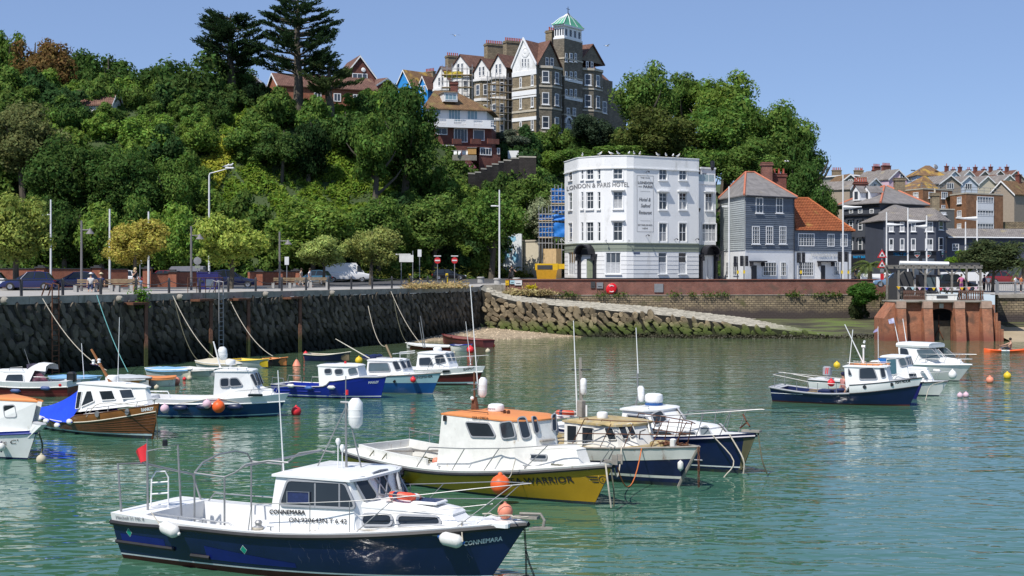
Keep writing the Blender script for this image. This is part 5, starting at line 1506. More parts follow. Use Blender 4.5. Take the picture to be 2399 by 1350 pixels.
def aD(label,px,ybase,d,w,l,h,rh,yaw,mw,mr,chims=(),wins=(),name='house',group='houses on the hill',mch=None,eave=.3,down=6):
 p=W(px,ybase,d);ca,sa=cos(yaw),sin(yaw);t=thing(name,label,'house',p,yaw,group)
 loc=lambda x,y,z:V((x,y,z))
 mb=MB();z0=-down
 G=[loc(-w/2,0,z0),loc(w/2,0,z0),loc(w/2,0,h),loc(0,0,h+rh),loc(-w/2,0,h)];K=[q+V((0,l,0))for q in G]
 mb.poly(G);mb.poly(K);mb.quad(G[1],K[1],K[2],G[2]);mb.quad(G[0],K[0],K[4],G[4]);mb.bd('wall',mw,t,w=0,wall_uv=1)
 sl=rh/(w/2);r=MB()
 for s_ in(-1,1):
  a,b=V((s_*(w/2+eave),-eave,h-eave*sl)),V((0,-eave,h+rh));r.loft([[a,b,b+V((0,0,.16)),a+V((0,0,.16))],[q+V((0,l+2*eave,0))for q in(a,b,b+V((0,0,.16)),a+V((0,0,.16)))]],1,1,1)
 r.bd('roof',mr,t,w=0,wall_uv=1)
 bg=MB()
 for s_ in(-1,1):bg.loft([[V((s_*(w/2+eave),-eave-.05,h-eave*sl-.2)),V((s_*(w/2+eave),-eave-.05,h-eave*sl+.1)),V((s_*(w/2+eave),-eave+.02,h-eave*sl+.1))],[V((0,-eave-.05,h+rh-.2)),V((0,-eave-.05,h+rh+.12)),V((0,-eave+.02,h+rh+.12))]],1,1,1)
 bg.bd('bargeboard',ac,t,w=0)
 fw=Wall((-w/2,0),(w/2,0));rwl=Wall((w/2,0),(w/2,l));lwl=Wall((-w/2,l),(-w/2,0))
 for side,u,z,ww,hh,nv in wins:
  wl={'f':fw,'r':rwl,'l':lwl}[side];o=window_local(t,wl,(u-ww/2,u+ww/2,z,z+hh),nv)
 for(cx,cy,n)in chims:
  zc=h+rh*(1-abs(cx)/(w/2))-.4
  cb=MB().box((cx,cy,zc+.9),(.35+.38*n if n>1 else.8,.8,1.9)).box((cx,cy,zc+1.8),(.55+.38*n if n>1 else 1,1,.2));o=cb.bd('chimney',mch or aG,t,w=0,wall_uv=1)
  for k in range(n):MB().lathe([(.13,0),(.11,.6),(.14,.65)],(cx+((k+.5)/n-.5)*(.3+.38*n),cy,zc+1.9),6).bd('chimney_pot',cD,o,w=0)
 return t
def window_local(t,wl,r,nv):
 u0,u1,z0,z1=r;fr=.12;mb=MB()
 for a,b,c,d in((u0,u0+fr,z0,z1),(u1-fr,u1,z0,z1),(u0+fr,u1-fr,z0,z0+fr),(u0+fr,u1-fr,z1-fr,z1),*[(af(u0,u1,k/nv)-.05,af(u0,u1,k/nv)+.05,z0+fr,z1-fr)for k in range(1,nv)]):mb.obox(wl.pt(a,c,.0),wl.u*(b-a),V((0,0,d-c)),wl.n*.08)
 o=mb.bd('window',ac,t,w=0);MB().quad(wl.pt(u0+.05,z0+.05,.03),wl.pt(u1-.05,z0+.05,.03),wl.pt(u1-.05,z1-.05,.03),wl.pt(u0+.05,z1-.05,.03)).bd('pane',bo,o,w=0);return o
a8=mat('pink_render',(.66,.46,.53),.8,var=.05);cq=mat('cream_render',(.58,.52,.4),.8,var=.06);dQ=mat('olive_grey_render',(.25,.25,.2),.8,var=.1);dM=mat('house_white_render',(.7,.7,.69),.8,var=.06);cp=mat('brown_render',(.33,.27,.21),.8,var=.1);dL=mat('bluish_white_render',(.56,.61,.68),.8,var=.05)
aD('pale pink house with a white window in its gable',2104,436,330,5.6,12,1.6,2.2,.45,a8,aE,[],[('f',4,.9,1.4,1.9,2)])
aD('olive grey gabled house at the left end of the hill',1992,440,315,5.4,9,.9,2.1,.12,dQ,ba,[],[('f',2.7,.2,1.1,1.6,2)])
aD('grey house with two rows of red chimney pots behind the olive one',1990,424,345,12,7,1,.5,.05,dQ,ba,[(-2.6,2,5),(2.9,2,5)],mch=aC)
aD('small grey roofed house just right of the olive gable',2030,440,322,4.5,8,.6,1.7,.75,cq,ba,[])
aD('low grey roofed shed house below the olive gable',2002,466,292,4.6,7,2,1.6,.9,cp,aE,[])
aD('brick terrace with a long row of red chimney pots',2066,430,350,8,7,1.2,.8,1.3,aG,aE,[(-1,2,4),(1.5,5,5)])
aD('terrace house with many chimneys behind the pink house',2083,425,360,5,8,1.4,1.5,.5,cq,aE,[(.4,1.5,6),(.4,5,5)])
aD('white dormered house left of the pink one',2050,442,316,4.2,7,.9,1.4,.6,dM,aE,[],[('f',2.1,.2,1.2,1,2)])
for i,(px,yb,d,w,mw,mr,lab,pots)in enumerate([(2236,428,372,6.2,dL,aE,'bluish white gable right of the big hipped house',1),(2270,427,376,6,dM,aE,'second white gable of the skyline terrace',2),(2306,427,380,6,cp,aZ,'brown gable in the middle of the skyline terrace',2),(2342,426,384,6.2,cp,aE,'dark roofed gable fourth along the skyline terrace',2),(2380,426,388,6.4,cp,aZ,'last brown gable of the skyline terrace at the right edge',2)]):
 aD(lab,px,yb,d,w,9,.8,2.3,.42,mw,mr,[(-.4,3,1),(.9,7,pots)]if i else[(0,3,1)],[])
for px,yb,d,w,mw,mr,lab,win in[(2226,440,318,5.8,cp,aE,'grey hipped house with glazed upper room above the left flats',3),(2269,441,326,5,dL,aE,'white gabled house with wide window in the front row',3),(2313,441,330,5,cq,aE,'cream gabled house in the front row',0),(2364,438,330,5,cq,aE,'small cream gable with white window in the front row',2),(2335,438,336,5.2,cp,aZ,'brown gabled house between the two cream ones',0)]:
 aD(lab,px,yb,d,w,8,.9,1.9,.35,mw,mr,[],[('f',w/2,-.3,1.9,1.4,win)]if win else[])
aD('dark roofed house with white bargeboards by the right edge',2347,470,262,5,9,1.2,2.4,-.85,cp,ba,[(0,6,1)],[])
aD('second dark roofed house cut by the right edge',2400,474,268,5.4,9,1.2,2.4,-.85,aG,aZ,[(0,3,1)],[])
big=thing('house','large pale rendered house with lichen covered hipped roof on the skyline','house',W(2167,430,345),0,'houses on the hill')
h0,h1=Wall.px(2122,350,2148,340),Wall.px(2148,340,2211,345);zt=EYE+(aw-411)*341/3300
mb=MB();ab(mb,h0,20,zt);ab(mb,h1,20,zt);mb.bd('wall',dL,big)
E=[h0.a+h0.n*.5+V((0,0,zt)),h0.b+(h0.n+h1.n).normalized()*.6+V((0,0,zt)),h1.b+h1.n*.5+V((.5,0,zt)),V((h1.b.x,356,zt)),V((h0.a.x+.5,358,zt))]
bl('roof',big,cA,E,[W(2168,388,347),W(2178,388,349)]);window(big,h0,h0.rect(2130,416,2137,424),1,(),off=.03)
for px in(2134,2152):p=W(px,401,343.5);MB().obox(p,(1.2,.3,0),(.1,.5,.3),(0,-.03,.05)).bd('skylight',bo,big)
MB().lathe([(.7,0),(.6,.2),(.2,.3)],W(2192,391,345),10,(.5,-.8,.4)).bd('satellite_dish',aj,big)
hp=thing('house','lower red tiled hipped house in front of the large pale one','house',W(2155,450,300),0,'houses on the hill')
E=[W(2106,442,300),W(2150,446,296),W(2200,443,303),W(2190,441,312),W(2120,440,312)]
bl('roof',hp,cA,E,[W(2164,412,305),W(2170,412,306)])
mb=MB();ab(mb,Wall.px(2110,301,2150,297),18,E[0].z);ab(mb,Wall.px(2150,297,2197,304),18,E[0].z);mb.bd('wall',bS,hp,wall_uv=1)
man=thing('mansion','tall grey stone mansion with white gable, bay windows and green topped tower','mansion',(W(1330,0,243).x,246,26))
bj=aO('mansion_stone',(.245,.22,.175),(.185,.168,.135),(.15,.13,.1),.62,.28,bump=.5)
K0=V((W(1256,0,235).x,235,0));RD=V((.56,.83,0)).normalized();LD=V((-.7,.71,0)).normalized()
ML=Wall((K0+LD*5.6).xy[:],K0.xy[:]);MR=Wall(K0.xy[:],(K0+RD*25.5).xy[:])
def zy(py,d):return EYE+(aw-py)*d/FPX
zb=25;zev=zy(153,236)
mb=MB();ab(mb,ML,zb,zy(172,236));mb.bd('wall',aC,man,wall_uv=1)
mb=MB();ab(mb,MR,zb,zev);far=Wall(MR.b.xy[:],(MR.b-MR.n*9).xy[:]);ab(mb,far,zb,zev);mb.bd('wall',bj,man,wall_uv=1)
ap=ML.pt(ML.len/2-.1,zy(96,238))
g_=MB().poly([ML.pt(0,zy(171.8,236)),ML.pt(ML.len,zy(171.8,236)),ML.pt(ML.len,zev),ap,ML.pt(0,zev)]).bd('white_gable',ao,man)
bb=MB()
for a in(ML.pt(-.15,zev-.2),ML.pt(ML.len+.15,zev-.2)):bb.loft([[a+ML.n*.02,a+ML.n*.25,a+ML.n*.25+V((0,0,.45)),a+ML.n*.02+V((0,0,.45))],[ap+ML.n*.02,ap+ML.n*.25,ap+ML.n*.25+V((0,0,.45)),ap+ML.n*.02+V((0,0,.45))]],1,1,1)
bb.bd('bargeboard',ac,man)
for x0,x1 in((1222.5,1227),(1229,1233.5),(1236,1240)):window(man,ML,ML.rect(x0,137,x1,156.5),1,(.5,),off=.02,fr=.1)
u,z=ML.uz(1231,122);MB().lathe([(.9,0),(.95,.06),(.6,.1),(.5,.05),(.2,.12)],ML.pt(u,z,.01),14,ML.n).bd('plaster_roundel',ao,man)
for xs,ys in(((1218,1223),((182,206),(229,255),(285,308))),((1244.5,1250.5),((175,201),(223,251),(280,305)))):
 for ya,yb in ys:window(man,ML,ML.rect(xs[0],ya,xs[1],yb),1,(.5,),off=.03,fr=.13,sill=.12,m_tr=ac)
for py,m,h in((176,ac,.8),(207,az,.35),(222,ac,.8),(228,ac,.3),(262,az,.35),(282,ac,.6)):
 z=zy(py,236);MB().obox(ML.pt(-.05,z,-.02),ML.u*(ML.len+.15),V((0,0,h)),ML.n*.14).bd('string_course',m,man)
def gable(w,u0,u1,zev,zap,m,parent,depth=7,mr=None,nm='gable',back=None):
 back=back or-w.n*depth
 um=(u0+u1)/2;MB().poly([w.pt(u0,zev,.02),w.pt(u1,zev,.02),w.pt(um,zap,.02)]).bd(nm,m,parent,wall_uv=1)
 r=MB()
 for ua_,s_ in((u0-.25,1),(u1+.25,-1)):
  a,b=w.pt(ua_,zev-.15,.3),w.pt(um,zap+.12,.3);r.loft([[a,b,b+V((0,0,.18)),a+V((0,0,.18))],[q+back for q in(a,b,b+V((0,0,.18)),a+V((0,0,.18)))]],1,1,1)
 r.bd('roof',mr or aZ,parent,wall_uv=1)
U=lambda px,py=200:MR.uz(px,py)[0]
gable(MR,U(1258),U(1315.5),zev,zy(102,240),bj,man,back=LD*3.2+RD*.6);gable(MR,U(1360),U(1413),zy(150,252),zy(113,253),bj,man)
mr_=MB();a,b=ap,ap-ML.n*9;e1=ML.pt(ML.len,zev);mr_.poly([ML.pt(ML.len+.2,zev-.1,.25),ap+ML.n*.25+V((0,0,.1)),ap+RD*10+V((0,0,.1)),ML.pt(ML.len+.2,zev-.1)+RD*10]);mr_.poly([ML.pt(-.2,zev-.1,.25),ap+ML.n*.25+V((0,0,.1)),ap+RD*10+V((0,0,.1)),ML.pt(-.2,zev-.1)+RD*10])
mr_.bd('main_roof',aZ,man,wall_uv=1)
br_=MB();br_.poly([MR.pt(U(1345),zev,-.5),MR.pt(MR.len,zev,-.5),MR.pt(MR.len,zev+3.6,-4.5),MR.pt(U(1345),zev+3.6,-4.5)]);br_.poly([MR.pt(MR.len,zev,-.5),MR.pt(MR.len,zev,-9),MR.pt(MR.len,zev+3.6,-4.5)]);br_.bd('rear_roof',aZ,man,wall_uv=1)
def bay(ua_,ub,ztop,zbot,rows,proj=1.3,base_white=None):
 c0,c1=MR.pt(ua_,0),MR.pt(ub,0);q=(ub-ua_)*.27
 P=[c0,c0+MR.u*q+MR.n*proj,c1-MR.u*q+MR.n*proj,c1];Ws=[Wall(a.xy[:],b.xy[:])for a,b in zip(P,P[1:])]
 mb=MB()
 for w in Ws:ab(mb,w,zbot,ztop)
 mb.poly([p+V((0,0,ztop))for p in P]);o=mb.bd('bay',bj,man,wall_uv=1)
 for z0_,z1_ in rows:
  for w in Ws:window(man,w,(w.len/2-min(.62,w.len*.3),w.len/2+min(.62,w.len*.3),z0_,z1_),1,(.5,),off=.02,fr=.13,sill=.14)
  am('bay_course',az,z0_-.75,z0_-.45,.12,Ws,.2,man)
 am('bay_cornice',az,ztop-.25,ztop+.15,.25,Ws,.4,man)
 if base_white:am('white_base',cq,zbot-.5,base_white,.06,Ws,.2,man)
 return Ws
dB=238.5
bay(U(1263),U(1312),zy(161,dB),zb-1,[(zy(y1,dB),zy(y0,dB))for y0,y1 in((171,198),(221,249),(276,304))],1.4,zy(314,dB))
w_=Wall.px(1262,236.6,1300,236)
dC=251
bay(U(1364),U(1407),zy(168,dC),zb,[(zy(y1,dC),zy(y0,dC))for y0,y1 in((180,206),(228,256),(282,306))],1.3)
for x0,x1,ya,yb in((1277,1285,135,155),(1288,1296,136,155.5),(1372,1378,144,163),(1383,1389,145,163)):window(man,MR,MR.rect(x0,ya,x1,yb),1,(.5,),off=.05,fr=.12,sill=.1)
ut0,ut1=U(1316),U(1359);dT=245.5
tP=[MR.pt(ut0,0,.5),MR.pt(ut1,0,.5),MR.pt(ut1,0,-1.7),MR.pt(ut0,0,-1.7)]
zt=zy(99,dT)
TWl=[Wall(tP[3].xy[:],tP[0].xy[:]),Wall(tP[0].xy[:],tP[1].xy[:]),Wall(tP[1].xy[:],tP[2].xy[:]),Wall(tP[2].xy[:],tP[3].xy[:])]
mb=MB()
for w in TWl:ab(mb,w,zb,zt)
mb.poly([p+V((0,0,zt))for p in tP]);mb.bd('tower',bj,man,wall_uv=1)
TF=TWl[1]
for y0,y1 in((125,145.5),(168,187),(209,229)):
 for x0,x1 in((1323.5,1328.5),(1334,1341),(1345.5,1350.5)):window(man,TF,TF.rect(x0,y0,x1,y1),1,(.5,),off=.03,fr=.12,sill=.1)
for x0,x1 in((1327,1334.5),(1341,1348.5)):window(man,TF,TF.rect(x0,253,x1,272),1,(.5,),off=.03,fr=.12,sill=.1)
for py in(194,236):z=zy(py+2.5,dT);MB().obox(TF.pt(.15,z,.0),TF.u*(TF.len-.3),V((0,0,.5)),TF.n*.1).bd('white_panel',ac,man)
for py in(146,188,232,276):z=zy(py,dT);am('tower_course',az,z,z+.25,.12,TWl[:2],.2,man)
u,z=TF.uz(1331,290);arc=MB();n=10
rings=[[TF.pt(u+r*cos(PI-PI*k/n),z+r*sin(PI-PI*k/n),o_)for r,o_ in((1.25,.02),(1.25,.3),(.95,.3),(.95,.02))]for k in range(n+1)]
arc.loft(rings,1,1,1);arc.bd('entrance_arch',ac,man)
MB().poly([TF.pt(u+.93*cos(PI-PI*k/n),z+.93*sin(PI-PI*k/n),.06)for k in range(n+1)]).bd('fanlight',bo,man)
window(man,TF,(u-.93,u+.93,z-2.6,z-.05),3,(.8,),off=.04)
Lc=sum(tP,V())/4;h1,h2=(ut1-ut0)/2-.15,1
LP=[Lc-RD*h1+MR.n*h2,Lc+RD*h1+MR.n*h2,Lc+RD*h1-MR.n*h2,Lc-RD*h1-MR.n*h2]
LW=[Wall(LP[3].xy[:],LP[0].xy[:]),Wall(LP[0].xy[:],LP[1].xy[:]),Wall(LP[1].xy[:],LP[2].xy[:]),Wall(LP[2].xy[:],LP[3].xy[:])]
zl1=zy(66,dT);mb=MB()
for w in LW:
 hl=[(w.len*(k+.22)/4,w.len*(k+.78)/4,zt+.6,zl1-.7)for k in range(4)];ab(mb,w,zt,zl1,hl,.15)
mb.bd('lantern',ac,man)
for w in LW[:2]:
 for k in range(4):MB().quad(w.pt(w.len*(k+.22)/4,zt+.6,-.12),w.pt(w.len*(k+.78)/4,zt+.6,-.12),w.pt(w.len*(k+.78)/4,zl1-.7,-.12),w.pt(w.len*(k+.22)/4,zl1-.7,-.12)).bd('lantern_pane',bo,man)
am('lantern_sill',ac,zt+.0,zt+.3,.2,LW,.4,man);am('lantern_eave',ac,zl1-.3,zl1,.4,LW,.6,man)
m_copper=mat('green_copper',(.1,.36,.22),.6,var=.15,vscale=1.5)
za_=zy(37,dT);rgs=[]
for f,zz in((1.22,0),(1.02,.16),(.84,.36),(.6,.6),(.32,.8),(.1,1)):
 rgs.append([Lc+(p-Lc)*f+V((0,0,af(zl1+.02,za_,zz)))for p in LP])
MB().loft(rgs,1,1,1).bd('copper_roof',m_copper,man)
rib=MB()
for i in range(4):
 for k in(0,1/3,2/3):rib.tube([af(g[i],g[(i+1)%4],k)+V((0,0,.06))for g in rgs],.07,4)
rib.bd('roof_rib',ac,man)
tz=af(zl1,za_,.95);MB().tube([Lc+V((0,0,tz)),Lc+V((0,0,zy(18,dT)))],[.1,.04],6).ball(Lc+V((0,0,zy(37,dT))),.28,10,6).tube([Lc+RD*.5+V((0,0,zy(24,dT))),Lc-RD*.5+V((0,0,zy(24,dT)))],.05,4).bd('finial',ae,man)
for px,py,d,w2,pots in((1292,100,250,1.9,3),(1377,118,262,1.4,0)):
 chimney(man,W(px,py,d),(w2,1),1.9 if pots else.8,pots,bj,rz=.9)
chimney(man,W(1292,105,247),(1.9,1.3),2.3,3,aC,rz=.98)
wg=Wall(MR.b.xy[:],(MR.b+RD*5).xy[:]);mb=MB();ab(mb,wg,24,zy(214,258));wg2=Wall(wg.b.xy[:],(wg.b-wg.n*7).xy[:]);ab(mb,wg2,24,zy(214,258));mb.poly([wg.pt(0,zy(214,258)),wg.pt(wg.len,zy(214,258)),wg2.pt(wg2.len,zy(214,258)),wg.pt(0,zy(214,258),-7)]);mb.bd('side_wing',bj,man,wall_uv=1)
window(man,wg,wg.rect(1411,238,1421,266),1,(.5,),off=.03,fr=.14,sill=.1)
bI=mat('villa_white_paint',(.72,.71,.69),.8,var=.08,vscale=.6)
def villa(label,apx,apy,x0,x1,yev,d,ybase,roofx,stone=1):
 t=thing('villa',label,'house',W((x0+x1)/2,ybase,d),0,'gabled villas in the row behind the scaffolding')
 f=Wall.px(x0,d+1.5,x1,d-1.2);ze=zy(yev,d);za=zy(apy,d);zz=zy(ybase,d)
 mb=MB();ab(mb,f,zz-4,ze-2.2);mb.bd('wall',aC if stone else bI,t,wall_uv=1)
 s_=Wall(f.b.xy[:],(f.b+V((3.2,6.5,0))).xy[:]);mb=MB();ab(mb,s_,zz-4,ze-.2);mb.bd('side_wall',aC,t,wall_uv=1)
 a=f.pt(f.len/2,za);MB().poly([f.pt(0,ze-2.2),f.pt(f.len,ze-2.2),f.pt(f.len,ze),a,f.pt(0,ze)]).bd('white_gable',bI,t)
 r=MB();back=V((roofx,6.5,.2))
 for u in(-.25,f.len+.25):
  e=f.pt(u,ze-.2,.3);b=a+f.n*.3+V((0,0,.1));r.loft([[e,b,b+V((0,0,.16)),e+V((0,0,.16))],[q+back for q in(e,b,b+V((0,0,.16)),e+V((0,0,.16)))]],1,1,1)
 r.bd('roof',aZ,t,wall_uv=1)
 for k in(-.5,.5):window(t,f,(f.len/2+k*.9-.3,f.len/2+k*.9+.3,ze-.9,ze+.8),1,(.5,),off=.03,fr=.1)
 P=[f.pt(.2,0),f.pt(f.len*.3,0,1.1),f.pt(f.len*.75,0,1.1),f.pt(f.len-.1,0)];Ws=[Wall(p.xy[:],q.xy[:])for p,q in zip(P,P[1:])];mb=MB()
 for w in Ws:ab(mb,w,zz-3,ze-1.8)
 mb.poly([p+V((0,0,ze-1.8))for p in P]);mb.bd('bay',aC if stone else bI,t,wall_uv=1)
 for k in range(3):
  z=ze-4.6-k*3.7
  for w in Ws:window(t,w,(w.len*.22,w.len*.78,z,z+2),1,(.5,),off=.03,fr=.12)
  am('bay_course',bI,z-1,z-.5,.12,Ws,.2,t)
 am('bay_cornice',bI,ze-2,ze-1.6,.3,Ws,.4,t)
 return t
villa('white gabled villa next to the stone mansion, behind scaffolding',1166,129,1150,1186,160,246,300,4.5)
villa('white gabled villa second from the mansion',1127,138,1111,1147,166,256,290,4.5)
villa('wide white gabled villa with a broad red roof, third from the mansion',1077,130,1058,1100,158,268,250,7.5,0)
villa('white gable partly under yellow sheeting, fourth from the mansion',1031,158,1015,1052,190,276,240,5,0)
for px,py,d,w2,n,lab in((1157,140,262,3.4,9,'broad stone chimney stack with a row of red pots left of the larger stack'),(1203,135,256,3.6,10,'larger stone chimney stack with red pots beside the white mansion gable'),(1060,165,284,2.6,6,'stone chimney stack with one tall pot left of the red villa roof')):
 t=thing('chimney_stack',lab,'chimney',W(px,py,d),.5);chimney(t,W(px,py,d),(w2,1.4),2.8,n,aC,rz=.5)
t=aD('house with bright blue gable and orange lichen roof',946,206,290,4.4,10,.4,3.2,-.75,mat('bright_blue_paint',(.03,.25,.62),.6),cA,[(-.6,8,6)],[],group='houses on the crest',mch=aC)
t=aD('smaller bright blue gable in front of the lichen roof',991,210,282,2.6,5,.3,2.3,-.7,a6['bright_blue_paint'],aZ,[],[('f',.9,-.6,.5,1.4,1),('f',1.7,-.6,.5,1.4,1)],group='houses on the crest')
t=aD('dark brick gabled house with a large white window on the crest',843,206,236,5.2,9,2,3.3,.35,aG,aZ,[],[('f',2.6,.2,2.6,2.2,3)],group='houses on the crest')
MB().lathe([(.42,0),(.36,.12),(.1,.18)],V((.6,-.1,3)),10,(.2,-1,.1)).bd('satellite_dish',ac,t,1,w=0)
t=aD('long orange brick house behind the tallest cypress',640,252,222,7,16,3.1,2.2,-1.15,b9,aZ,[],[('l',3+3.2*k,1,1.2,1.3,2)for k in range(4)]+[('r',3+3.2*k,1,1.2,1.3,2)for k in range(4)]+[('f',3.5,.2,1.4,1.6,2)],group='houses on the crest')
t=aD('pale pink gabled house between the cypresses',592,240,232,5,8,2.6,1.8,.6,a8,de,[],[],group='houses on the crest')
t=aD('low brown tiled house right of the dark brick gable',905,212,262,6,8,.6,1.6,.9,aG,aZ,[],[],group='houses on the crest')
t=aD('old tiled cottage roof showing between the dark trees',272,258,188,4.2,5,.6,2,1.5,dM,aZ,[],[],group='houses on the crest',down=3)
bal=thing('house','brick and white house with balconies and a mossy hipped roof below the villas','house',W(1075,365,205),0)
F0=Wall.px(997,204.5,1140,207.5);F1=Wall.px(1018,203.8,1152,206.6);zf=zy(297,205);zr=zy(257,206)
mb=MB();ab(mb,F0,zf,zr);s1=Wall(F0.b.xy[:],(F0.b.x+1,216));ab(mb,s1,18,zr);s2=Wall((F0.a.x+1,214),F0.a.xy[:]);ab(mb,s2,18,zr);mb.bd('upper_wall',ao,bal)
mb=MB();ab(mb,F1,17,zf);s3=Wall(F1.b.xy[:],(F1.b.x+.6,214));ab(mb,s3,17,zf);s4=Wall((F1.a.x,212),F1.a.xy[:]);ab(mb,s4,17,zf);mb.bd('brick_wall',aG,bal,wall_uv=1)
for x0,y0,x1,y1,nv in((1007,254,1033,269,3),(1050,257,1079,287,4),(1094,259,1119,281,3)):window(bal,F0,F0.rect(x0,y0,x1,y1),nv,(),off=.03,fr=.1,gl=mat('pale_blue_glass',(.22,.33,.38),.1))
for x0,y0,x1,y1,nv in((1020,299,1048,316,2),(1063,301,1095,334,4),(1108,304,1135,330,1),(1036,340,1063,358,3)):window(bal,F1,F1.rect(x0,y0,x1,y1),nv,(),off=.03,fr=.12)
bw=Wall((F1.a+F1.n*1.1).xy[:],(F1.b+F1.n*1.1).xy[:])
MB().poly([F1.pt(0,zf+.0,.0),F1.pt(F1.len,zf,0),bw.pt(bw.len,zf),bw.pt(0,zf)]).obox(bw.pt(0,zf-.25),bw.u*bw.len,V((0,0,.25)),-bw.n*.15).bd('balcony_slab',ac,bal)
for a,b in((1008,1022),(1046,1064),(1092,1110),(1131,1150)):
 ua_,ub_=bw.uz(a,285)[0],bw.uz(b,285)[0];MB().obox(bw.pt(max(0,ua_),zf+.002),bw.u*(min(bw.len,ub_)-max(0,ua_)),V((0,0,.95)),-bw.n*.15).bd('balcony_panel',ac,bal)
rl=MB()
for h in(.35,.62,.88):rl.cyl(bw.pt(0,zf+h,-.08),bw.pt(bw.len,zf+h,-.08),.035,n=4)
k=.1
while k<bw.len:rl.cyl(bw.pt(k,zf,-.08),bw.pt(k,zf+.9,-.08),.02,n=4);k+=.35
rl.bd('balcony_railing',ac,bal)
E=[F0.a+F0.n*.7-F0.u*.7+V((0,0,zr)),F0.b+F0.n*.7+F0.u*.7+V((0,0,zr)),V((s1.b.x+.7,216,zr)),V((F0.a.x-.2,215,zr))]
bl('roof',bal,ba,E,[W(1018,212,209),W(1066,214,210.5)])
dw=Wall.px(1040,205.6,1072,206.2);mb=MB();z0_,z1_=zy(238,205.8),zy(218,205.8);mb.obox(dw.pt(0,z0_),dw.u*dw.len,V((0,0,z1_-z0_)),-dw.n*3);dd=mb.bd('dormer',ac,bal);MB().obox(dw.pt(-.15,z1_+.002,.2),dw.u*(dw.len+.3),V((0,0,.14)),-dw.n*3.3).bd('dormer_roof',bH,dd)
window(bal,dw,(.15,dw.len-.15,z0_+.2,z1_-.12),3,(),off=.01,fr=.08,gl=a6['pale_blue_glass'])
chimney(bal,W(1064,222,212),(1.1,.8),1.8,0,aG)
lt=Wall.px(1122,201.5,1172,203.5);mb=MB();zl=zy(345,202);ab(mb,lt,17,zl);ab(mb,Wall((lt.a.x,206),lt.a.xy[:]),17,zl);mb.poly([lt.pt(0,zl),lt.pt(lt.len,zl),lt.pt(lt.len,zl+.1,-4),lt.pt(0,zl+.1,-4)]);mb.bd('lean_to',aG,bal,wall_uv=1)
window(bal,lt,lt.rect(1124,346.5,1151,364),4,(),off=.03,fr=.12);window(bal,lt,lt.rect(1164,347,1170.5,362),1,(),off=.03)
for x0,x1 in((1058,1078),(1101,1124),(1140,1166)):u0_,u1_,z0_,z1_=lt.rect(x0,326,x1,338);MB().obox(lt.pt(u0_,z0_,.4),lt.u*(u1_-u0_),V((0,0,z1_-z0_)),-lt.n*.3).bd('brick_parapet',aG,bal,wall_uv=1)
sh=thing('garden_shed','small tan timber shed in front of the brick house','shed',W(1106,362,200.5));p=W(1106,355,200.5);MB().box(p,(1.2,1,.9)).bd('boarding',mat('tan_boarding',(.42,.24,.08),.8),sh);MB().box(p+V((0,0,.5)),(1.4,1.2,.1)).bd('roof',bH,sh)
wl_=thing('washing_line','white washing on a line below the brick house','laundry',W(1078,362,200.3));MB().cyl(W(1058,353,200.3),W(1098,352,200.3),.015,n=4).bd('line',ac,wl_)
for k,px in enumerate((1063,1073,1083,1090)):p=W(px,353,200.3);MB().loft([[p+V((0,.04*sin(i),0))-V((0,0,.12*i))for i in range(6)],[p+V((.45,.05*sin(i+1),0))-V((0,0,.12*i))for i in range(6)]],0).bd('washing',ac,wl_)
fn=thing('garden_fence','dark slatted fence below the washing line','fence',W(1085,375,200))
for k in range(26):p=W(1060+k*2.2,376,200);MB().obox(p,(.1,0,0),(0,.03,0),(0,0,.75)).bd('slat',ak,fn)
stp=thing('stepped_wall','dark stepped garden wall climbing the slope above the hotel','wall',W(1165,450,198))
m_dkwall=aO('dark_step_wall',(.07,.06,.055),(.05,.045,.04),(.04,.035,.03),.5,.2,bump=.5)
for k,(x0,x1,yt)in enumerate(((1097,1113,408),(1113,1127,405),(1127,1140,397),(1140,1153,391),(1153,1168,386),(1168,1180,381),(1180,1198,377),(1198,1216,372),(1216,1256,369))):
 a,b=W(x0,yt,198+k*.6),W(x1,yt,198+(k+1)*.6);MB().obox(V((a.x,a.y,12)),V((b.x-a.x,b.y-a.y,0)),V((0,.5,0)),V((0,0,a.z-12))).bd('step',m_dkwall,stp,wall_uv=1)
 MB().obox(V((a.x-.05,a.y-.05,a.z+.002)),V((b.x-a.x+.05,b.y-a.y,0)),V((0,.6,0)),V((0,0,.2))).bd('coping',az,stp)
t=thing('garden_wall','white garden wall on the slope left of the mansion foot','wall',W(1212,372,212));MB().obox(W(1190,372,211),(1.6,0,0),(0,.3,0),(0,0,1.2)).obox(W(1213,373,212),(1.9,.3,0),(0,.3,0),(0,0,1.1)).bd('masonry',ao,t)
t=thing('steps_wall','cream wall of the entrance steps at the mansion foot','wall',W(1335,345,236));a=W(1323,350,236);MB().prism([a,a+V((2.6,.5,0)),a+V((2.6,.5,.9)),a+V((.9,.2,2.2)),a+V((0,0,2.2))],(0,.4,0)).bd('masonry',cq,t)
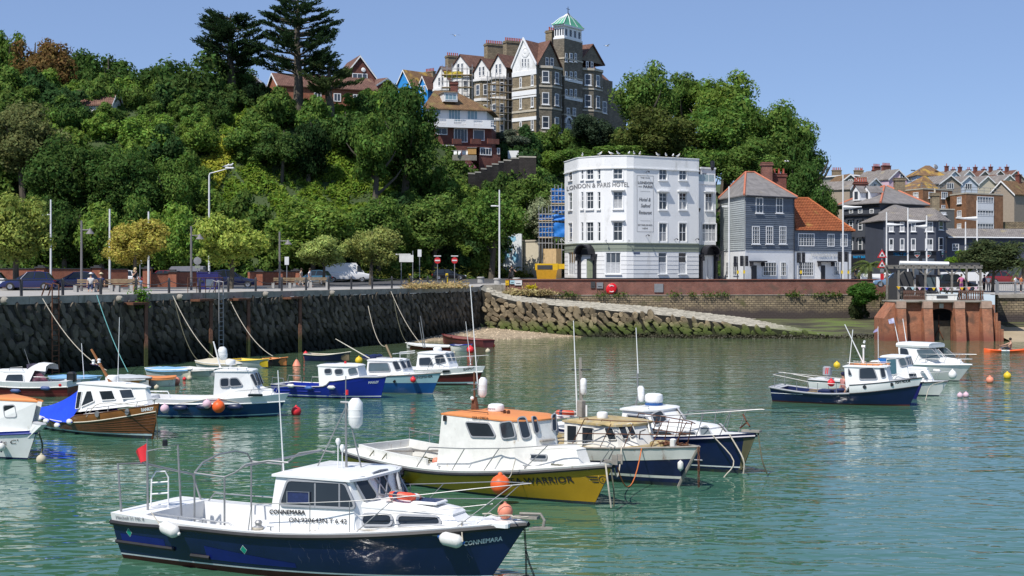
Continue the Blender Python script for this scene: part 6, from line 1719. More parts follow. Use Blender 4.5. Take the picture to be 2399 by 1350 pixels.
def b6(label,x0,x1,d,ys,cols,boards,deep=1.4,r=.05,ybase=None,sheets=(),msheet=None,slant=.0):
 t=thing('scaffolding',label,'scaffolding',W((x0+x1)/2,ybase or ys[-1],d));pl=MB()
 zb_=zy(ybase or ys[-1]+10,d);zt_=zy(ys[0],d)
 for k in range(cols+1):
  px=af(x0,x1,k/cols);dd=d+slant*k
  for off in(0,deep):MB().cyl((W(px,0,dd).x,dd+off,zb_),(W(px,0,dd).x,dd+off,zt_+RND.uniform(.2,1.2)),r,n=5).bd('standard',aj,t)
 for y in ys:
  for off in(0,deep):MB().cyl((W(x0-3,0,d).x,d+off,zy(y,d)),(W(x1+3,0,d).x,d+off+slant*cols,zy(y,d)),r,n=5).bd('ledger',aj,t)
 for y in boards:MB().obox((W(x0,0,d).x,d-.05,zy(y,d)),(W(x1,0,d).x-W(x0,0,d).x,slant*cols,0),(0,deep+.1,0),(0,0,.12)).bd('board_platform',df,t)
 for x_,y_,x2_,y2_ in sheets:
  mb=MB();g=[]
  for i in range(9):u=i/8;px=af(x_,x2_,u);g.append([V((W(px,0,d).x,d+.25-.12*sin(u*9+j*1.3),af(zy(y_,d),zy(y2_,d),j/6)+.05*sin(u*12)))for j in range(7)])
  mb.loft(g,0).bd('sheeting',msheet,t,1)
 return t
df=mat('scaffold_board',(.42,.32,.2),.85,var=.2,vscale=3)
t=b6('scaffolding wrapped round the villa beside the mansion',1142,1200,240,(180,196,214,231,248,262,280),6,(197,214,231,263),slant=.35,ybase=310)
t=b6('scaffolding with a yellow sheet across the fourth villa',1035,1106,262,(160,176,190,205),6,(176,205),sheets=[(1040,167,1085,182)],msheet=mat('yellow_sheeting',(.52,.4,.04),.7),ybase=235)
t=b6('scaffolding with bright blue sheets against the left side of the hotel',1292,1324,176,(448,459,470,482,494,505,518,530,545,558,572,586),4,(478,555),sheets=[(1293,442,1324,476),(1293,481,1324,500)],msheet=mat('blue_sheeting',(.012,.16,.52),.55,bump=.2,bscale=3),ybase=650)
t=b6('lower wing of the blue sheeted scaffolding',1263,1293,175.5,(502,512,522,532,545,556,570),4,(518,558),sheets=[(1264,503,1323,517),(1264,522,1323,555)],msheet=a6['blue_sheeting'],ybase=650)
hut=thing('site_hut','cream rendered wall and gatepost beside the scaffolding','wall',W(1245,650,180));q=Wall.px(1226,181,1264,179.5);mb=MB();mb.obox(q.pt(0,5.2),q.u*q.len,V((0,0,zy(566,180)-5.2)),-q.n*3);mb.bd('masonry',cq,hut);MB().obox(q.pt(-.1,zy(566,180)+.002,.1),q.u*(q.len+.2),V((0,0,.2)),-q.n*3.2).bd('coping',az,hut)
bx=thing('hoarding','tan plywood box in front of the scaffolding','hoarding',W(1287,650,173));q=Wall.px(1273,174,1303,173.2);MB().obox(q.pt(0,5.3),q.u*q.len,V((0,0,zy(583,173.5)-5.3)),-q.n*1.5).bd('plywood',mat('plywood',(.55,.38,.19),.8),bx);MB().obox(q.pt(q.len*.68,5.35,.01),q.u*.03,V((0,0,3.1)),q.n*.02).bd('joint',df,bx)
mu=thing('mural','pale blue and white painted map panel on the wall behind the trees','mural',W(1185,632,181));q=Wall.px(1136,182,1222,180)
m_mw=mat('mural_white',(.66,.7,.72),.8);dR=mat('mural_blue',(.25,.5,.66),.8,var=.1)
MB().obox(q.pt(0,zy(636,181)),q.u*q.len,V((0,0,zy(548,181)-zy(636,181))),-q.n*.3).bd('panel',m_mw,mu)
rr=random.Random(44)
for cx_,cy_,rx,ry in((1165,570,16,9),(1200,560,12,8),(1180,600,18,10),(1208,604,10,14),(1160,612,10,8),(1195,585,7,5)):
 pts=[q.pt(*q.uz(cx_+rx*cos(a)*rr.uniform(.6,1.1),cy_+ry*sin(a)*rr.uniform(.6,1.1)),.02)for a in[2*PI*k/16 for k in range(16)]];MB().poly(pts).bd('blue_shape',dR,mu)
aq('1 WALKS 1971-2010',1172,1219,629.5,4.5,.03,m=ch,w=q,par=mu,off=.03)
u0_,z0_=q.uz(1140,632.5);MB().obox(q.pt(u0_,z0_,.01),q.u*4.4,V((0,0,.08)),q.n*.01).bd('blue_line',dR,mu)
rtw=thing('retaining_wall','dark stained retaining wall behind the street trees','wall',W(1020,645,183));a,b=W(690,0,164),W(1136,0,184)
MB().obox(V((a.x,a.y,5.1)),V((b.x-a.x,b.y-a.y,0)),V((0,.5,0)),V((0,0,3.6))).bd('masonry',mat('stained_grey_wall',(.16,.145,.12),.9,var=.4,vscale=.4,dirt=((.05,.045,.04),.5,.5)),rtw)
# ------------------------------------------------------------------ quayside furniture
aJ=mat('dark_post_paint',(.05,.05,.052),.6);au=mat('white_pole_paint',(.68,.68,.67),.5,var=.08);b4=mat('lamp_grey',(.17,.16,.16),.6);dG=mat('bench_concrete',(.38,.37,.35),.9,var=.15)
def a4(px,inset,z=None):
 k=(px-CX)/FPX;o=QA-QN*inset;s_=(k*o.y-o.x)/(QU.x-k*QU.y);p=o+QU*s_;p.z=c3+.03 if z is None else z;return p
ppx=[50,147,236,319,396,468,535,599,660,717,770,823,872,918,963,1002,1045,1076];cB=[]
for i,px in enumerate(ppx):
 p=a4(px,.9);t=thing('chain_post','dark square post with chain along the quay edge','post',p,0,'posts along the quay edge')
 MB().rbox((0,0,.5),(.16,.16,1.04),.03).bd('post',aJ,t,w=0);MB().ball((0,0,1.02),.07,8,5).bd('cap',aJ,t,1,w=0);cB.append(p)
for i,(a,b)in enumerate(zip(cB,cB[1:])):
 if i==0:MB_=MB().cyl(a+V((0,0,1)),b+V((0,0,1)),.05,n=6)
 else:MB_=MB().tube(sag(a+V((0,0,.9)),b+V((0,0,.9)),.3 if i<10 else.12,9),.025,4)
 o=MB_.bd('chain',aJ);bQ(o);tag(o,'rail between the two leftmost quay posts' if i==0 else 'chain slung between posts along the quay edge','chain',None if i==0 else 'chains along the quay edge')
o=MB().cyl(a4(-40,.9)+V((0,0,1)),cB[0]+V((0,0,1)),.05,n=6).bd('handrail',aJ);bQ(o);tag(o,'handrail running off the left edge from the first quay post','rail')
for px,yt,lab in((342,712,'rusty steel pile left of the first bracket row'),(494,704,'rusty steel pile beside the long ladder'),(582,702,'rusty steel pile third along the quay wall'),(703,699,'rusty steel pile nearest the corner of the harbour')):
 p=a4(px,-.75,0);zt=EYE-(yt-aw)*p.y/FPX;t=thing('steel_pile',lab,'pile',p,0,'rusty piles in front of the quay wall')
 MB().box((0,0,zt/2-.6),(.22,.22,zt+1.2),.5).bd('pile',a2('pile_rust',(.15,.075,.05),((.05,.06,.02),1.3,.6),objvar=.1),t,w=0)
 MB().obox(V((.15,0,zt-.05))+QN*.1,-QU*1.55,-QN*.85,V((0,0,.16))).bd('bracket',aY,t,w=0)
def ladder(lab,px,ztop,zbot,w,m,inset=-.35,hoop=0):
 p=a4(px,inset,0);t=thing('ladder',lab,'ladder',(p.x,p.y,zbot),0,'ladders on the quay wall');b=V(p)-V((0,0,0))
 for s_ in(-1,1):MB().tube([b+QU*s_*w/2+V((0,0,zbot)),b+QU*s_*w/2+V((0,0,ztop))]+([b+QU*s_*w/2+V((0,0,ztop+.75)),b+QU*s_*w/2-QN*.5+V((0,0,ztop+.85)),b+QU*s_*w/2-QN*.9+V((0,0,ztop))]if hoop else[]),.045,5).bd('stile',m,t)
 z=zbot+.1
 while z<ztop:MB().cyl(b-QU*w/2+V((0,0,z)),b+QU*w/2+V((0,0,z)),.028,n=5).bd('rung',m,t);z+=.32
ladder('rusty red ladder with hoops over the coping at the left',130,4.7,-.3,.55,aY,hoop=1);ladder('long grey ladder behind the white railing frame',518,4.75,0,.5,aj,hoop=1)
for px,py,lab in((8,705,'round mooring stone at the far left of the coping'),(277,701,'round mooring stone below the standing woman'),(419,697,'round mooring stone right of the fifth post'),(620,690,'round mooring stone below the lamp by the benches'),(776,687,'round mooring stone below the white van')):
 p=a4(px,-.12);d=p.y;p.z=EYE-(py-aw)*d/FPX;t=MB().lathe([(.24,0),(.22,.2),(.14,.36)],p,9,QN).bd('mooring_stone',bX,None,1);bQ(t);tag(t,lab,'mooring stone')
for a,b,dip,lab,m in(((100,700),(250,868),.6,'pair rope from the quay to the wooden boat',aI),((227,692),(300,872),.3,'turquoise tinged rope from the quay down behind the wooden mast',m_ropeblue),((405,693),(506,842),.5,'rope from the fifth post to the dinghies',aI),((408,700),(478,850),1.1,'slack dark rope below the fifth post',aU),((540,706),(640,835),.6,'rope from the seventh post to the yellow dinghy',aI),((916,683),(986,806),.4,'rope from the quay to the low white dinghy',aI),((862,715),(905,812),1,'rope hanging in a curve to the timber mast',aI),((922,700),(955,803),.8,'slack rope near the corner of the quay',aU)):
 pa=a4(a[0],-.2);pa.z=min(4.75,EYE-(a[1]-aw)*pa.y/FPX);db=pa.y*.93;al('mooring_rope',lab,sag(pa,W(b[0],b[1],db),dip),.024,m)
fr_=MB();a,b=a4(440,.35),a4(522,.35)
for f in(0,.25,.5,.78,1):fr_.cyl(af(a,b,f),af(a,b,f)+V((0,0,1.05)),.03,n=5)
for h in(.45,1.05):fr_.cyl(a+V((0,0,h)),b+V((0,0,h)),.03,n=5)
t=thing('ladder_guard','rust red tube guard frame round the ladder head','railing',a);fr_.bd('frame',aY,t);p=af(a,b,.62);MB().obox(p+V((-.3,-.06,.35)),QU*.9,V((0,.03,0)),V((0,0,.6))).bd('notice',au,t)
cw=thing('car_park_wall','long low red brick wall with capped piers behind the promenade','wall',W(300,665,134))
segs=[(-60,128,97,130,631),(97,130,228,133,631),(228,133,300,135,632),(352,133,406,134,642),(406,134,476,137,638),(585,143,608,144,638),(608,144,655,147,638),(655,147,700,149,637)]
for x0,d0,x1,d1,yt in segs:
 w=Wall.px(x0,d0,x1,d1);z=zy(yt,(d0+d1)/2);MB().obox(w.pt(0,4.6),w.u*w.len,V((0,0,z-4.6)),-w.n*.3).bd('brickwork',b9,cw,wall_uv=1);MB().obox(w.pt(0,z+.002,.05),w.u*w.len,V((0,0,.09)),-w.n*.4).bd('coping',aJ,cw)
for px,d,yt in((97,130,622),(228,133,622),(346,133,624),(406,133.8,632),(476,137,632),(608,144,632),(655,147,631),(694,149,630)):
 p=W(px,0,d);z=zy(yt,d)-.25;MB().box((p.x,d,(4.6+z)/2),(.75,.75,z-4.6)).bd('pier',b9,cw,wall_uv=1);MB().box((p.x,d,z+.07),(1,1,.13)).box((p.x,d,z+.2),(.5,.5,.14)).bd('pier_cap',aJ,cw)
def pole(name,lab,cat,px,yt,yb,d,r,m,extra=None,group=None):
 x=W(px,0,d).x;zb=zy(yb,d);zg=av(x,d);zb=min(zb,zg);h=zy(yt,d)-zb;t=thing(name,lab,cat,(x,d,zb),0,group)
 MB().tube([(0,0,-.1),(0,0,h*.3),(0,0,h)],[r,r*.9,r*.7],8).bd('shaft',m,t,1,w=0)
 if extra:extra(t,h,FPX/d)
 return t
def cone_lamp(t,h,k):
 z=h-22/k;MB().cyl((0,0,z),(20/k,0,z),.05,n=5).bd('arm',b4,t,w=0);MB().lathe([(.34,0),(.3,.06),(.12,.28),(.06,.42)],(20/k,0,z-.3),12).bd('lamp_shade',b4,t,1,w=0)
for px,yt,d,l_ in((191,517,108,'grey lamp post with cone shade beside the second blue car'),(448,530,114,'grey lamp post with cone shade left of the yellow green tree'),(655,543,124,'grey lamp post with cone shade near the right hand benches')):pole('street_lamp',l_,'street lamp',px,yt,690,d,.11,b4,cone_lamp,'cone shaded street lamps')
def arm(dx,dz,ww=.5,flag=0):
 def f(t,h,k):
  z=h-dz/k;MB().tube([(0,0,z),(dx/k,0,z)],.06,5).bd('arm',au,t,w=0);MB().rbox((dx/k,0,z+.02),(.65,.3,.12),.04).bd('lamp_head',au,t,w=0)
 return f
def cg(dx,dz):
 def f(t,h,k):
  z=h-dz/k;x=dx/k;MB().loft([[V((0,0,z+.25)),V((0,.15,z)),V((0,0,z-.28)),V((0,-.15,z))],[V((x*.6,0,z+.12)),V((x*.6,.1,z)),V((x*.6,0,z-.12)),V((x*.6,-.1,z))],[V((x,0,z+.1)),V((x,.03,z+.05)),V((x,0,z)),V((x,-.03,z+.05))]],1,1,1).bd('furled_sail',au,t,1,w=0)
 return f
for a in((119,468,640,128,arm(-12,36),'slim white pole with a small side arm at the left'),(257,490,660,122,None,'plain white pole left of the orange tinged tree'),(348,496,660,122,None,'plain white pole behind the orange tinged tree'),(1170,445,658,152,arm(-13,38),'tall white lamp pole in front of the map mural'),(1708,437,655,156,arm(-10,47),'white pole in front of the weatherboarded tower'),(1975,410,660,158,cg(44,76),'tallest white pole at the corner of the pantiled wing'),(2077,497,670,160,cg(40,30),'white pole left of the bar shop sign'),(2127,487,660,162,cg(42,32),'white pole in the middle of the bar front'),(2171,505,660,164,cg(-30,26),'shorter white pole with a sail pointing left'),(2289,470,660,170,cg(-50,42),'white pole in front of the right hand flats'),(2262,520,660,172,None,'short white mast with cameras beside the annexe')):
 pole('white_pole',a[5],'pole',a[0],a[1],a[2],a[3],.105,au,a[4],'white poles round the harbour')
def tall_arm(t,h,k):MB().tube([(0,0,h),(.1,0,h+.25),(.5,0,h+.35),(45/k,0,h+.75)],[.08,.07,.06,.05],6).bd('arm',au,t,1,w=0);MB().rbox((48/k,0,h+.82),(.9,.3,.14),.05).bd('lamp_head',au,t,w=0)
pole('street_lamp','tallest street lamp with a long arm carrying two gulls','street lamp',490,412,640,146,.12,au,tall_arm)
c7=mat('sign_red',(.5,.02,.025),.5)
def sign(lab,px,ytop,yb,d,kind):
 x=W(px,0,d).x;t=thing('road_sign',lab,'road sign',(x,d,min(zy(yb,d),av(x,d))));zb=t.location.z;zt=zy(ytop,d)-zb;m=14*d/FPX/2
 MB().cyl((0,0,0),(0,0,zt),.05,n=6).bd('sign_post',aj,t,w=0)
 if kind=='tri':
  for k in(0,1):
   c=zt-.5-k*1;MB().prism([(-.5,-.08,c-.4),(.5,-.08,c-.4),(0,-.08,c+.45)],(0,.02,0)).bd('triangle',c7,t,w=0);MB().prism([(-.3,-.1,c-.28),(.3,-.1,c-.28),(0,-.1,c+.22)],(0,.015,0)).bd('face',au,t,w=0);MB().box((0,-.11,c-.12),(.22,.02,.16)).bd('symbol',ai,t,w=0)
  MB().box((0,-.08,zt-2.2),(.4,.02,.35)).bd('plate',aj,t,w=0);MB().box((0,-.08,zt-2.8),(.35,.02,.6)).bd('red_plate',c7,t,w=0)
 elif kind=='noentry':MB().lathe([(.36,0),(.36,.03)],(0,-.06,zt-.5),16,(0,-1,0)).bd('disc',c7,t,w=0);MB().box((0,-.1,zt-.5),(.55,.02,.14)).bd('bar',au,t,w=0);MB().box((0,0,zt),(.8,.3,.1)).bd('sign_light',au,t,w=0)
 elif kind=='rect':MB().box((.55,-.06,zt-.45),(1.5,.03,.75)).box((.2,-.06,zt),(1.6,.03,.12)).bd('panel',au,t,w=0)
 elif kind=='disc':MB().lathe([(.36,0),(.36,.03)],(0,-.06,zt-.4),14,(0,-1,0)).bd('disc',aj,t,w=0);MB().box((0,-.06,zt-.95),(.5,.03,.25)).bd('plate',cL,t,w=0)
 elif kind=='small':MB().box((0,-.06,zt-.35),(.42,.03,.8)).bd('plate',au,t,w=0)
for a in(('red no entry sign nearest the black people carrier front',1025,600,662,158,'noentry'),('red no entry sign in front of the black people carrier',1065,600,660,160,'noentry'),('white direction panel on a post left of the people carrier',940,596,668,150,'rect'),('pair of red triangular warning signs above the timber shelter',2066,583,668,141,'tri'),('grey round sign by the dark blue car',463,601,660,128,'disc'),('small white plate sign on the promenade by the navy container',672,603,640,140,'small'),('small white plate sign under the orange tinged tree',328,598,650,125,'small'),('plain post with a small blue plate left of the people carrier',967,588,665,156,None),('plain post with a small white plate left of the people carrier',983,586,663,157,'small')):sign(*a)
def traffic_light(lab,px,yt,d,n=1):
 x=W(px,0,d).x;t=thing('traffic_light',lab,'traffic light',(x,d,av(x,d)),0,'traffic lights along the street');h=zy(yt,d)-t.location.z
 MB().cyl((0,0,0),(0,0,h),.06,n=7).bd('post',aJ,t,w=0)
 for k in range(n):
  dx=(-.28,.28)[k];o=MB().rbox((dx,-.1,h-.55),(.34,.25,1.15),.04).bd('signal_head',ae,t,w=0)
  for j in range(3):MB().lathe([(.11,0),(.13,.12)],(dx,-.22,h-.2-.35*j),9,(0,-1,0)).bd('hood',ae,o,w=0)
 MB().box((0,-.1,1.2),(.2,.16,.35)).bd('push_box',mat('yellow_push_box',(.6,.42,.02),.5),t,w=0)
for a in(('traffic light left of the inn door',1728,601,155,1),('twin traffic light in front of the inn tower corner',1743,600,156,2),('twin traffic light beside the inn wing window',1876,592,155,2),('traffic light left of the tallest white pole',1972,590,155,1),('traffic light right of the tallest white pole',1987,590,156,1)):traffic_light(*a)
for px,yb,d in((960,664,150),(1047,664,153)):
 x=W(px,0,d).x;t=thing('bollard','yellow topped bollard '+('left of' if px<1000 else 'between')+' the no entry signs','bollard',(x,d,av(x,d)));MB().rbox((0,0,.55),(.3,.3,1.1),.05).bd('body',a6['yellow_push_box'],t,w=0);MB().box((0,-.16,.8),(.2,.02,.2)).bd('arrow_panel',aJ,t,w=0)
for px,d,l_ in((1126,156,'left'),(1165,150,'middle'),(1210,152,'right')):x=W(px,0,d).x;o=MB().lathe([(.38,0),(.34,.45),(.42,.5),(.42,.62),(.3,.66)],(x,d,av(x,d)),12).bd('planter',dG,None,1);bQ(o);tag(o,l_+' of three round concrete planters by the mural','planter')
def bench(lab,px,d,n=2):
 p=W(px,0,d);t=thing('bench',lab,'bench',(p.x,d,av(p.x,d)),.1,'concrete and timber benches')
 for k in range(n+1):MB().prism([(1.5*k-.12,-.35,0),(1.5*k+.12,-.35,0),(1.5*k+.12,-.35,.5),(1.5*k-.12,-.35,.5)],(0,.75,0)).bd('end_block',dG,t,w=0)
 for k in range(4):MB().box((.75*n,-.22+.16*k,.53),(1.5*n,.12,.05)).bd('slat',bK,t,w=0)
 for k in range(2):MB().box((.75*n,.42,.72+.16*k),(1.5*n,.05,.12)).bd('back_slat',bK,t,w=0)
for a in(('bench with the seated couple',178,103,3),('empty bench right of the seated couple',262,107,1),('bench group left of the walking pair',640,127,2),('last empty bench before the white van',690,131,2)):bench(*a)
t=thing('container','navy blue open topped container on the promenade','container',(W(490,0,118).x,118,av(-25,118)));MB().loft([[V((-.8,-.6,0)),V((.8,-.6,0)),V((.8,.6,0)),V((-.8,.6,0))],[V((-.9,-.7,1.35)),V((.9,-.7,1.35)),V((.9,.7,1.15)),V((-.9,.7,1.5))]],1,1,1).bd('body',mat('container_navy',(.02,.02,.12),.5),t,w=0);MB().box((-.45,-.69,.7),(.2,.05,.15)).box((.4,-.69,.7),(.2,.05,.15)).bd('lifting_lug',aJ,t,w=0);MB().box((0,0,1.42),(1.84,1.45,.06)).bd('lid',a6['container_navy'],t,w=0)
# ------------------------------------------------------------------ vehicles
dF=mat('tyre',(.02,.02,.02),.8);m_hub=mat('alloy',(.4,.4,.42),.35,.7);cC=bU('car_glass',(.02,.026,.032),.05,.1);m_lampg=mat('headlamp',(.7,.72,.75),.1);m_tail=mat('tail_lamp',(.35,.01,.01),.2)
def car(lab,p,rz,L,Wd,Hh,paint,kind='hatch',cat='car',group=None):
 t=thing('parked_car' if cat=='car' else 'parked_van',lab,cat,p,rz,group);h=Wd/2;dN=Hh*(.6 if kind!='van' else.5)
 prof={'hatch':[(0,.5),(.03,.62),(.2,.63),(.6,.62),(.72,.58),(.95,.47),(1,.36)],'van':[(0,.5),(.02,.53),(.3,.53),(.7,.52),(.8,.5),(.97,.42),(1,.3)]}[kind]
 rings=[]
 for f,z in prof:
  x=(f-.5)*L;zz=z*Hh;k=h*(1-.12*max(0,(f-.85)/.15)**2-.06*max(0,(.06-f)/.06));b_=.16*Hh
  rings.append([V((x,-k*.92,b_)),V((x,-k,zz*.5)),V((x,-k*.97,zz*.92)),V((x,-k*.86,zz)),V((x,k*.86,zz)),V((x,k*.97,zz*.92)),V((x,k,zz*.5)),V((x,k*.92,b_))])
 MB().loft(rings,1,1,1).bd('body',paint,t,1,w=0)
 top={'hatch':[(.03,.6,.02),(.12,.93,.16),(.3,1,.18),(.5,.97,.18),(.74,.58,.05)],'van':[(.005,.52,.0),(.01,.97,.06),(.05,1,.08),(.68,.98,.08),(.86,.5,.02)]}[kind]
 g=[[V(((f-.5)*L,-h*(.86-i_),z*Hh)),V(((f-.5)*L,h*(.86-i_),z*Hh)),V(((f-.5)*L,h*.87,dN*.98)),V(((f-.5)*L,-h*.87,dN*.98))]for f,z,i_ in top]
 gm=cC if kind=='hatch' else paint;MB().loft(g,1,1,1).bd('cabin',gm,t,w=0)
 rt=[q for q in top[1:-1]];MB().loft([[V(((f-.5)*L,-h*(.87-i_),z*Hh-.02)),V(((f-.5)*L,h*(.87-i_),z*Hh-.02)),V(((f-.5)*L,h*(.8-i_),z*Hh+.03)),V(((f-.5)*L,-h*(.8-i_),z*Hh+.03))]for f,z,i_ in rt],1,1,1).bd('roof',paint,t,1,w=0)
 for s_ in(-1,1):
  if kind=='hatch':
   for f in(.13,.38,.62):MB().tube([((f-.5)*L,s_*h*.875,dN),((f-.5+(.05 if f<.2 else-.03 if f<.5 else-.12))*L,s_*h*.7,Hh*.97)],.04,4).bd('pillar',paint,t,w=0)
  else:MB().prism([((.7-.5)*L,s_*h*.885,.55*Hh),((.83-.5)*L,s_*h*.885,.55*Hh),((.75-.5)*L,s_*h*.86,.85*Hh),((.7-.5)*L,s_*h*.86,.85*Hh)],(0,s_*.02,0)).bd('side_window',cC,t,w=0)
  for f in(.18,.81):
   c=V(((f-.5)*L,s_*h*.9,.3));o=MB().lathe([(.2,-.1),(.32,-.08),(.33,.08),(.2,.1)],c,14,(0,s_,0)).bd('wheel',dF,t,1,w=0);MB().lathe([(.2,.09),(.19,.115),(.05,.1)],c,10,(0,s_,0)).bd('hub',m_hub,o,w=0)
  MB().box(((.47)*L,s_*h*.68,Hh*.4),(.18,.34,.14)).bd('headlight',m_lampg,t,w=0);MB().box((-.495*L,s_*h*.78,Hh*.48),(.06,.2,.22)).bd('tail_light',m_tail,t,w=0);MB().rbox(((.66-.5)*L,s_*(h+.06),Hh*.62),(.12,.2,.13),.03).bd('mirror',paint,t,w=0)
 if kind=='van':MB().quad(((.7-.5)*L,-h*.74,Hh*.93),((.7-.5)*L,h*.74,Hh*.93),((.845-.5)*L,h*.8,Hh*.56),((.845-.5)*L,-h*.8,Hh*.56)).bd('windscreen',cC,t,w=0);t.children[-1].location=(.06,0,.03)
 MB().box((.5*L+.005,0,Hh*.25),(.02,.5,.11)).bd('number_plate',au,t,w=0)
 return t
def paint(n,c):return mat('car_paint_'+n,c,.22,var=.02,spec=.5,coat=.6)
pb_,pk,pw_,pd,pt_=paint('blue',(.006,.014,.1)),paint('black',(.006,.006,.008)),paint('white',(.74,.74,.74)),paint('navy',(.008,.012,.05)),paint('teal',(.05,.13,.2))
def vat(px,d):x=W(px,0,d).x;return V((x,d,av(x,d)+.02))
car('dark blue hatchback parked at the far left',vat(66,112),PI+.22,4.1,1.75,1.48,pb_);car('second dark blue car behind the seated couple',vat(172,116),PI+.3,4.3,1.75,1.46,pb_);car('white car nose just showing at the left edge',vat(-48,114),PI+.2,4.2,1.75,1.5,pw_)
car('dark blue car below the yellow green tree',vat(545,128),.2,4.3,1.8,1.62,pd);car('teal blue small car left of the white van',vat(735,148),PI-.2,3.7,1.65,1.5,pt_);car('white delivery van with dark cab window',vat(815,158),.12,5.1,2,2.15,pw_,'van','van')
car('black people carrier left of the mural',vat(1065,178),.1,5.2,2,2,pk,'van','van');car('black hatchback in front of the people carrier',vat(1052,166),.1,4,1.75,1.3,pk);car('grey van roof showing over the brick wall',vat(425,142),PI,4.8,1.9,1.95,mat('van_grey',(.2,.2,.22),.3),'van','van')
for px,d,l_ in((128,140,'white car whose roof shows over the left pier'),(215,142,'white car roof between the two left piers'),(280,143,'pale grey car roof left of the plain white pole'),(372,141,'red car mostly hidden by the short brick wall')):car(l_,vat(px,d),PI,4.2,1.75,1.55,pw_ if px<300 else paint('red',(.2,.01,.015)))
car('black people carrier right of the timber shelter',vat(2238,150),.15,4.4,1.85,1.85,pk);car('pale blue car half hidden left of the shelter',vat(2092,148),PI-.3,4,1.7,1.5,paint('pale_blue',(.16,.26,.4)))
car('red car parked behind the windswept tree',vat(2352,172),0,4.2,1.75,1.5,a6['car_paint_red'])
t=thing('skip','yellow site hopper in front of the scaffolding','skip',(W(1280,0,168).x,168,av(4,168)));my_=mat('hopper_yellow',(.7,.42,.01),.5,var=.1);mo_=mat('hopper_orange',(.6,.3,.015),.5)
MB().loft([[V((-1.1,-.8,.1)),V((1.1,-.8,.1)),V((1.1,.8,.1)),V((-1.1,.8,.1))],[V((-1.25,-.9,1.15)),V((1.25,-.9,1.15)),V((1.25,.9,1.15)),V((-1.25,.9,1.15))]],1,1,1).bd('tub',mo_,t,w=0);MB().box((0,0,1.55),(2.7,1.7,.78)).bd('hood',my_,t,w=0);MB().box((-.2,-.87,1.5),(1.8,.06,.5)).bd('mouth',aJ,t,w=0);MB().box((1.75,0,1.6),(.8,1.5,.6)).bd('chute',my_,t,w=0)
# ------------------------------------------------------------------ street wall fittings
def bO(px,py,out=.05):h=hit(px,py,A+dn*.0,dn);return h+dn*out
t=thing('lifebuoy_housing','red lifebuoy housing on the brick wall','lifebuoy',bO(1432,686));c=bO(1432,676.5);MB().lathe([(.62,0),(.62,.12),(.5,.2),(.2,.24)],c,16,dn,1,.85).bd('case',mat('lifebuoy_red',(.65,.01,.02),.4),t)
for k in(-1,1):MB().tube([c+dn*.25+du*(.2*cos(a))+V((0,0,k*.24+.09*sin(a)*k))for a in[PI*i/6 for i in range(7)]],.05,5).bd('white_flash',au,t)
for n_,l_,px,py,w2,h2,m in(('cabinet','dark control cabinet on the brick wall left of the lifebuoy',1389,668,10,15,aJ),('cabinet','grey control cabinet between dark cabinet and lifebuoy',1405,669,15,14,aj),('notice_board','white notice board at the left end of the brick wall',1214,662,17,13,au),('notice_board','blue and white notice left of the white board',1200,660,11,11,a7),('warning_sign','yellow warning sign at the end of the brick wall',1188,663,8,11,my_),('blocked_opening','grey patched opening in the brick wall right of the lifebuoy',1543,675,21,20,aj)):
 k=149/FPX;c=bO(px,py);t=thing(n_,l_,n_.replace('_',' '),c);MB().obox(c-du*w2*k/2-V((0,0,h2*k/2))-dn*.1,du*w2*k,V((0,0,h2*k)),dn*.16).bd('panel',m,t)
 if n_!='blocked_opening':MB().obox(c-du*w2*k*.3-V((0,0,h2*k*.25))+dn*.062,du*w2*k*.6,V((0,0,h2*k*.12)),dn*.01).bd('print',ai,t)
def cP(name,lab,pts,n,size,col,seed,up=1,spread=.4,stuff=1):
 rng=np.random.default_rng(seed);r=random.Random(seed);P=[]
 for _ in range(n):q=r.choice(pts);P.append((q[0]+r.gauss(0,spread),q[1]+r.gauss(0,spread*.5),q[2]+abs(r.gauss(0,spread*.6))))
 P=np.array(P);D=rng.normal(size=(n,3))*.5+np.array([0,-.3,up]);D/=np.linalg.norm(D,axis=1,keepdims=1);o=put(name,bZ(name,bC(P,D,size,rng,.3),4,b3));o['kind']='stuff';o['label']=lab;o.color=(*col,1)
cP('dry_grass','straw coloured grass on the end of the quay',[tuple(a4(px,.1))for px in range(955,1092,6)],900,.22,(.42,.33,.16),3)
cP('dry_grass','straw coloured grass at the left foot of the brick wall',[tuple(bO(px,690,.8))for px in range(1188,1292,5)],1100,.26,(.42,.35,.18),4)
cP('wall_weeds','green weeds rooted on the ledge of the brick wall',[tuple(bO(px,694,.25))for px in(1325,1340,1410,1450,1580,1620,1660,1690,1850,1862,1920,1945,1960,2060,2075)],1000,.17,(.09,.14,.035),5,.6)
cP('yellow_flowers','yellow flowering plant against the brick wall',[tuple(bO(1243,676,.5))],160,.16,(.5,.42,.02),6,spread=.3)
cP('coping_plant','green plant hanging over the quay coping below the woman',[tuple(a4(328,-.15)+V((0,0,-.3*k)))for k in range(4)],320,.15,(.09,.19,.03),7,.3,.3)
cP('grass_verge','grass verge behind the road at the foot of the hill',[(x,aH(aP,x)-1.2,av(x,aH(aP,x))+.1)for x in range(-22,8)],2600,.25,(.2,.22,.05),8,spread=.9)
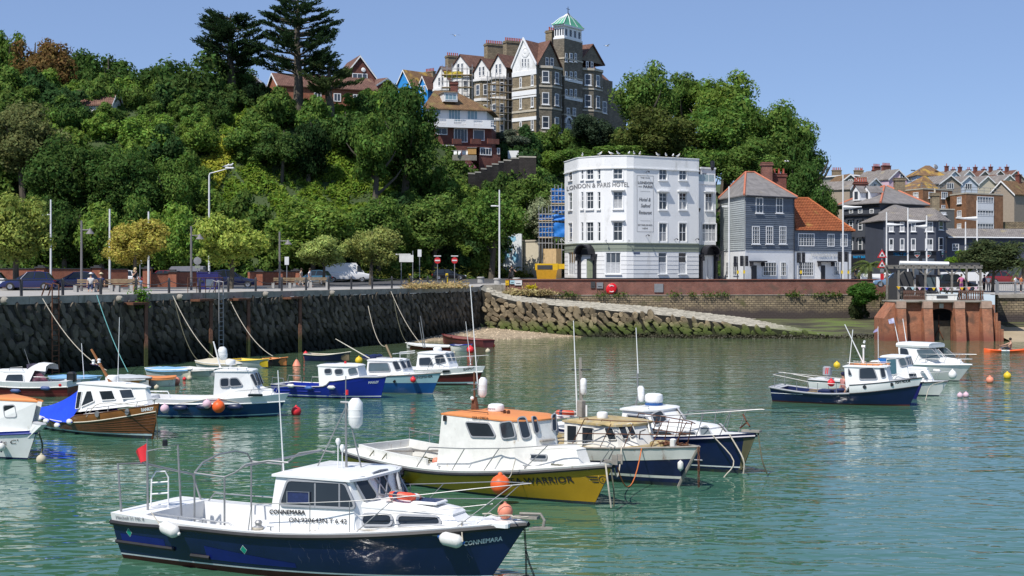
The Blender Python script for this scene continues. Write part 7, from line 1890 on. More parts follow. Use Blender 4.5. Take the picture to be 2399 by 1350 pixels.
# ------------------------------------------------------------------ sluice building, shelter, railing
b7=aO('sluice_brick',(.52,.2,.1),(.4,.14,.072),(.33,.25,.2),.23,.085,bump=.7,tide=((.27,.095,.065),.5,.8),stain=((.2,.11,.075),.52,.8))
slc=thing('sluice','orange brick sluice building with four buttresses and a dark arch','sluice',(W(2205,0,127).x,129,0));dS=127.2;ZS=zy(708,dS)
sx=lambda px,d=dS:W(px,0,d).x
y0=dS
mb=MB();wf=Wall((sx(2096),y0),(sx(2318),y0));o0,o1=sx(2179)-sx(2096),sx(2231)-sx(2096);zsp=zy(733,dS);ab(mb,wf,-1,ZS,[(o0,o1,-1,zsp),(o0,o1,zsp,zsp+.5)],.5)
n=10;cu_=(o0+o1)/2;dK=(o1-o0)/2
for k in range(n):
 a0,a1=PI*k/n,PI*(k+1)/n;P=lambda a:wf.pt(cu_+dK*cos(a),zsp+.38*sin(a));mb.quad(P(a0),P(a1),wf.pt(cu_+dK*cos(a1),zsp+.5),wf.pt(cu_+dK*cos(a0),zsp+.5))
mb.bd('front_wall',b7,slc,wall_uv=1)
for x0,x1 in((2096.5,2117),(2158,2179),(2231,2254),(2294,2317)):
 a,b=sx(x0),sx(x1);MB().loft([[V((a,y0-1.45,-1)),V((b,y0-1.45,-1)),V((b,y0+.1,-1)),V((a,y0+.1,-1))],[V((a,y0-.75,ZS-.55)),V((b,y0-.75,ZS-.55)),V((b,y0+.1,ZS-.55)),V((a,y0+.1,ZS-.55))]],1,1,1).bd('buttress',b7,slc,wall_uv=1)
 MB().box(((a+b)/2,y0-.32,ZS-.24),(b-a+.02,.95,.6)).bd('cap_stone',mat('pinkish_cap_stone',(.42,.29,.22),.85,var=.2),slc)
MB().loft([[V((sx(2068),y0-.5,-1)),V((sx(2068),y0+3,-1)),V((sx(2068),y0+3,zy(746,dS))),V((sx(2068),y0-.5,zy(746,dS)))],[V((sx(2096),y0-.2,-1)),V((sx(2096),y0+3,-1)),V((sx(2096),y0+3,ZS)),V((sx(2096),y0-.2,ZS))]],1,1,1).bd('wing_wall',b7,slc,wall_uv=1)
for k,(xa_,xb_,yt)in enumerate(((2318,2328,714),(2328,2333,733),(2333,2338,752),(2338,2343,771))):MB().box(((sx(xa_)+sx(xb_))/2,y0+1-.2*k,(zy(yt,dS)-1)/2),(sx(xb_)-sx(xa_)+.01*k,2.6,zy(yt,dS)+1)).bd('stepped_wall',b7,slc,wall_uv=1)
MB().box((sx(2205),y0-.04,zsp+.62),(.38,.1,.42)).bd('keystone',mat('pale_keystone',(.5,.47,.38),.8),slc)
MB().quad((sx(2100),y0+4,-1),(sx(2330),y0+4,-1),(sx(2330),y0+4,ZS),(sx(2100),y0+4,ZS)).bd('tunnel_shade_sheet',aJ,slc);MB().box((sx(2205),y0+.9,zy(752,dS)/2-.5),(2.1,.3,zy(752,dS)+1)).bd('sluice_gate',mat('weedy_gate',(.1,.085,.06),.8,var=.3),slc)  # dark sheet behind the arch stands in for the shade inside the tunnel
MB().cyl((sx(2205),y0+.7,1),(sx(2194),y0+.6,.2),.05,n=5).cyl((sx(2205),y0+.7,1),(sx(2214),y0+.6,.2),.05,n=5).cyl((sx(2205),y0+.7,.9),(sx(2205),y0+.7,2.3),.04,n=5).bd('gate_strut',aY,slc)
MB().obox((sx(2094),y0-.5,ZS+.002),(sx(2318)-sx(2094),0,0),(0,4.6,0),(0,0,.12)).bd('deck_slab',bX,slc)
cX=mat('shelter_timber',(.2,.185,.165),.9,var=.25,vscale=4)
sh_=thing('shelter','weathered timber shelter with braced posts and rolled white awning','shelter',(sx(2200),131,ZS+.12));dH=130.5;hx=lambda px:W(px,0,dH).x;zT=zy(629,dH);zB=ZS+.1
for px in(2105,2168,2230,2297):
 for dy in(0,4):MB().box((hx(px),dH+dy,(zB+zT)/2),(.17,.17,zT-zB)).bd('post',cX,sh_)
 for s_ in(-1,1):
  if 2100<px+s_*20<2300:MB().obox((hx(px),dH-.05,zT-.75),(s_*.75,0,.68),(0,.1,0),(0,0,.13)).bd('brace',cX,sh_)
for dy in(-.1,4):MB().box((hx(2200),dH+dy,zT+.08),(hx(2302)-hx(2100),.14,.2)).bd('beam',cX,sh_)
for k in range(12):MB().box((af(hx(2103),hx(2299),k/11),dH+2,zT+.25),(.1,4.5,.14)).bd('rafter',cX,sh_)
MB().tube([(hx(2109),dH+.2,zT+.5),(hx(2224),dH+.2,zT+.42)],.19,8).bd('rolled_awning',ao,sh_,1);MB().box((hx(2262),dH+.3,zT+.42),(2.8,.3,.2)).bd('dark_roll',aJ,sh_)
mb=MB();mb.quad((hx(2107),dH+3.8,zB),(hx(2166),dH+3.8,zB),(hx(2166),dH+3.8,zT-.3),(hx(2122),dH+3.8,zT-.3)).poly([(hx(2107),dH+.3,zB),(hx(2107),dH+3.8,zB),(hx(2107),dH+3.8,zT-.9),(hx(2107),dH+.3,zT-.9)]);mb.bd('black_backcloth',aJ,sh_)
MB().box((hx(2200),dH+3.4,zB+1.2),(2.1,.9,2.3)).bd('kiosk',ae,sh_);MB().box((hx(2200),dH+2.92,zB+1.6),(1,.05,1)).bd('kiosk_window',aM,sh_);MB().box((hx(2219),dH+3.3,zB+1.3),(.3,1,1.7)).bd('kiosk_panel',ao,sh_)
for x0,x1,l_ in((2116,2167,'left'),(2245,2305,'right')):
 t=thing('balustrade',l_+' brown balustrade in front of the shelter','balustrade',(hx((x0+x1)/2),128.3,ZS+.12));a,b=W(x0,0,128.3).x,W(x1,0,128.3).x;zz=ZS+.12;mbw=mat('brown_balustrade',(.12,.06,.04),.7)
 for h in(.12,.86):MB().box(((a+b)/2,128.3,zz+h),(b-a,.1,.1)).bd('rail',mbw,t)
 for k in range(11):MB().lathe([(.05,0),(.08,.18),(.04,.36),(.08,.54),(.05,.7)],(af(a,b,(k+.5)/11),128.3,zz+.14),7).bd('baluster',mbw,t)
t=thing('planter','flaking white planter box in the middle of the sluice deck','planter',(hx(2205),128.3,ZS+.12));MB().box((W(2205,0,128.3).x,128.3,ZS+.4),(2.7,.5,.5)).box((W(2205,0,128.3).x,128.3,ZS+.68),(2.8,.6,.08)).bd('box',ag,t);MB().box((W(2205,0,128.3).x,128.03,ZS+.45),(1,.06,.2)).bd('recess',aJ,t)
bn=thing('bunting','string of coloured pennants across the shelter front','bunting',(hx(2200),dH-.3,zy(672,dH)));pts=sag((hx(2103),dH-.3,zy(671,dH)),(hx(2300),dH-.3,zy(671,dH)),.1,12);MB().tube(pts,.015,4).bd('line',au,bn)
for k,(p,c)in enumerate(zip(pts,(my_,au,a7,a8,bP,bu,bf,a8,au,my_,bG,a8))):MB().prism([p+V((-.2,0,0)),p+V((.2,0,0)),p+V((.02,0,-.3))],(0,.02,0)).bd('pennant',c,bn)
for px,l_ in((2143,'left'),(2192,'middle'),(2245,'right')):
 x=hx(px);t=thing('picnic_table',l_+' picnic table under the shelter','picnic table',(x,dH+1.6,zB));MB().box((0,0,.74),(1.5,.75,.06)).bd('table_top',ak,t,w=0)
 for s_ in(-1,1):MB().box((0,s_*.7,.45),(1.5,.25,.05)).bd('seat',ak,t,w=0);MB().obox((s_*.6,-.65,0),(0,.5,.72),(.08,0,0),(0,.1,0)).obox((s_*.6,.65,0),(0,-.5,.72),(.08,0,0),(0,.1,0)).bd('leg',ak,t,w=0)
rl_=thing('railing','grey upright bar railing along the right hand quay','railing',(50,135.9,4.12));zz=4.12
for h in(.12,1.08):MB().cyl((46.8,135.9,zz+h),(70,135.9,zz+h),.04,n=5).bd('rail',aj,rl_)
for k in range(14):MB().box((46.8+k*1.75,135.9,zz+.58),(.16 if k%3 else.3,.16,1.16)).bd('post',aj,rl_)
for k in range(130):put('bar',rl_.get('_')or(BAR if k else globals().setdefault('BAR',MB().cyl((0,0,0),(0,0,.96),.016,n=4).mesh('bar',aj))),rl_,(46.9+k*.175-50,0,.12))
pw=thing('low_wall','white low wall beyond the road right of the black people carrier','wall',W(2270,655,176));MB().box(W(2265,648,176),(6.5,.4,1.1)).bd('masonry',ao,pw);
pw=thing('low_wall','white low wall beneath the palm by the street','wall',W(2042,655,163));MB().box(W(2055,652,163),(4,.4,1)).bd('masonry',ao,pw)
# ------------------------------------------------------------------ gulls
m_gw=mat('gull_white',(.75,.75,.74),.7);dW=mat('gull_grey',(.3,.31,.33),.7)
def gull(lab,p,rz,group=None,fly=0,s=1):
 t=thing('gull',lab,'gull',p,rz,group);b0=0 if fly else.16
 body=MB().tube([(-.3,0,b0+.02),(-.2,0,b0+.03),(0,0,b0+.06),(.13,0,b0+.11),(.19,0,b0+.2),(.24,0,b0+.24),(.29,0,b0+.23)]if not fly else[(-.28,0,0),(-.12,0,.02),(.08,0,.02),(.2,0,.03),(.27,0,.03)],[.02,.06,.1,.085,.05,.05,.02]if not fly else[.02,.07,.09,.06,.03],8).bd('body',m_gw,t,1,w=0)
 for s_ in(-1,1):
  if fly:MB().loft([[V((.1,s_*.06,.05)),V((-.1,s_*.06,.04))],[V((.16,s_*.35,.16)),V((-.02,s_*.35,.15))],[V((.0,s_*.7,.12)),V((-.06,s_*.7,.12))]],0).bd('wing',dW,t,w=0)
  else:MB().loft([[V((.12,s_*.09,b0+.13)),V((.06,s_*.1,b0+.03))],[V((-.12,s_*.09,b0+.1)),V((-.1,s_*.09,b0+.02))],[V((-.36,s_*.03,b0+.04)),V((-.34,s_*.03,b0+.02))]],0).bd('wing',dW,t,w=0);MB().cyl((.0,s_*.04,0),(.0,s_*.04,b0),.012,n=4).bd('leg',bu,t,w=0)
 MB().lathe([(.02,0),(.004,.08)],(.28,0,b0+.22)if not fly else(.27,0,.03),5,(1,0,-.2)).bd('beak',bu,t,w=0);t.scale=(1.1,)*3;return t
for i,px in enumerate((1363,1404,1431,1448,1474,1487,1500,1542,1562,1578,1590)):
 w=bL(px);h=hit(px,368,w.a,w.n);gull('white gull standing on the hotel parapet',V((h.x,h.y,ZC+.09))-w.n*.1,RND.uniform(0,6),'gulls along the hotel parapet')
gull('left gull on the arm of the tall street lamp',W(530,396,146)+V((0,0,.05)),0);gull('right gull on the arm of the tall street lamp',W(540,394,146)+V((0,0,.05)),.4);gull('gull flying right of the mansion tower',W(1422,108,190),.6,fly=1);gull('gull gliding in front of the trees behind the inn',W(1843,378,180),2.8,fly=1);gull('gull flying above the villas',W(1066,84,190),2,fly=1)
# ------------------------------------------------------------------ people
dr=mat('skin',(.5,.29,.2),.6,var=.05)
def a3(n,c):return mat('cloth_'+n,c,.9,var=.12,vscale=8)
def ce(name,pts,edges,rad,root,m,parent,sub=1):
 me=bpy.data.meshes.new(name);me.from_pydata(pts,edges,[]);o=bpy.data.objects.new('tmp',me);COL.objects.link(o)
 o.modifiers.new('s','SKIN');sk=me.skin_vertices[0].data if me.skin_vertices else None
 if sk is None:
  bpy.context.view_layer.objects.active=o;me.attributes.new('x','FLOAT','POINT')
 for v,r in zip(sk,rad):v.radius=(r,r)
 sk[root].use_root=1;md=o.modifiers.new('d','SUBSURF');md.levels=sub;md.render_levels=sub
 dg=bpy.context.evaluated_depsgraph_get();dg.update();m2=bpy.data.meshes.new_from_object(o.evaluated_get(dg));bpy.data.objects.remove(o);m2.name=name
 for p in m2.polygons:p.use_smooth=1
 m2.materials.clear();m2.materials.append(m);return put(name,m2,parent)
def person(lab,p,rz,pose='stand',top=None,legs=None,hair=(.05,.035,.02),h=1.7,arms=None,cover=.6,hat=None,cat='person',long_hair=0):
 t=thing('person',lab,cat,p,rz);k=h/1.7;S_=lambda*q:V(q)*k
 if pose=='sit':dj=.5;kn=[S_(s_*.12,-.42,.5)for s_ in(-1,1)];an=[S_(s_*.12,-.45,.09)for s_ in(-1,1)]
 elif pose=='kayak':dj=.12;kn=[S_(s_*.14,-.42,.34)for s_ in(-1,1)];an=[S_(s_*.1,-.8,.1)for s_ in(-1,1)]
 elif pose=='walk':dj=.93;kn=[S_(-.1,-.2,.52),S_(.1,.06,.5)];an=[S_(-.1,-.28,.09),S_(.1,.34,.16)]
 else:dj=.93;kn=[S_(s_*.1,-.02,.5)for s_ in(-1,1)];an=[S_(s_*.11,0,.08)for s_ in(-1,1)]
 z=dj;lean=.04 if pose!='kayak' else-.05
 P=[S_(0,0,z),S_(0,0,z+.16),S_(0,-lean,z+.4),S_(0,-lean,z+.54),S_(0,-lean-.01,z+.63),S_(0,-lean-.03,z+.74)];Rr=[.13,.115,.14,.055,.075,.082];E=[(0,1),(1,2),(2,3),(3,4),(4,5)]
 ar=arms or[(S_(s_*.26,0,z+.22),S_(s_*.25,-.1,z-.02))for s_ in(-1,1)];hands=[]
 for i,s_ in enumerate((-1,1)):
  b=len(P);sh0=S_(s_*.18,-lean,z+.47);el,wr=ar[i];hd=wr+(wr-el).normalized()*.07
  P+=[sh0,el,wr,hd];Rr+=[.06,.043,.03,.036];E+=[(2,b),(b,b+1),(b+1,b+2),(b+2,b+3)];f=(wr-el).normalized();q=f.orthogonal().normalized()
  for j in range(5):P.append(hd+f*(.09 if j else.05)*(1-.12*abs(j-2.5))+q*(j-2)*.02*(2.2 if j==0 else 1));Rr.append(.01);E.append((b+3,len(P)-1))
  b=len(P);P+=[S_(s_*.09,0,z-.03),kn[i],an[i],an[i]+S_(0,-.16,-.045)];Rr+=[.095,.06,.042,.035];E+=[(0,b),(b,b+1),(b+1,b+2),(b+2,b+3)]
 Rr=[r*k for r in Rr];ce('body',[tuple(q)for q in P],E,Rr,0,dr,t)
 if top:
  Q=[P[0]+S_(0,0,.02),P[1],P[2],P[3]-S_(0,0,.03)];R2=[.15,.14,.165,.08];E2=[(0,1),(1,2),(2,3)]
  for b in(6,19):f=af(P[b],P[b+1],cover);c=len(Q);Q+=[P[b],f];R2+=[.078,.062];E2+=[(2,c),(c,c+1)]
  ce('shirt',[tuple(q)for q in Q],E2,[r*k for r in R2],0,top,t)
 if legs:
  Q=[P[0]+S_(0,0,.06),P[0]-S_(0,0,.02)];R2=[.145,.14];E2=[(0,1)];lc=1.0 if cover>.5 else.85
  for b in(15,28):c=len(Q);Q+=[P[b],P[b+1],af(P[b+1],P[b+2],.85 if lc==1 else.1)];R2+=[.11,.078,.06];E2+=[(1,c),(c,c+1),(c+1,c+2)]
  ce('trousers',[tuple(q)for q in Q],E2,[r*k for r in R2],0,legs,t)
 hc=P[5]+S_(0,.015,.035);hm=mat('hair_%d'%int(hair[0]*1000),hair,.8,var=.2);mb=MB().ball(hc,.115*k,10,6,1)
 if long_hair:mb.tube([hc+S_(0,.06,0),hc+S_(0,.09,-.2),hc+S_(0,.09,-.38)],[.1*k,.09*k,.05*k],8)
 mb.bd('hair',hm,t,1,w=0);fz=P[5]+S_(0,-.085,-.01)
 MB().ball(fz+S_(0,-.02,-.02),.018*k,6,4).bd('nose',dr,t,1,w=0)
 for s_ in(-1,1):MB().ball(fz+S_(s_*.035,.0,.015),.012*k,6,4).bd('eye',ai,t,w=0)
 if hat:MB().lathe([(.19,0),(.2,.015),(.11,.03),(.1,.1),(.05,.13)],hc+V((0,0,.03)),12).bd('hat',hat,t,1,w=0)
 return t
cw_,cb_,cn_=a3('white',(.72,.72,.72)),a3('black',(.015,.015,.018)),a3('navy',(.02,.03,.09))
person('seated woman in a white sun hat on the quay bench',vat(213,102.6),.2,'sit',a3('pale',(.6,.58,.55)),cn_,hat=cw_);person('seated person in navy with a straw hat on the quay bench',vat(237,103.2),.1,'sit',cn_,cb_,hat=a3('straw',(.62,.52,.33)))
person('blonde woman in a black dress standing on the promenade',vat(316,105),.9,'stand',cb_,cb_,(.55,.42,.22),1.68,long_hair=1,cover=.4,arms=[(V((-.26,-.1,1.15)),V((-.12,-.25,1.4))),(V((.25,0,1.15)),V((.22,-.2,1)))]);person('small child in pale blue beside the woman in black',vat(329,104.6),.5,'stand',a3('sky',(.3,.4,.55)),cn_,h=.95)
person('walker in beige carrying a bag near the teal car',vat(705,138),1.3,'walk',a3('beige',(.5,.42,.34)),a3('stone',(.5,.45,.4)));person('walker in a white shirt near the teal car',vat(725,137.5),1.3,'walk',cw_,cw_)
person('woman in a pink and purple dress leaning at the right hand railing',vat(2252,134.9+1.6),.1,'stand',a3('pink',(.55,.16,.32)),a3('purple',(.2,.05,.16)),arms=[(V((-.38,-.05,1.2)),V((-.5,-.3,1.1))),(V((.38,-.05,1.2)),V((.5,-.3,1.1)))])
for px,d,l_,a,b in((2013,156,'pedestrian in a pale hat by the palm',cw_,cb_),(2004,155,'pedestrian in blue by the palm',cn_,cn_),(2076,150,'pedestrian in white beside the warning signs',cw_,a3('pinkish',(.5,.25,.25))),(2305,148,'pedestrian in a blue top at the end of the shelter',cn_,cb_),(2316,147,'pedestrian in white behind the railing',cw_,a3('grey',(.2,.2,.2))),(2378,142,'seated diner in white at the right edge',cw_,cb_),(2392,143,'diner in orange at the right edge',a3('orange',(.6,.2,.06)),cb_)):person(l_,vat(px,d),RND.uniform(-1,1),'stand',a,b)
p=vat(1197,166);mc=thing('motorcycle','black motorcycle with a rider in front of the mural','motorcycle',p,.3)
for s_ in(-1,1):MB().lathe([(.2,-.06),(.32,-.05),(.32,.05),(.2,.06)],(0,s_*.7,.32),14,(1,0,0)).bd('wheel',dF,mc,1,w=0)
MB().rbox((0,0,.6),(.3,1.1,.4),.1).bd('engine_body',ae,mc,w=0);MB().tube([(-.35,-.5,1.05),(0,-.55,1),(.35,-.5,1.05)],.025,5).tube([(0,-.55,1),(0,-.75,.35)],.04,5).bd('handlebars',aJ,mc,w=0);MB().rbox((0,.3,.85),(.28,.6,.12),.05).bd('saddle',ae,mc,w=0)
person('rider in black sitting on the motorcycle',p+V((.08,.2,.38)),.3,'sit',cb_,cb_,h=1.7,arms=[(V((-.3,-.2,.75)),V((-.32,-.55,.65))),(V((.3,-.2,.75)),V((.32,-.55,.65)))])
GB='motor boats moored in the harbour'
def cabin(b,xa,xc,xf,hw,z0,z1,hwf=.55,lean_f=.35,lean_c=None,lean_a=.0,tum=.1,name='wheelhouse',m=None,roof=1,m_roof=None,z0f=None,over=.06,thick=.05,crown=.05):
 lc=lean_f*.6 if lean_c is None else lean_c;z0f=z0 if z0f is None else z0f
 return b.house(name,[(xa,hw,z0),(xc,hw,z0f),(xf,hw*hwf,z0f)],[(xa+lean_a,hw-tum,z1),(xc-lc,hw-tum,z1),(xf-lean_f,(hw-tum)*hwf,z1)],m or aa,roof,over,thick,m_roof,crown=crown)
def ah(b,i):
 n=len(b.faces);return b.faces[i]if b.side<0 else b.faces[n-2-i]
def front(b):return b.faces[len(b.faces)//2-1]
# ---------------------------------------------------------------- navy and white motor launch, nearest
b=Boat('motor_launch','largest and nearest boat, navy hull with white wheelhouse and bow rail',(288,1312),(1138,1374),3,1.05,1.38,.98,rake=.95,group=GB,ebow=.48)
st=lambda t:b.sh(t)-af(.22,.09,bi(0,.3,t))
b.band('bottom_paint',-.25,lambda t:.1+.1*t,c9,2)
b.band('boot_stripe',lambda t:.1+.1*t,lambda t:.135+.1*t,aN,1,.003)
b.band('topsides',lambda t:.135+.1*t,st,cJ,5)
b.band('gunwale',st,b.sh,aa,2)
b.strake('rubbing_strake',lambda t:st(t)+.01,.055,a9,.02)
b.strake('lower_rubbing_strake',lambda t:.4,.045,a9,.01,0,.2)
b.strake('spray_pad',lambda t:.3,.05,a9,.01,.25,.31,0)
b.deck(aa,0,.42,.09,.3,.22)
D=b.sh(.55)
hw=1.12
xa,xc,xf=b.x(628,-hw),b.x(838,-hw),b.x(886,-.69)
zr=b.z(1121,xa+.8,-.98)
cabin(b,xa,xc,xf,hw,D-.06,zr,.62,.36,.27,.1,.14,over=.09,crown=.07)
nf=ah(b,0)
b.pane([(659,1181),(677,1127),(809,1134),(832,1189)],nf)
b.pane([(829,1126),(854,1120),(883,1164),(858,1177)],ah(b,1),fw=.04)
b.pane([(871,1111),(889,1104),(915,1150),(905,1158)],front(b),fw=.03,rnd=.04)
di=MB()
for px in(740,797):di.cyl(b.on(px,1132,nf)-V((0,.035,0)),b.on(px,1188,nf)-V((0,.035,0)),.02,n=4)
di.bd('window_bar',aL,b.rt,w=0)
sp=MB();q=[b.on(676,1150,nf),b.on(729,1152,nf),b.on(729,1180,nf),b.on(676,1177,nf)]
sp.prism([p-V((0,.03,0))for p in q],(0,-.025,0));sp.bd('solar_panel',mat('solar_cells',(.02,.03,.09),.2,var=.3,vscale=20),b.rt,w=0)
MB().ring([af(sum(q,V())/4,p,.94)-V((0,.06,0))for p in q],[p-V((0,.06,0))for p in q],V((0,-.012,0))).bd('panel_frame',aK,b.rt,w=0)
b.plate_text('CONNEMARA',633,716,1204,10,nf,ai,bold=.008,py1=1206)
b.plate_text('ON:920643N.T.6.42',678,814,1223,11,nf,ai,bold=.003,py1=1227)
xg=b.x(1062,-.9)
cz=b.z(1196,xf,-.85)
b.house('fore_cabin',[(xc-.3,hw-.02,D-.05),(xg-.35,.93,b.sh(.75)-.05),(xg+.15,.5,b.sh(.8)-.05)],[(xc-.3,hw-.2,cz+.05),(xg-.75,.72,cz-.06),(xg-.35,.42,cz-.09)],aa,1,.02,.03,crown=.08,roof_name='cabin_top')
fc=ah(b,0)
b.pane([(852,1207),(916,1208),(916,1230),(850,1229)],fc,rnd=.1)
b.pane([(934,1210),(1026,1213),(1031,1228),(934,1229)],fc,rnd=.1)
ct=cz+.1
MB().rbox((xg-1,-.05,ct+.02),(.62,.5,.05),.02).bd('hatch',aa,b.rt,w=0)
MB().box((xg-1,-.05,ct+.05),(.5,.38,.012)).bd('solar_panel',a6['solar_cells'],b.rt,w=0)
MB().lathe([(.11,0),(.12,.02),(.09,.05),(.03,.065)],(xf+.12,-.45,ct-.03),14).bd('deck_vent',aK,b.rt,1,w=0)
MB().rbox((xg+.55,0,b.sh(.85)+.1),(.7,.7,.12),.04).bd('anchor_locker',aa,b.rt,w=0)
lr=life_ring('orange red life ring on the fore cabin top of the nearest navy boat',b.M@V((xf+.3,-.12,ct+.1)),.27,.075,(.1,.15,1))
rz_=b.roof_z
b.roof=rz_
bY(b,(b.x(846,-.3),-.3,rz_-.03),.27,.27);
dm=(b.x(846,-.3),-.3,rz_-.03)
bv('aymarine',.1,cl,b.rt,lambda x,y:b.M@V((dm[0]-.27*sin(.75-(x+.02)*4.2),dm[1]-.274*cos(.75-(x+.02)*4.2),dm[2]+.1+y)),'dome_lettering',bold=.006,fit=.36)
xm=b.x(812,0)
top=V((xm-.02,0,b.z(943,xm,0)))
MB().tube([(xm,0,rz_-.03),top],[.028,.02],6).tube([(xm+.42,.15,rz_-.03),top],.016,5).tube([(xm-.95,-.1,rz_-.03),top-V((0,0,.1))],.014,5).bd('mast',aj,b.rt,1,w=0)
MB().cyl(top+V((-.12,0,0)),top+V((.14,0,0)),.025,n=6).cyl(top,top+V((0,0,.55)),.012,n=5).bd('crosstree',aj,b.rt,w=0)
MB().cyl(top+V((.03,0,.16)),top+V((.03,0,.26)),.03,n=8).bd('mast_light',bf,b.rt,w=0)
bJ(b,(b.x(833,0),0,b.z(967,xm,0)),.155,.62)
for px,y1,zz in((792,1030,'gps_aerial'),(802,1045,'gps_aerial')):
 xx=b.x(px,-.2);h=b.z(y1,xx,-.2)
 MB().cyl((xx,-.2,rz_-.05),(xx,-.2,h-.1),.012,n=5).lathe([(.02,0),(.05,.06),(.055,.1),(.03,.15)],(xx,-.2,h-.12),10).bd(zz,aa,b.rt,1,w=0)
bF(b,(b.x(668,-.7),-.7,rz_-.1),(b.x(651,-.7),-.7,b.z(868,b.x(651,-.7),-.7)),.02,.01)
b.rail('roof_rail',[[(b.x(672,-.9),-.9,rz_-.06),(b.x(674,-.9),-.9,rz_+.02),(b.x(785,-.9),-.9,rz_+.02),(b.x(790,-.9),-.9,rz_-.06)]],.012,aK)
MB().rbox((b.x(725,0),0,rz_+.04),(.3,.22,.08),.02).bd('search_light_base',bK,b.rt,w=0)
for px in(676,742):MB().rbox((b.x(px,-.6),-.6,rz_+.02),(.07,.07,.13),.015).bd('vent_box',aF,b.rt,w=0)
zt=b.z(1108,b.x(455,-1),-1)
fr=[]
x0,x1,x2=b.x(457,-1),b.x(530,-1),xa
for sd_ in(-1,1):
 fr.append([(x0,sd_*1.02,b.sh(.2)-.03),(x0,sd_*1.02,zt)]);fr.append([(x1,sd_*1.06,b.sh(.3)-.03),(x1,sd_*1.06,zt-.03)])
 fr.append([(x0,sd_*1.02,zt),(x1,sd_*1.06,zt-.03),(x1+.25,sd_*1,zt+.08),(x1+.5,sd_*.98,zt+.26),(x2-.1,sd_*.95,zt+.36),(x2+.35,sd_*.9,zt+.34)])
fr+=[[(x0,-1.02,zt),(x0+.05,-.8,zt+.2),(x0+.1,-.3,zt+.32),(x0+.1,.3,zt+.32),(x0+.05,.8,zt+.2),(x0,1.02,zt)],[(x1+.4,-1,zt+.2),(x1+.4,1,zt+.2)],[(x2,-.95,zt+.36),(x2,.95,zt+.36)]]
b.rail('awning_frame',fr,.02,aj)
b.rail('cockpit_rail',[[b.edge(.1,-1,.28),b.edge(.12,-1,.28,.07),b.edge(.36,-1,.3,.07),b.edge(.38,-1,.3)],[b.edge(.1,1,.28),b.edge(.12,1,.28,.2),b.edge(.42,1,.3,.22),b.edge(.44,1,.3)]],.016,aK,[(b.edge(t,-1,.29),b.edge(t,-1,.29,.07))for t in(.2,.28)])
zg=b.z(1085,-b.L/2,-.9);xs_=-b.L/2+.1
b.rail('stern_gantry',[[(xs_,-1.05,.95),(xs_-.1,-1.05,zg),(xs_+.05,-.4,zg-.06),(xs_+.4,.9,zg-.45),(xs_+.5,1.1,.98)],[(xs_+.35,-.6,.95),(xs_+.33,-.6,b.z(1055,xs_,-.6)),(xs_+.85,-.2,b.z(1042,xs_+.8,-.2)),(xs_+.95,-.2,.9)]],.026,aj)
b.rail('boarding_ladder',[[(xs_+.22,-.35,.9),(xs_+.25,-.35,1.7),(xs_+.33,-.3,1.85),(xs_+.5,-.2,1.85),(xs_+.55,-.15,1.72),(xs_+.55,-.15,.95)]]+[[(xs_+.24,-.35,z),(xs_+.55,-.15,z+.02)]for z in(1.1,1.35,1.6)],.018,aa)
MB().rbox((b.x(335,0),-.1,.72),(.3,1,.5),.03).bd('stern_locker',aF,b.rt,w=0)
MB().rbox((b.x(400,.2),.45,.55),(.75,1.1,.2),.03).bd('bench',aa,b.rt,w=0)
MB().rbox((xa-.55,-.1,.55),(.9,1,.5),.04).bd('engine_box',aB,b.rt,w=0)
zz=b.z(1065,xs_+.33,-.6)
fl=MB();g=[]
for i in range(7):
 u=i/6;g.append([V((xs_+.33-.34*u,-.6+.05*sin(u*7),zz+.28-.35*u*.7)),V((xs_+.33-.22*u,-.6+.06*sin(u*7+1),zz-.12-.1*u))])
fl.loft(g,0).bd('ensign',bf,b.rt,1,w=0)
MB().cyl((xs_+.33,-.6,zz-.3),(xs_+.33,-.6,zz+.34),.014,n=6).bd('flagstaff',aj,b.rt,w=0)
MB().rbox((xs_+.62,-.35,b.z(1038,xs_+.6,-.4)),(.1,.1,.14),.02).bd('deck_lamp',aF,b.rt,w=0)
def hoop(t,sd_,h,inset=.08,dx=0):p=b.edge(t,sd_,inset,h);p.x+=dx;return p
ln=[]
for sd_ in(-1,1):
 ln.append([hoop(.44,sd_,.0),hoop(.45,sd_,.55),hoop(.6,sd_,.6),hoop(.7,sd_,.62)])
 ln.append([hoop(.7,sd_,.62),hoop(.8,sd_,.66,.06),hoop(.92,sd_,.74,.02,.1),V((b.L/2+b.rake+.05,0,b.s1+.74))])
 ln.append([hoop(.72,sd_,.32),hoop(.86,sd_,.36,.04),hoop(.95,sd_,.4,.0)])
po=[]
for sd_ in(-1,1):
 for t in(.45,.53,.61,.7):po.append((hoop(t,sd_,-.03),hoop(t,sd_,.58 if t<.6 else.62)))
 po+=[(hoop(.71,sd_,-.03),hoop(.79,sd_,.65,.06)),(hoop(.89,sd_,-.03),hoop(.965,sd_,.76,.0,.2))]
b.rail('bow_rail',ln,.0105,aj,po)
an=MB();tp=V((b.L/2+b.rake,0,b.s1+.05))
an.obox(tp+V((-.35,-.08,-.02)),(.55,0,.02),(0,.16,0),(0,0,.05));an.tube([tp+V((-.2,0,.08)),tp+V((.25,0,.1)),tp+V((.33,0,-.02)),tp+V((.3,0,-.16))],.03,6)
an.prism([tp+V((.05,-.12,-.17)),tp+V((.5,0,-.13)),tp+V((.05,.12,-.17))],V((0,0,-.05)))
an.bd('anchor',ak,b.rt,w=0)
for t in(.9,.5):cleat(b,b.edge(t,-1,.14,.02))
MB().lathe([(.1,0),(.11,.06),(.06,.1),(.08,.16),(.05,.2)],b.edge(.46,-1,.2,0),10).bd('winch',aj,b.rt,1,w=0)
rp_=MB();rr=random.Random(3)
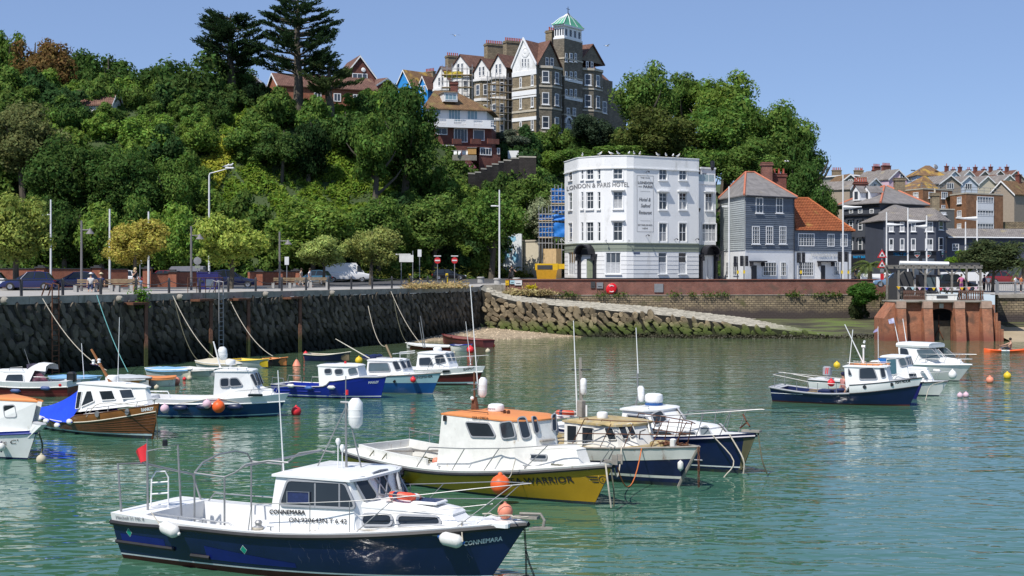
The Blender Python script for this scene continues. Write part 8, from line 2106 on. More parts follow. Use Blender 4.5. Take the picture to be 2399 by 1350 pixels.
for k in range(3):rp_.tube([b.edge(.46,-1,.16,.02+.015*k)+V((.12*cos(a),.07*sin(a),0))for a in[i*.6 for i in range(12)]],.014,4)
rp_.tube([b.edge(t,-1,.25,.02)+V((0,rr.uniform(-.02,.02),0))for t in[.55+.03*i for i in range(13)]],.011,4)
rp_.tube([tp+V((-.9+.12*i,-.25+.1*sin(i*1.7),.06))for i in range(9)],.016,4)
rp_.bd('deck_rope',aI,b.rt,w=0)
b.letters('CONNEMARA',1088,1177,1279,10,aN,shear=.25,slope=1267)
b.letters('Mitchell 31 MK II',273,338,1216,8.5,m_letter_gy,slope=1221,bold=.002)
for px,py in((286,1252),(568,1289)):
 p=b.at(px,py);
 for nm,k,mm,o_ in(('safety_sticker',.075,mat('green_sticker',(.01,.3,.2),.5),.008),('sticker_border',.085,aN,.005)):
  MB().poly([b.skin(p.x+dx*k,p.z+dz*k,None,o_)for dx,dz in((0,1.2),(1,0),(0,-1.2),(-1,0))]).bd(nm,mm,b.rt,w=0)
dP=mat('bare_blue_gelcoat',(.008,.017,.15),.3)
b.band('scraped_paint',lambda t:.42+.06*t,lambda t:.6-.02*t,dP,1,.004,0,.02,.17,(-1,))
b.band('scraped_paint',lambda t:.26,lambda t:af(.56,.36,(t-.3)/.26),dP,1,.004,0,.3,.56,(-1,))
scr=MB();rr=random.Random(14)
for k in range(26):
 t=rr.uniform(.55,.95);z0=rr.uniform(.3,.8);x0=b.X(t,z0);ll=rr.uniform(.06,.22);a=rr.uniform(1.1,2.1)
 pts=[b.skin(x0+ll*u*cos(a)+.02*sin(u*6),z0+ll*u*sin(a),None,.003)for u in(0,.33,.66,1)]
 for p,q in zip(pts,pts[1:]):scr.quad(p,p+V((.006,0,.004)),q+V((.006,0,.004)),q)
scr.bd('scratches',mat('scratch_marks',(.1,.11,.17),.6),b.rt,w=0)
CON=b
f_ax=V((1,0,-.35))
fender('white cylinder fender hanging near the stern of the nearest navy boat',b.M@V((b.at(399,1240,-1.5).x,-1.52,b.at(399,1240,-1.5).z)),b.M.to_3x3()@V((1,0,-.32)),.42,.14,aV)
p=b.at(1057,1265,-1);p=V((p.x,-(b.hb(b.t_of(p.x,p.z),p.z)+.16),p.z))
for _ in range(4):q=b.at(1057,1265,p.y);p=V((q.x,-(b.hb(b.t_of(q.x,q.z),q.z)+.15),q.z))
fender('white fender with a blue end hanging at the bow of the nearest navy boat',b.M@p,b.M.to_3x3()@V((1,.25,-.22)),.42,.135,aV,bM)
al('mooring_rope','thin line holding the stern fender of the nearest navy boat',[b.M@V(q)for q in(b.edge(.12,-1,.2,.1),(b.at(375,1230,-1.52).x,-1.52,b.at(375,1230,-1.52).z))],.012,aI)
al('mooring_rope','thin line holding the bow fender of the nearest navy boat',[b.M@b.edge(.72,-1,.08,.05),b.M@(p+V((-.25,0,.06)))],.012,aI)
al('mooring_rope','rope from the bow roller down to the bow fender of the nearest navy boat',[b.M@b.edge(.9,-1,.1,.05),b.M@(p+V((.25,-.0,-.02)))],.014,aI)
aQ('orange ball buoy lying on the foredeck of the nearest navy boat',b.M@V((b.x(1186,0),-.05,b.s1+.16)),.155,bG,'ball buoys carried on boats')
tpw=b.M@tp
def chain(label,pts,r,m):
 mb=MB();tot=0
 for a,c in zip(pts,pts[1:]):
  a,c=V(a),V(c);n=max(1,int((c-a).length/(r*5.2)))
  for i in range(n):
   p0=af(a,c,i/n);p1=af(a,c,(i+1.15)/n);q=(p1-p0).orthogonal().normalized()if i%2 else(p1-p0).orthogonal().cross(p1-p0).normalized()
   mb.tube([p0+q*r,p1+q*r,p1-q*r,p0-q*r,p0+q*r],r*.55,4)
 o=mb.bd('chain',m,None,1);bQ(o);return tag(o,label,'chain')
chain('anchor chain hanging from the bow of the nearest navy boat, upper strand',sag(tpw+V((-.1,0,-.1)),W(1232,1292,27.9),-.02,4)+[W(1233,1352,27.9)],.016,aF)
chain('second anchor chain hanging forward of the bow of the nearest navy boat',[W(1232,1290,27.9),W(1240,1320,27.9),W(1254,1356,27.9)],.016,aF)
# ---------------------------------------------------------------- yellow boat
b=Boat('motor_boat','mustard yellow hulled boat with orange wheelhouse roof and black lettering',(818,1110),(1392,1183),3.1,.74,1.2,.6,rake=.72,group=GB,ebow=.48)
st=lambda t:b.sh(t)-.1
b.band('bottom_paint',-.25,lambda t:.05+.03*t,aW,2)
b.band('topsides',lambda t:.05+.03*t,st,m_yellow,5)
b.band('gunwale',st,b.sh,ag,1)
b.strake('rubbing_strake',st,.05,a9,.02)
b.deck(ag,0,.4,.08,.34,.15,m_sole=ak)
D=b.sh(.5);hw=1.08
xa,xc,xf=b.x(1029,-hw),b.x(1172,-hw),b.x(1252,-.5)
zr=b.z(975,xa+.6,-.95)
co=MB()
for sd_ in(-1,1):
 g=[[b.edge(t,sd_,.34,-.02),b.edge(t,sd_,.3,.24),b.edge(t,sd_,.38,.24),b.edge(t,sd_,.4,-.02)]for t in(.06,.16,.28,.42)]
 co.loft(g,1,1,1)
co.obox((b.X(.06,.7),-1,b.sh(.06)),(.08,0,0),(0,2,0),(0,0,.24));co.bd('coaming',ag,b.rt,w=0)
z1_=D-.06
b.house('wheelhouse',[(xa-.12,hw,z1_),(xc,hw,z1_),(xc+.42,hw*.86,z1_),(xf+.15,hw*.4,z1_)],[(xa,hw-.1,zr),(xc-.02,hw-.1,zr),(xc+.28,(hw-.1)*.84,zr),(xf-.12,(hw-.1)*.4,zr)],ag,1,.03,.04,aX,crown=.07)
rz_=b.roof_z
b.pane([(1093,990),(1147,993),(1162,1023),(1106,1022)],ah(b,0),fw=.035)
b.pane([(1172,992),(1199,988),(1208,1023),(1178,1027)],ah(b,1),fw=.035)
b.pane([(1213,980),(1230,977),(1243,1023),(1224,1027)],ah(b,2),fw=.035)
b.pane([(1245,976),(1254,977),(1262,1013),(1252,1015)],front(b),fw=.02)
di=MB().cyl(b.on(1126,991,ah(b,0)),b.on(1130,1023,ah(b,0)),.016,n=4);di.bd('window_bar',aL,b.rt,w=0)
b.plate_text('SSR159836',1108,1146,983,7.5,ah(b,0),ai,py1=984,bold=.002)
MB().rbox(b.on(1045,980,ah(b,0))+V((0,-.05,0)),(.1,.08,.16),.015).bd('side_lamp',aF,b.rt,w=0)
xg=b.x(1345,-.55);cz=b.z(1043,xc+.6,-.95)
b.house('fore_cabin',[(xa-.1,hw+.03,z1_),(b.x(1296,-.98),.98,b.sh(.72)-.03),(xg+.05,.52,b.sh(.82)-.03)],[(xa+.1,hw-.04,z1_+.42),(b.x(1284,-.86),.82,cz-.05),(xg-.25,.46,cz-.08)],ag,1,.01,.02,crown=.06,roof_name='cabin_top')
fc=ah(b,0)
c=b.on(1166,1067,fc);mb=MB();mb.lathe([(.09,-.01),(.12,0),(.12,.02),(.085,.025)],c,14,(0,-1,0));pf=mb.bd('porthole',aL,b.rt,1,w=0)
MB().lathe([(.085,.026),(.01,.027)],c,14,(0,-1,0)).bd('pane',cj,pf,w=0)
b.pane([(1231,1066),(1281,1067),(1281,1075),(1231,1074)],fc,rnd=.1,fw=.03)
MB().rbox((b.x(1270,0),0,cz+.07),(.55,.55,.05),.02).bd('hatch',ak,b.rt,w=0)
bY(b,(b.x(1162,0),0,rz_-.03),.24,.26)
dm=(b.x(1162,0),0,rz_-.03)
bv('aymarine',.1,cl,b.rt,lambda x,y:b.M@V((dm[0]-.24*sin(.6-x*4.4),dm[1]-.244*cos(.6-x*4.4),dm[2]+.1+y)),'dome_lettering',fit=.3)
for k in(0,1):MB().lathe([(.015,0),(.02,.12),(.06,.2)],(b.x(1188,0)+k*.16,-.25,rz_+.05),10,(1,-.2,.05)).bd('horn',aY,b.rt,1,w=0)
xm=b.x(1112,0);zt=b.z(872,xm,0)
MB().tube([(xm,0,rz_-.05),(xm-.02,0,zt)],[.04,.025],7).tube([(xm-.05,-.08,rz_-.02),(xm-.05,.1,rz_+.3)],.03,5).bd('mast',aY,b.rt,1,w=0)
MB().prism([(xm-.12,-.05,rz_-.02),(xm+.14,-.05,rz_-.02),(xm+.05,-.05,rz_+.36),(xm-.05,-.05,rz_+.36)],(0,.1,0)).bd('mast_step',aY,b.rt,w=0)
MB().tube([(xm-.3,0,zt-.35),(xm+.35,0,zt-.35)],.02,5).tube([(xm-.15,.3,zt-.5),(xm+.2,-.3,zt-.5)],.02,5).bd('crosstree',aj,b.rt,w=0)
bJ(b,(b.x(1131,0),0,b.z(906,xm,0)),.125,.58,(.06,0,1))
MB().ball((xm,-.1,b.z(933,xm,0)),.06,10,6).bd('mast_light',aa,b.rt,1,w=0)
bF(b,(xm-.05,.2,zt-.7),(b.x(1090,0),.2,b.z(668,xm,0)),.02,.012)
b.rail('roof_rail',[[(b.x(1045,-.8),-.75,rz_+.0),(b.x(1045,-.8),-.75,rz_+.05),(b.x(1140,-.8),-.75,rz_+.05),(b.x(1140,-.8),-.75,rz_)],[(b.x(1060,.6),.7,rz_+.05),(b.x(1200,.6),.7,rz_+.05)]],.012,aY)
def hoop(t,sd_,h,inset=.1,dx=0):p=b.edge(t,sd_,inset,h);p.x+=dx;return p
ln,po=[],[]
for sd_ in(-1,1):
 ln.append([hoop(.4,sd_,0),hoop(.46,sd_,.62),hoop(.6,sd_,.62),hoop(.75,sd_,.6),hoop(.88,sd_,.6),hoop(.95,sd_,.58,.06,.12),hoop(.985,sd_,.45,.04,.16),hoop(.97,sd_,0,.08)])
 for t,dt in((.56,.05),(.68,.05),(.8,.06)):po.append((hoop(t,sd_,0),hoop(t+dt,sd_,.61)))
b.rail('bow_rail',ln,.017,aj,po)
b.rail('stern_rail',[[b.edge(.42,1,.3,.5),b.edge(.2,1,.3,.5),b.edge(.05,1,.2,.5)]],.014,aj,[(b.edge(t,1,.3,.2),b.edge(t,1,.3,.58))for t in(.06,.15,.25,.34,.42)])
tp=V((b.L/2+b.rake,0,b.s1))
MB().obox(tp+V((-.4,-.1,0)),(.55,0,0),(0,.2,0),(0,0,.06)).box(tp+V((.1,-.1,.1)),(.2,.02,.26)).box(tp+V((.1,.1,.1)),(.2,.02,.26)).bd('bow_roller',ak,b.rt,w=0)
rp_=MB();rr=random.Random(5)
for k in range(5):rp_.tube([V((b.X(.2,.5)+rr.uniform(-.6,1)+.25*cos(a+k),rr.uniform(-.5,.3)+.2*sin(a*1.3),.3+rr.uniform(0,.3)))for a in[i*.7 for i in range(10)]],.018,4)
for k in range(3):rp_.tube([b.edge(.86,-1,.3,.04)+V((.3*cos(a+k)*rr.uniform(.5,1),.3+.25*sin(a),.02))for a in[i*.6 for i in range(11)]],.018,4)
rp_.tube([b.edge(.15,-1,.36,.24),b.edge(.13,-1,-.05,-.3)],.02,4);rp_.tube([b.edge(.22,-1,.36,.24),b.edge(.2,-1,-.05,-.3)],.02,4)
rp_.bd('deck_rope',aU,b.rt,w=0)
MB().ball((b.X(.36,.5),-.35,.62),.13,10,6).bd('cockpit_float',bG,b.rt,1,w=0)
for k,y in enumerate((-.5,.1,.6)):MB().obox((b.X(.12+.05*k,.5),y,.72),(1.2,.15,.08),(0,.06,0),(0,0,.05)).bd('spar',ak,b.rt,w=0)
for t in(.5,.8):cleat(b,b.edge(t,-1,.14,.02))
b.letters('SEA WARRIOR',1190,1344,1135,14,ai,slope=1131,bold=.008)
c=b.at(1414,1125,-.35)
for _ in range(4):c=b.at(1414,1125,-b.hb(b.t_of(c.x,c.z),c.z))
em=MB()
for k in range(3):
 pts=[b.skin(c.x-.42+.06*k,c.z+.09-.07*k,None,.012),b.skin(c.x-.12,c.z+.09-.07*k,None,.012),b.skin(c.x-.12,c.z+.06-.07*k,None,.012),b.skin(c.x-.36+.06*k,c.z+.06-.07*k,None,.012)];em.poly(pts)
ci=[(b.skin(c.x+.11*cos(a),c.z+.11*sin(a),None,.012),b.skin(c.x+.09*cos(a),c.z+.09*sin(a),None,.012))for a in[2*PI*i/14 for i in range(15)]]
for(p0,q0),(p1,q1)in zip(ci,ci[1:]):em.quad(p0,p1,q1,q0)
em.bd('bow_emblem',ai,b.rt,w=0)
bv('S',.13,ai,b.rt,lambda x,y:b.M@b.skin(c.x-.035+x,c.z-.045+y,None,.012),'emblem_letter')
SEA=b
p=b.at(1177,1135,-1.7)
aQ('big orange ball buoy hanging over the side of the yellow boat',b.M@V((p.x,-1.78,p.z)),.27,by,'ball buoys carried on boats')
al('mooring_rope','thin line holding the big orange ball on the yellow boat',[b.M@V((p.x,-1.72,p.z+.3)),b.M@V((p.x+.02,-1.45,.7)),b.M@V((p.x+.1,-1.3,b.sh(.55)+.55))],.013,aI)
p=b.at(926,1107,-1.72)
fender('fat black fender at the stern of the yellow boat',b.M@V((p.x,-1.72,p.z+.02)),b.M.to_3x3()@V((1,0,-.12)),.55,.19,cG)
p=b.at(930,1123,-1.72)
fender('thin black fender under the fat one on the yellow boat',b.M@V((p.x,-1.7,p.z)),b.M.to_3x3()@V((1,0,-.12)),.6,.07,cG)
tpw=b.M@tp
al('mooring_rope','pale rope dropping straight down from the yellow bow',[tpw+V((-.25,-.25,0)),W(1424,1130,36.8),W(1432,1190,36.8)],.022,aI)
al('mooring_rope','weedy rope beside the pale one at the yellow bow',[tpw+V((-.1,.1,0)),W(1438,1150,37.2),W(1438,1188,37.2)],.02,aU)
# ---------------------------------------------------------------- rust streaked white and navy boat
b=Boat('fishing_boat','rust streaked white over navy boat with ochre roof behind the yellow one',(1117,1088),(1588,1139),2.9,1,1.22,.95,rake=.75,group=GB,ebow=.44)
cS=mat('lichened_ochre_paint',(.42,.32,.15),.85,var=.35,vscale=2.5,dirt=((.4,.36,.28),.5,3))
cm=mat('rust_streaked_white',(.7,.69,.64),.6,var=.12,vscale=2,dirt=((.27,.1,.035),.57,1.8))
nv=lambda t:b.sh(t)-.42+.05*t
b.band('bottom_paint',-.25,.1,aW,2);b.band('lower_stripe',.1,.22,ay,1);b.band('boot_stripe',.22,.3,cm,1,.004)
b.band('topsides',.3,nv,ay,3);b.band('white_strake',nv,b.sh,cm,3,.012)
b.strake('gunwale_cap',b.sh,.035,ak,0)
stm=MB();stm.tube([V((b.X(1,z)+.02,0,z))for z in(-.2,.2,.6,.95,1.24)],.05,6);stm.bd('stem_post',ak,b.rt,1,w=0)
b.deck(cS,.03,.36,.08,.3,.3)
D=b.sh(.5);hw=1
xa,xc,xf=b.x(1322,-hw),b.x(1412,-hw),b.x(1492,-.4);zr=b.z(992,xa+.5,-.9)
b.house('wheelhouse',[(xa,hw,D-.15),(xc,hw,D-.1),(xc+.5,hw*.85,D-.08),(xf+.1,hw*.35,D-.05)],[(xa-.05,hw-.06,zr),(xc,hw-.06,zr),(xc+.36,(hw-.06)*.84,zr),(xf-.25,hw*.33,zr)],ag,1,.07,.06,cS,crown=.05)
rz_=b.roof_z
Z=lambda L:[(1200+x/3.04,750+y/3.04)for x,y in L]
b.pane(Z([(398,752),(464,756),(460,872),(398,868)]),ah(b,0),ag,.02,.02)
b.pane(Z([(505,764),(581,770),(575,868),(505,878)]),ah(b,0),ag,.02,.02)
b.pane(Z([(660,771),(715,771),(744,850),(690,850)]),ah(b,1),ag,.02,.03)
b.pane(Z([(752,757),(800,752),(829,840),(790,848)]),ah(b,2),ag,.02,.03)
b.pane(Z([(808,747),(845,737),(878,815),(846,832)]),ah(b,2),ag,.02,.03)
MB().rbox((b.x(1303,0),0,zr+.0),(.75,1.7,.05),.02).bd('roof_overhang',ag,b.rt,w=0)
xm=b.x(1364,.2)
MB().obox((xm-.1,.1,rz_-.05),(.2,0,0),(0,.14,0),(0,0,.1)).tube([(xm,.17,rz_-.05),(xm-.06,.17,b.z(838,xm,.2))],[.09,.06],4).bd('mast',ak,b.rt,w=0)
MB().rbox((xm+.05,.1,rz_+.22),(.22,.2,.5),.02).bd('mast_box',ak,b.rt,w=0)
bF(b,(b.x(1350,0),.05,rz_-.03),(b.x(1341,0),.05,b.z(752,xm,0)),.03,.012)
MB().tube([(xm-.4,.15,b.z(868,xm,.2)),(xm+.4,.15,b.z(865,xm,.2))],.02,5).bd('crosstree',aF,b.rt,w=0)
bJ(b,(b.x(1367,.1),.1,b.z(905,xm,.1)),.1,.52)
bY(b,(b.x(1411,-.1),-.1,rz_-.03),.17,.24)
MB().cyl((b.x(1374,0),0,rz_),(b.x(1374,0),0,rz_+.35),.03,n=6).bd('gps_aerial',aa,b.rt,w=0)
b.rail('roof_handle',[[(b.x(px,-.7),-.75,rz_-.04),(b.x(px,-.7),-.75,rz_+.05),(b.x(px+20,-.7),-.75,rz_+.05),(b.x(px+20,-.7),-.75,rz_-.04)]for px in(1360,1412)],.012,aY)
def hoop(t,sd_,h,inset=.08,dx=0):p=b.edge(t,sd_,inset,h);p.x+=dx;return p
ln,po=[],[]
for sd_ in(-1,1):
 ln.append([hoop(.6,sd_,0),hoop(.66,sd_,.85),hoop(.78,sd_,.8),hoop(.95,sd_,.72),hoop(.985,sd_,.66,.04)])
 ln.append([hoop(.63,sd_,.42),hoop(.97,sd_,.34)])
 for t,dt in((.72,.04),(.8,.03),(.88,.03),(.94,.03)):po.append((hoop(t,sd_,0),hoop(t+dt,sd_,.72)))
b.rail('bow_rail',ln,.016,aY,po)
MB().rbox((b.x(1548,0),0,D+.2),(.5,.5,.2),.04).bd('fore_hatch',cS,b.rt,w=0)
MB().rbox((b.x(1577,-.3),-.3,D+.3),(.16,.16,.32),.03).bd('deck_can',ag,b.rt,w=0)
MB().tube([(b.x(1495,-.2),-.2,D+.1),(b.x(1500,-.2),-.2,D+.55),(b.x(1512,-.2),-.2,D+.62)],.02,5).bd('deck_hoop',aF,b.rt,w=0)
mb=MB();rr=random.Random(12)
for k in range(4):mb.tube([b.edge(.93,-1,.15,.03)+V((-.5+.1*i+rr.uniform(-.08,.08),.15+rr.uniform(-.15,.2),rr.uniform(0,.1)))for i in range(10)],.025,4)
mb.bd('anchor_chain_heap',aY,b.rt,w=0)
MB().lathe([(.14,0),(.17,.22),(.175,.24)],(b.x(1283,.2),.2,D+.2),12).bd('bucket',aF,b.rt,1,w=0)
RUS=b
life_ring('faded orange life ring lying on the ochre wheelhouse roof',b.M@V((b.x(1327,0),0,rz_+.05)),.27,.075,(.05,.1,1))
chain('rusty chain hanging from the rust streaked bow',[b.M@V((b.L/2+b.rake+.05,-.05,b.s1)),W(1637,1090,40.2),W(1637,1140,40.2)],.025,aY)
p=b.at(1569,1095,-.7)
fender('small white fender hanging from an orange line on the rust streaked boat',b.M@V((p.x,-(b.hb(b.t_of(p.x,p.z),p.z)+.12),p.z)),(0,0,1),.24,.085,aV)
bt_=b.M@V((b.L/2+b.rake-.15,-.1,b.s1));fb=b.M@b.edge(.86,-1,.0,0)
al('mooring_rope','pale rope looping from the rust streaked bow to the yellow bow',sag(b.M@b.edge(.8,-1,.0,.05),tpw+V((0,.1,-.1)),.55),.02,aI)
al('mooring_rope','orange rope looping from the rust streaked bow towards the yellow boat',sag(fb,tpw+V((.1,.2,-.15)),.8),.018,mat('orange_rope',(.55,.15,.04),.9))
# ---------------------------------------------------------------- navy boat with white cabin, bow to the right
b=Boat('motor_boat','navy boat with white forward cabin and drum shaped radar, moored beyond the rusty one',(1268,1066),(1737,1109),2.7,1.05,1.3,.98,rake=.55,group=GB,ebow=.44)
st=lambda t:b.sh(t)-.1
b.band('bottom_paint',-.25,.1,aW,2);b.band('boot_stripe',.17,.21,aN,1,.006);b.band('topsides',.1,st,cJ,5);b.band('gunwale',st,b.sh,ay,1)
b.strake('rubbing_strake',st,.04,ay,.02);b.strake('side_strip',lambda t:.34+.03*t,.025,aL,0,.55,.85,0,(-1,))
b.deck(ag,.02,.3,.08,.28,.3)
MB().prism([V((b.X(1,.1)+.0,-.04,.12)),V((b.X(1,1.2)+.03,-.04,1.2)),V((b.X(.97,1.2),-.2,1.2)),V((b.X(.95,.1),-.12,.12))],(0,.01,0)).bd('worn_stem',mat('worn_olive_paint',(.1,.095,.05),.7),b.rt,w=0)
D=b.sh(.5);hw=.98
xa,xc,xf=b.x(1455,-hw),b.x(1524,-hw),b.x(1572,-.45);zr=b.z(962,xa+.3,-.9)
cabin(b,xa,xc,xf,hw,D+.25,zr,.6,.5,.3,0,.08,over=.1,crown=.06);rz_=b.roof_z
b.pane(Z([(822,678),(955,692),(982,738),(870,765)]),ah(b,0))
b.pane(Z([(992,678),(1058,648),(1100,715),(1020,752)]),ah(b,1))
x1=b.x(1640,-.85);x2=b.x(1674,-.5);cz=b.z(1003,x1-.8,-.9)
b.house('fore_cabin',[(xa,hw+.02,D-.05),(x1,.88,b.sh(.75)-.03),(x2,.5,b.sh(.8)-.03)],[(xa,hw-.06,cz+.03),(x1-.3,.74,cz-.02),(x2-.38,.42,cz-.03)],aa,1,.02,.03,crown=.07,roof_name='cabin_top')
b.pane(Z([(990,797),(1138,802),(1148,848),(1002,836)]),ah(b,0));b.pane(Z([(1187,800),(1308,800),(1310,848),(1190,845)]),ah(b,0))
b.pane(Z([(1338,777),(1385,757),(1424,828),(1350,838)]),ah(b,1),m_gl=aM)
MB().rbox((b.x(1600,0),0,cz+.1),(.7,.6,.06),.02).bd('hatch',aa,b.rt,w=0)
xd=b.x(1532,.1)
MB().lathe([(.28,0),(.3,.05),(.3,.1),(.26,.12)],(xd,.1,rz_-.03),18).bd('radar_foot',bM,b.rt,1,w=0)
bY(b,(xd,.1,rz_+.08),.3,.32)
xm=b.x(1495,.1)
MB().tube([(xm-.1,.1,rz_-.05),(xm,.1,rz_+.3),(xm-.04,.1,b.z(868,xm,.1))],.028,6).tube([(xm-.35,.1,b.z(885,xm,.1)),(xm+.1,.1,b.z(885,xm,.1))],.015,5).bd('mast',aj,b.rt,1,w=0)
bF(b,(xm,.1,b.z(875,xm,.1)),(b.x(1490,.1),.1,b.z(768,xm,.1)),.02,.012)
bJ(b,(b.x(1502,0),0,b.z(922,xm,0)),.115,.52,(-.08,0,1))
b.rail('roof_rail',[[(b.x(1462,-.8),-.8,rz_-.03),(b.x(1462,-.8),-.8,rz_+.06),(b.x(1520,-.8),-.8,rz_+.06),(b.x(1520,-.8),-.8,rz_-.03)]],.012,aK)
b.pulpit(.62,.62,aj,.018,front=.3,hf=.75,nst=4)
tp=V((b.L/2+b.rake,0,b.s1))
MB().obox(tp+V((-.5,-.08,0)),(.65,0,.02),(0,.16,0),(0,0,.07)).bd('bow_sprit',ak,b.rt,w=0)
MB().tube([tp+V((-.6,0,.1)),tp+V((-.35,0,.3)),tp+V((-.5,0,.55))],.03,5).tube([tp+V((-.35,0,.3)),tp+V((-.15,-.15,.2))],.03,5).bd('anchor',aY,b.rt,1,w=0)
tpw=b.M@tp
al('mooring_rope','pale rope curving down the navy bow on the right',[b.M@b.edge(.88,-1,-.02,0),W(1719,1080,43.4),W(1694,1121,43)],.02,aI)
al('mooring_rope','knotted rope hanging straight down the navy bow',[b.M@b.edge(.93,-1,-.03,0),W(1741,1075,43.2),W(1742,1110,43.2)],.025,aI)
al('mooring_rope','weedy rope leading forward and down from the navy bow',[tpw+V((.05,0,0)),W(1785,1075,43),W(1797,1110,43)],.025,aU)
# ---------------------------------------------------------------- right hand group
b=Boat('fishing_boat','open sterned navy boat with white bow panel and orange boarded roof',(1813,941),(2131,951),2.3,.7,.95,.5,rake=.42,group=GB,ebow=.5)
Z=lambda L:[(1700+x/3.375,700+y/3.375)for x,y in L]
up=lambda t:af(.0,.4,bi(.575,.615,t))+.02*max(0,t-.6)
b.band('bottom_paint',-.25,.06,c9,2);b.band('topsides',.06,b.sh,cJ,5)
b.band('white_bow_panel',b.sh,lambda t:b.sh(t)+.38,aa,2,.006,0,.6,1)
b.strake('gunwale',lambda t:b.sh(t),.05,aL,.02,0,.6);b.strake('rubbing_strake',b.sh,.025,ai,.015,.6,1,0);b.strake('toe_rail',lambda t:b.sh(t)+.39,.025,ai,.01,.6,1,0)
b.strake('white_line',lambda t:.42,.012,aN,0,0,.25,0)
b.deck(aB,lambda t:-.38 if t>.6 else .0,.605,.06,.22,.18,m_in=ay)
hw=.82;xa,xc,xf=b.x(1982,-hw),b.x(2062,-hw),b.x(2086,-.4);zr=b.z(861,xa+.5,-.75)
cabin(b,xa,xc,xf,hw,.62,zr,.55,.22,.1,-.1,.07,over=.08,crown=.05,z0f=.95);rz_=b.roof_z
b.pane(Z([(1062,552),(1165,545),(1198,632),(1062,634)]),ah(b,0));b.pane(Z([(1218,548),(1248,543),(1264,618),(1232,624)]),ah(b,1),fw=.02);b.pane(Z([(972,548),(998,605),(972,605)]),ah(b,0),fw=.02)
for k,y in enumerate((-.55,-.3,.1,.4)):MB().obox((xa+.1+.1*k,y,rz_+.0),(1.35,.06,.0),(0,.18,0),(0,0,.05)).bd('roof_board',aX if k!=2 else bK,b.rt,w=0)
b.rail('roof_rail',[[(xa,y,rz_+.1),(xf-.2,y,rz_+.1)]for y in(-.6,.6)],.014,aj,[((xa+.3*k,-.6,rz_-.05),(xa+.3*k,-.6,rz_+.1))for k in range(5)])
bF(b,(b.x(1990,0),0,rz_),(b.x(1998,0),0,b.z(772,0,0)),.025,.02);bF(b,(b.x(2024,0),0,rz_),(b.x(1979,0),0,b.z(760,0,0)),.035,.02)
MB().cyl((b.x(2023,0),0,rz_),(b.x(2023,0),0,b.z(808,0,0)),.04,n=6).cyl((b.x(2019,0),0,b.z(811,0,0)),(b.x(2027,0),0,b.z(811,0,0)),.08,n=6).cyl((b.x(2024,0),0,b.z(803,0,0)),(b.x(2026,0),0,b.z(797,0,0)),.05,n=6).bd('mast_lights',aa,b.rt,w=0)
r1=lambda t,sd_,h:b.edge(t,sd_,.12,h)
b.rail('stern_rail',[[r1(.6,sd_,.0),r1(.56,sd_,.42),r1(.3,sd_,.5),r1(.02,sd_,.62)]for sd_ in(-1,1)]+[[r1(.02,-1,.62),r1(.02,1,.62)],[r1(.06,-1,.78),V((xa,-.1,1.15))]],.018,aj,[(r1(t,-1,0),r1(t,-1,.5))for t in(.03,.2,.36,.5)]+[(r1(t,1,0),r1(t,1,.5))for t in(.03,.2,.36,.5)])
b.letters('FISH HOOK',2097,2134,900,7,ai,shear=.35,slope=895.5,bold=.012)
for px,py in((2025.6,907),(2089,901)):
 c=b.at(px,py,-1)
 for _ in range(4):c=b.at(px,py,-b.hb(b.t_of(c.x,c.z),c.z))
 q=b.skin(c.x,c.z);nrm=V((.12,-1,-.1))
 o=MB().lathe([(.075,-.01),(.09,.012),(.05,.015)],q,12,nrm).bd('porthole',ai,b.rt,1,w=0);MB().lathe([(.05,.016),(.01,.017)],q,10,nrm).bd('pane',cj,o,w=0)
MB().rbox((b.x(1940,0),0,.4),(.8,.8,.45),.05).bd('engine_box',ay,b.rt,w=0)
mb=MB()
for k in range(3):mb.obox((b.X(.25,.5),-.5+.3*k,.4+.06*k),(1.4,.2,.1),(0,.06,0),(0,0,.05))
mb.bd('deck_spars',bK,b.rt,w=0)
dZ=b
aQ('red ball buoy in the cockpit of the open sterned navy boat',b.M@V((b.x(1948,-.5),-.55,.98)),.18,bf,'ball buoys carried on boats')
b=Boat('small_boat','navy open boat almost hidden between the two boats on the right',(1990,926),(2147,935),1.5,.6,.85,.5,rake=.35,group=GB,ebow=.6)
b.band('topsides',-.2,b.sh,mat('indigo_paint',(.014,.014,.14),.35),4);b.strake('gunwale',b.sh,.03,a9,.01);b.deck(aB,0,.7,.1,.14,.12)
aQ('yellow ball buoy behind the navy boat rail on the right',b.M@V((b.x(1948,0),.5,1.4)),.18,bu,'ball buoys carried on boats')
b=Boat('motor_boat','small white boat with grey wheelhouse glass and low cuddy windows',(1900,916),(2199,928),2.1,.62,.8,.58,rake=.5,group=GB,ebow=.6)
b.band('bottom_paint',-.25,.05,ay,2);b.band('topsides',.05,b.sh,aa,4);b.strake('rubbing_strake',lambda t:b.sh(t)-.05,.03,ai,.01);b.deck(aa,0,.42,.1,.2,.15)
hw=.82;xa,xc,xf=b.x(2062,-hw),b.x(2106,-hw),b.x(2136,-.4);zr=b.z(838,xa+.3,-.75)
cabin(b,xa,xc,xf,hw,.55,zr,.6,.35,.2,0,.08,over=.06,crown=.07);rz_=b.roof_z
b.pane(Z([(1275,482),(1348,474),(1354,598),(1290,598)]),ah(b,0),aa,.02,.04,mat('teal_glass',(.05,.12,.15),.1));b.pane(Z([(1366,480),(1410,467),(1434,525),(1386,534)]),ah(b,1),m_gl=aM);b.pane(Z([(1418,462),(1430,458),(1453,518),(1441,524)]),front(b),fw=.015)
MB().prism([b.on(*Z([q])[0],ah(b,0))+V((0,-.05,0))for q in((1203,470),(1272,474),(1272,518),(1236,512))],(0,.03,0)).bd('blue_board',mat('bright_blue_board',(.02,.14,.42),.5),b.rt,w=0)
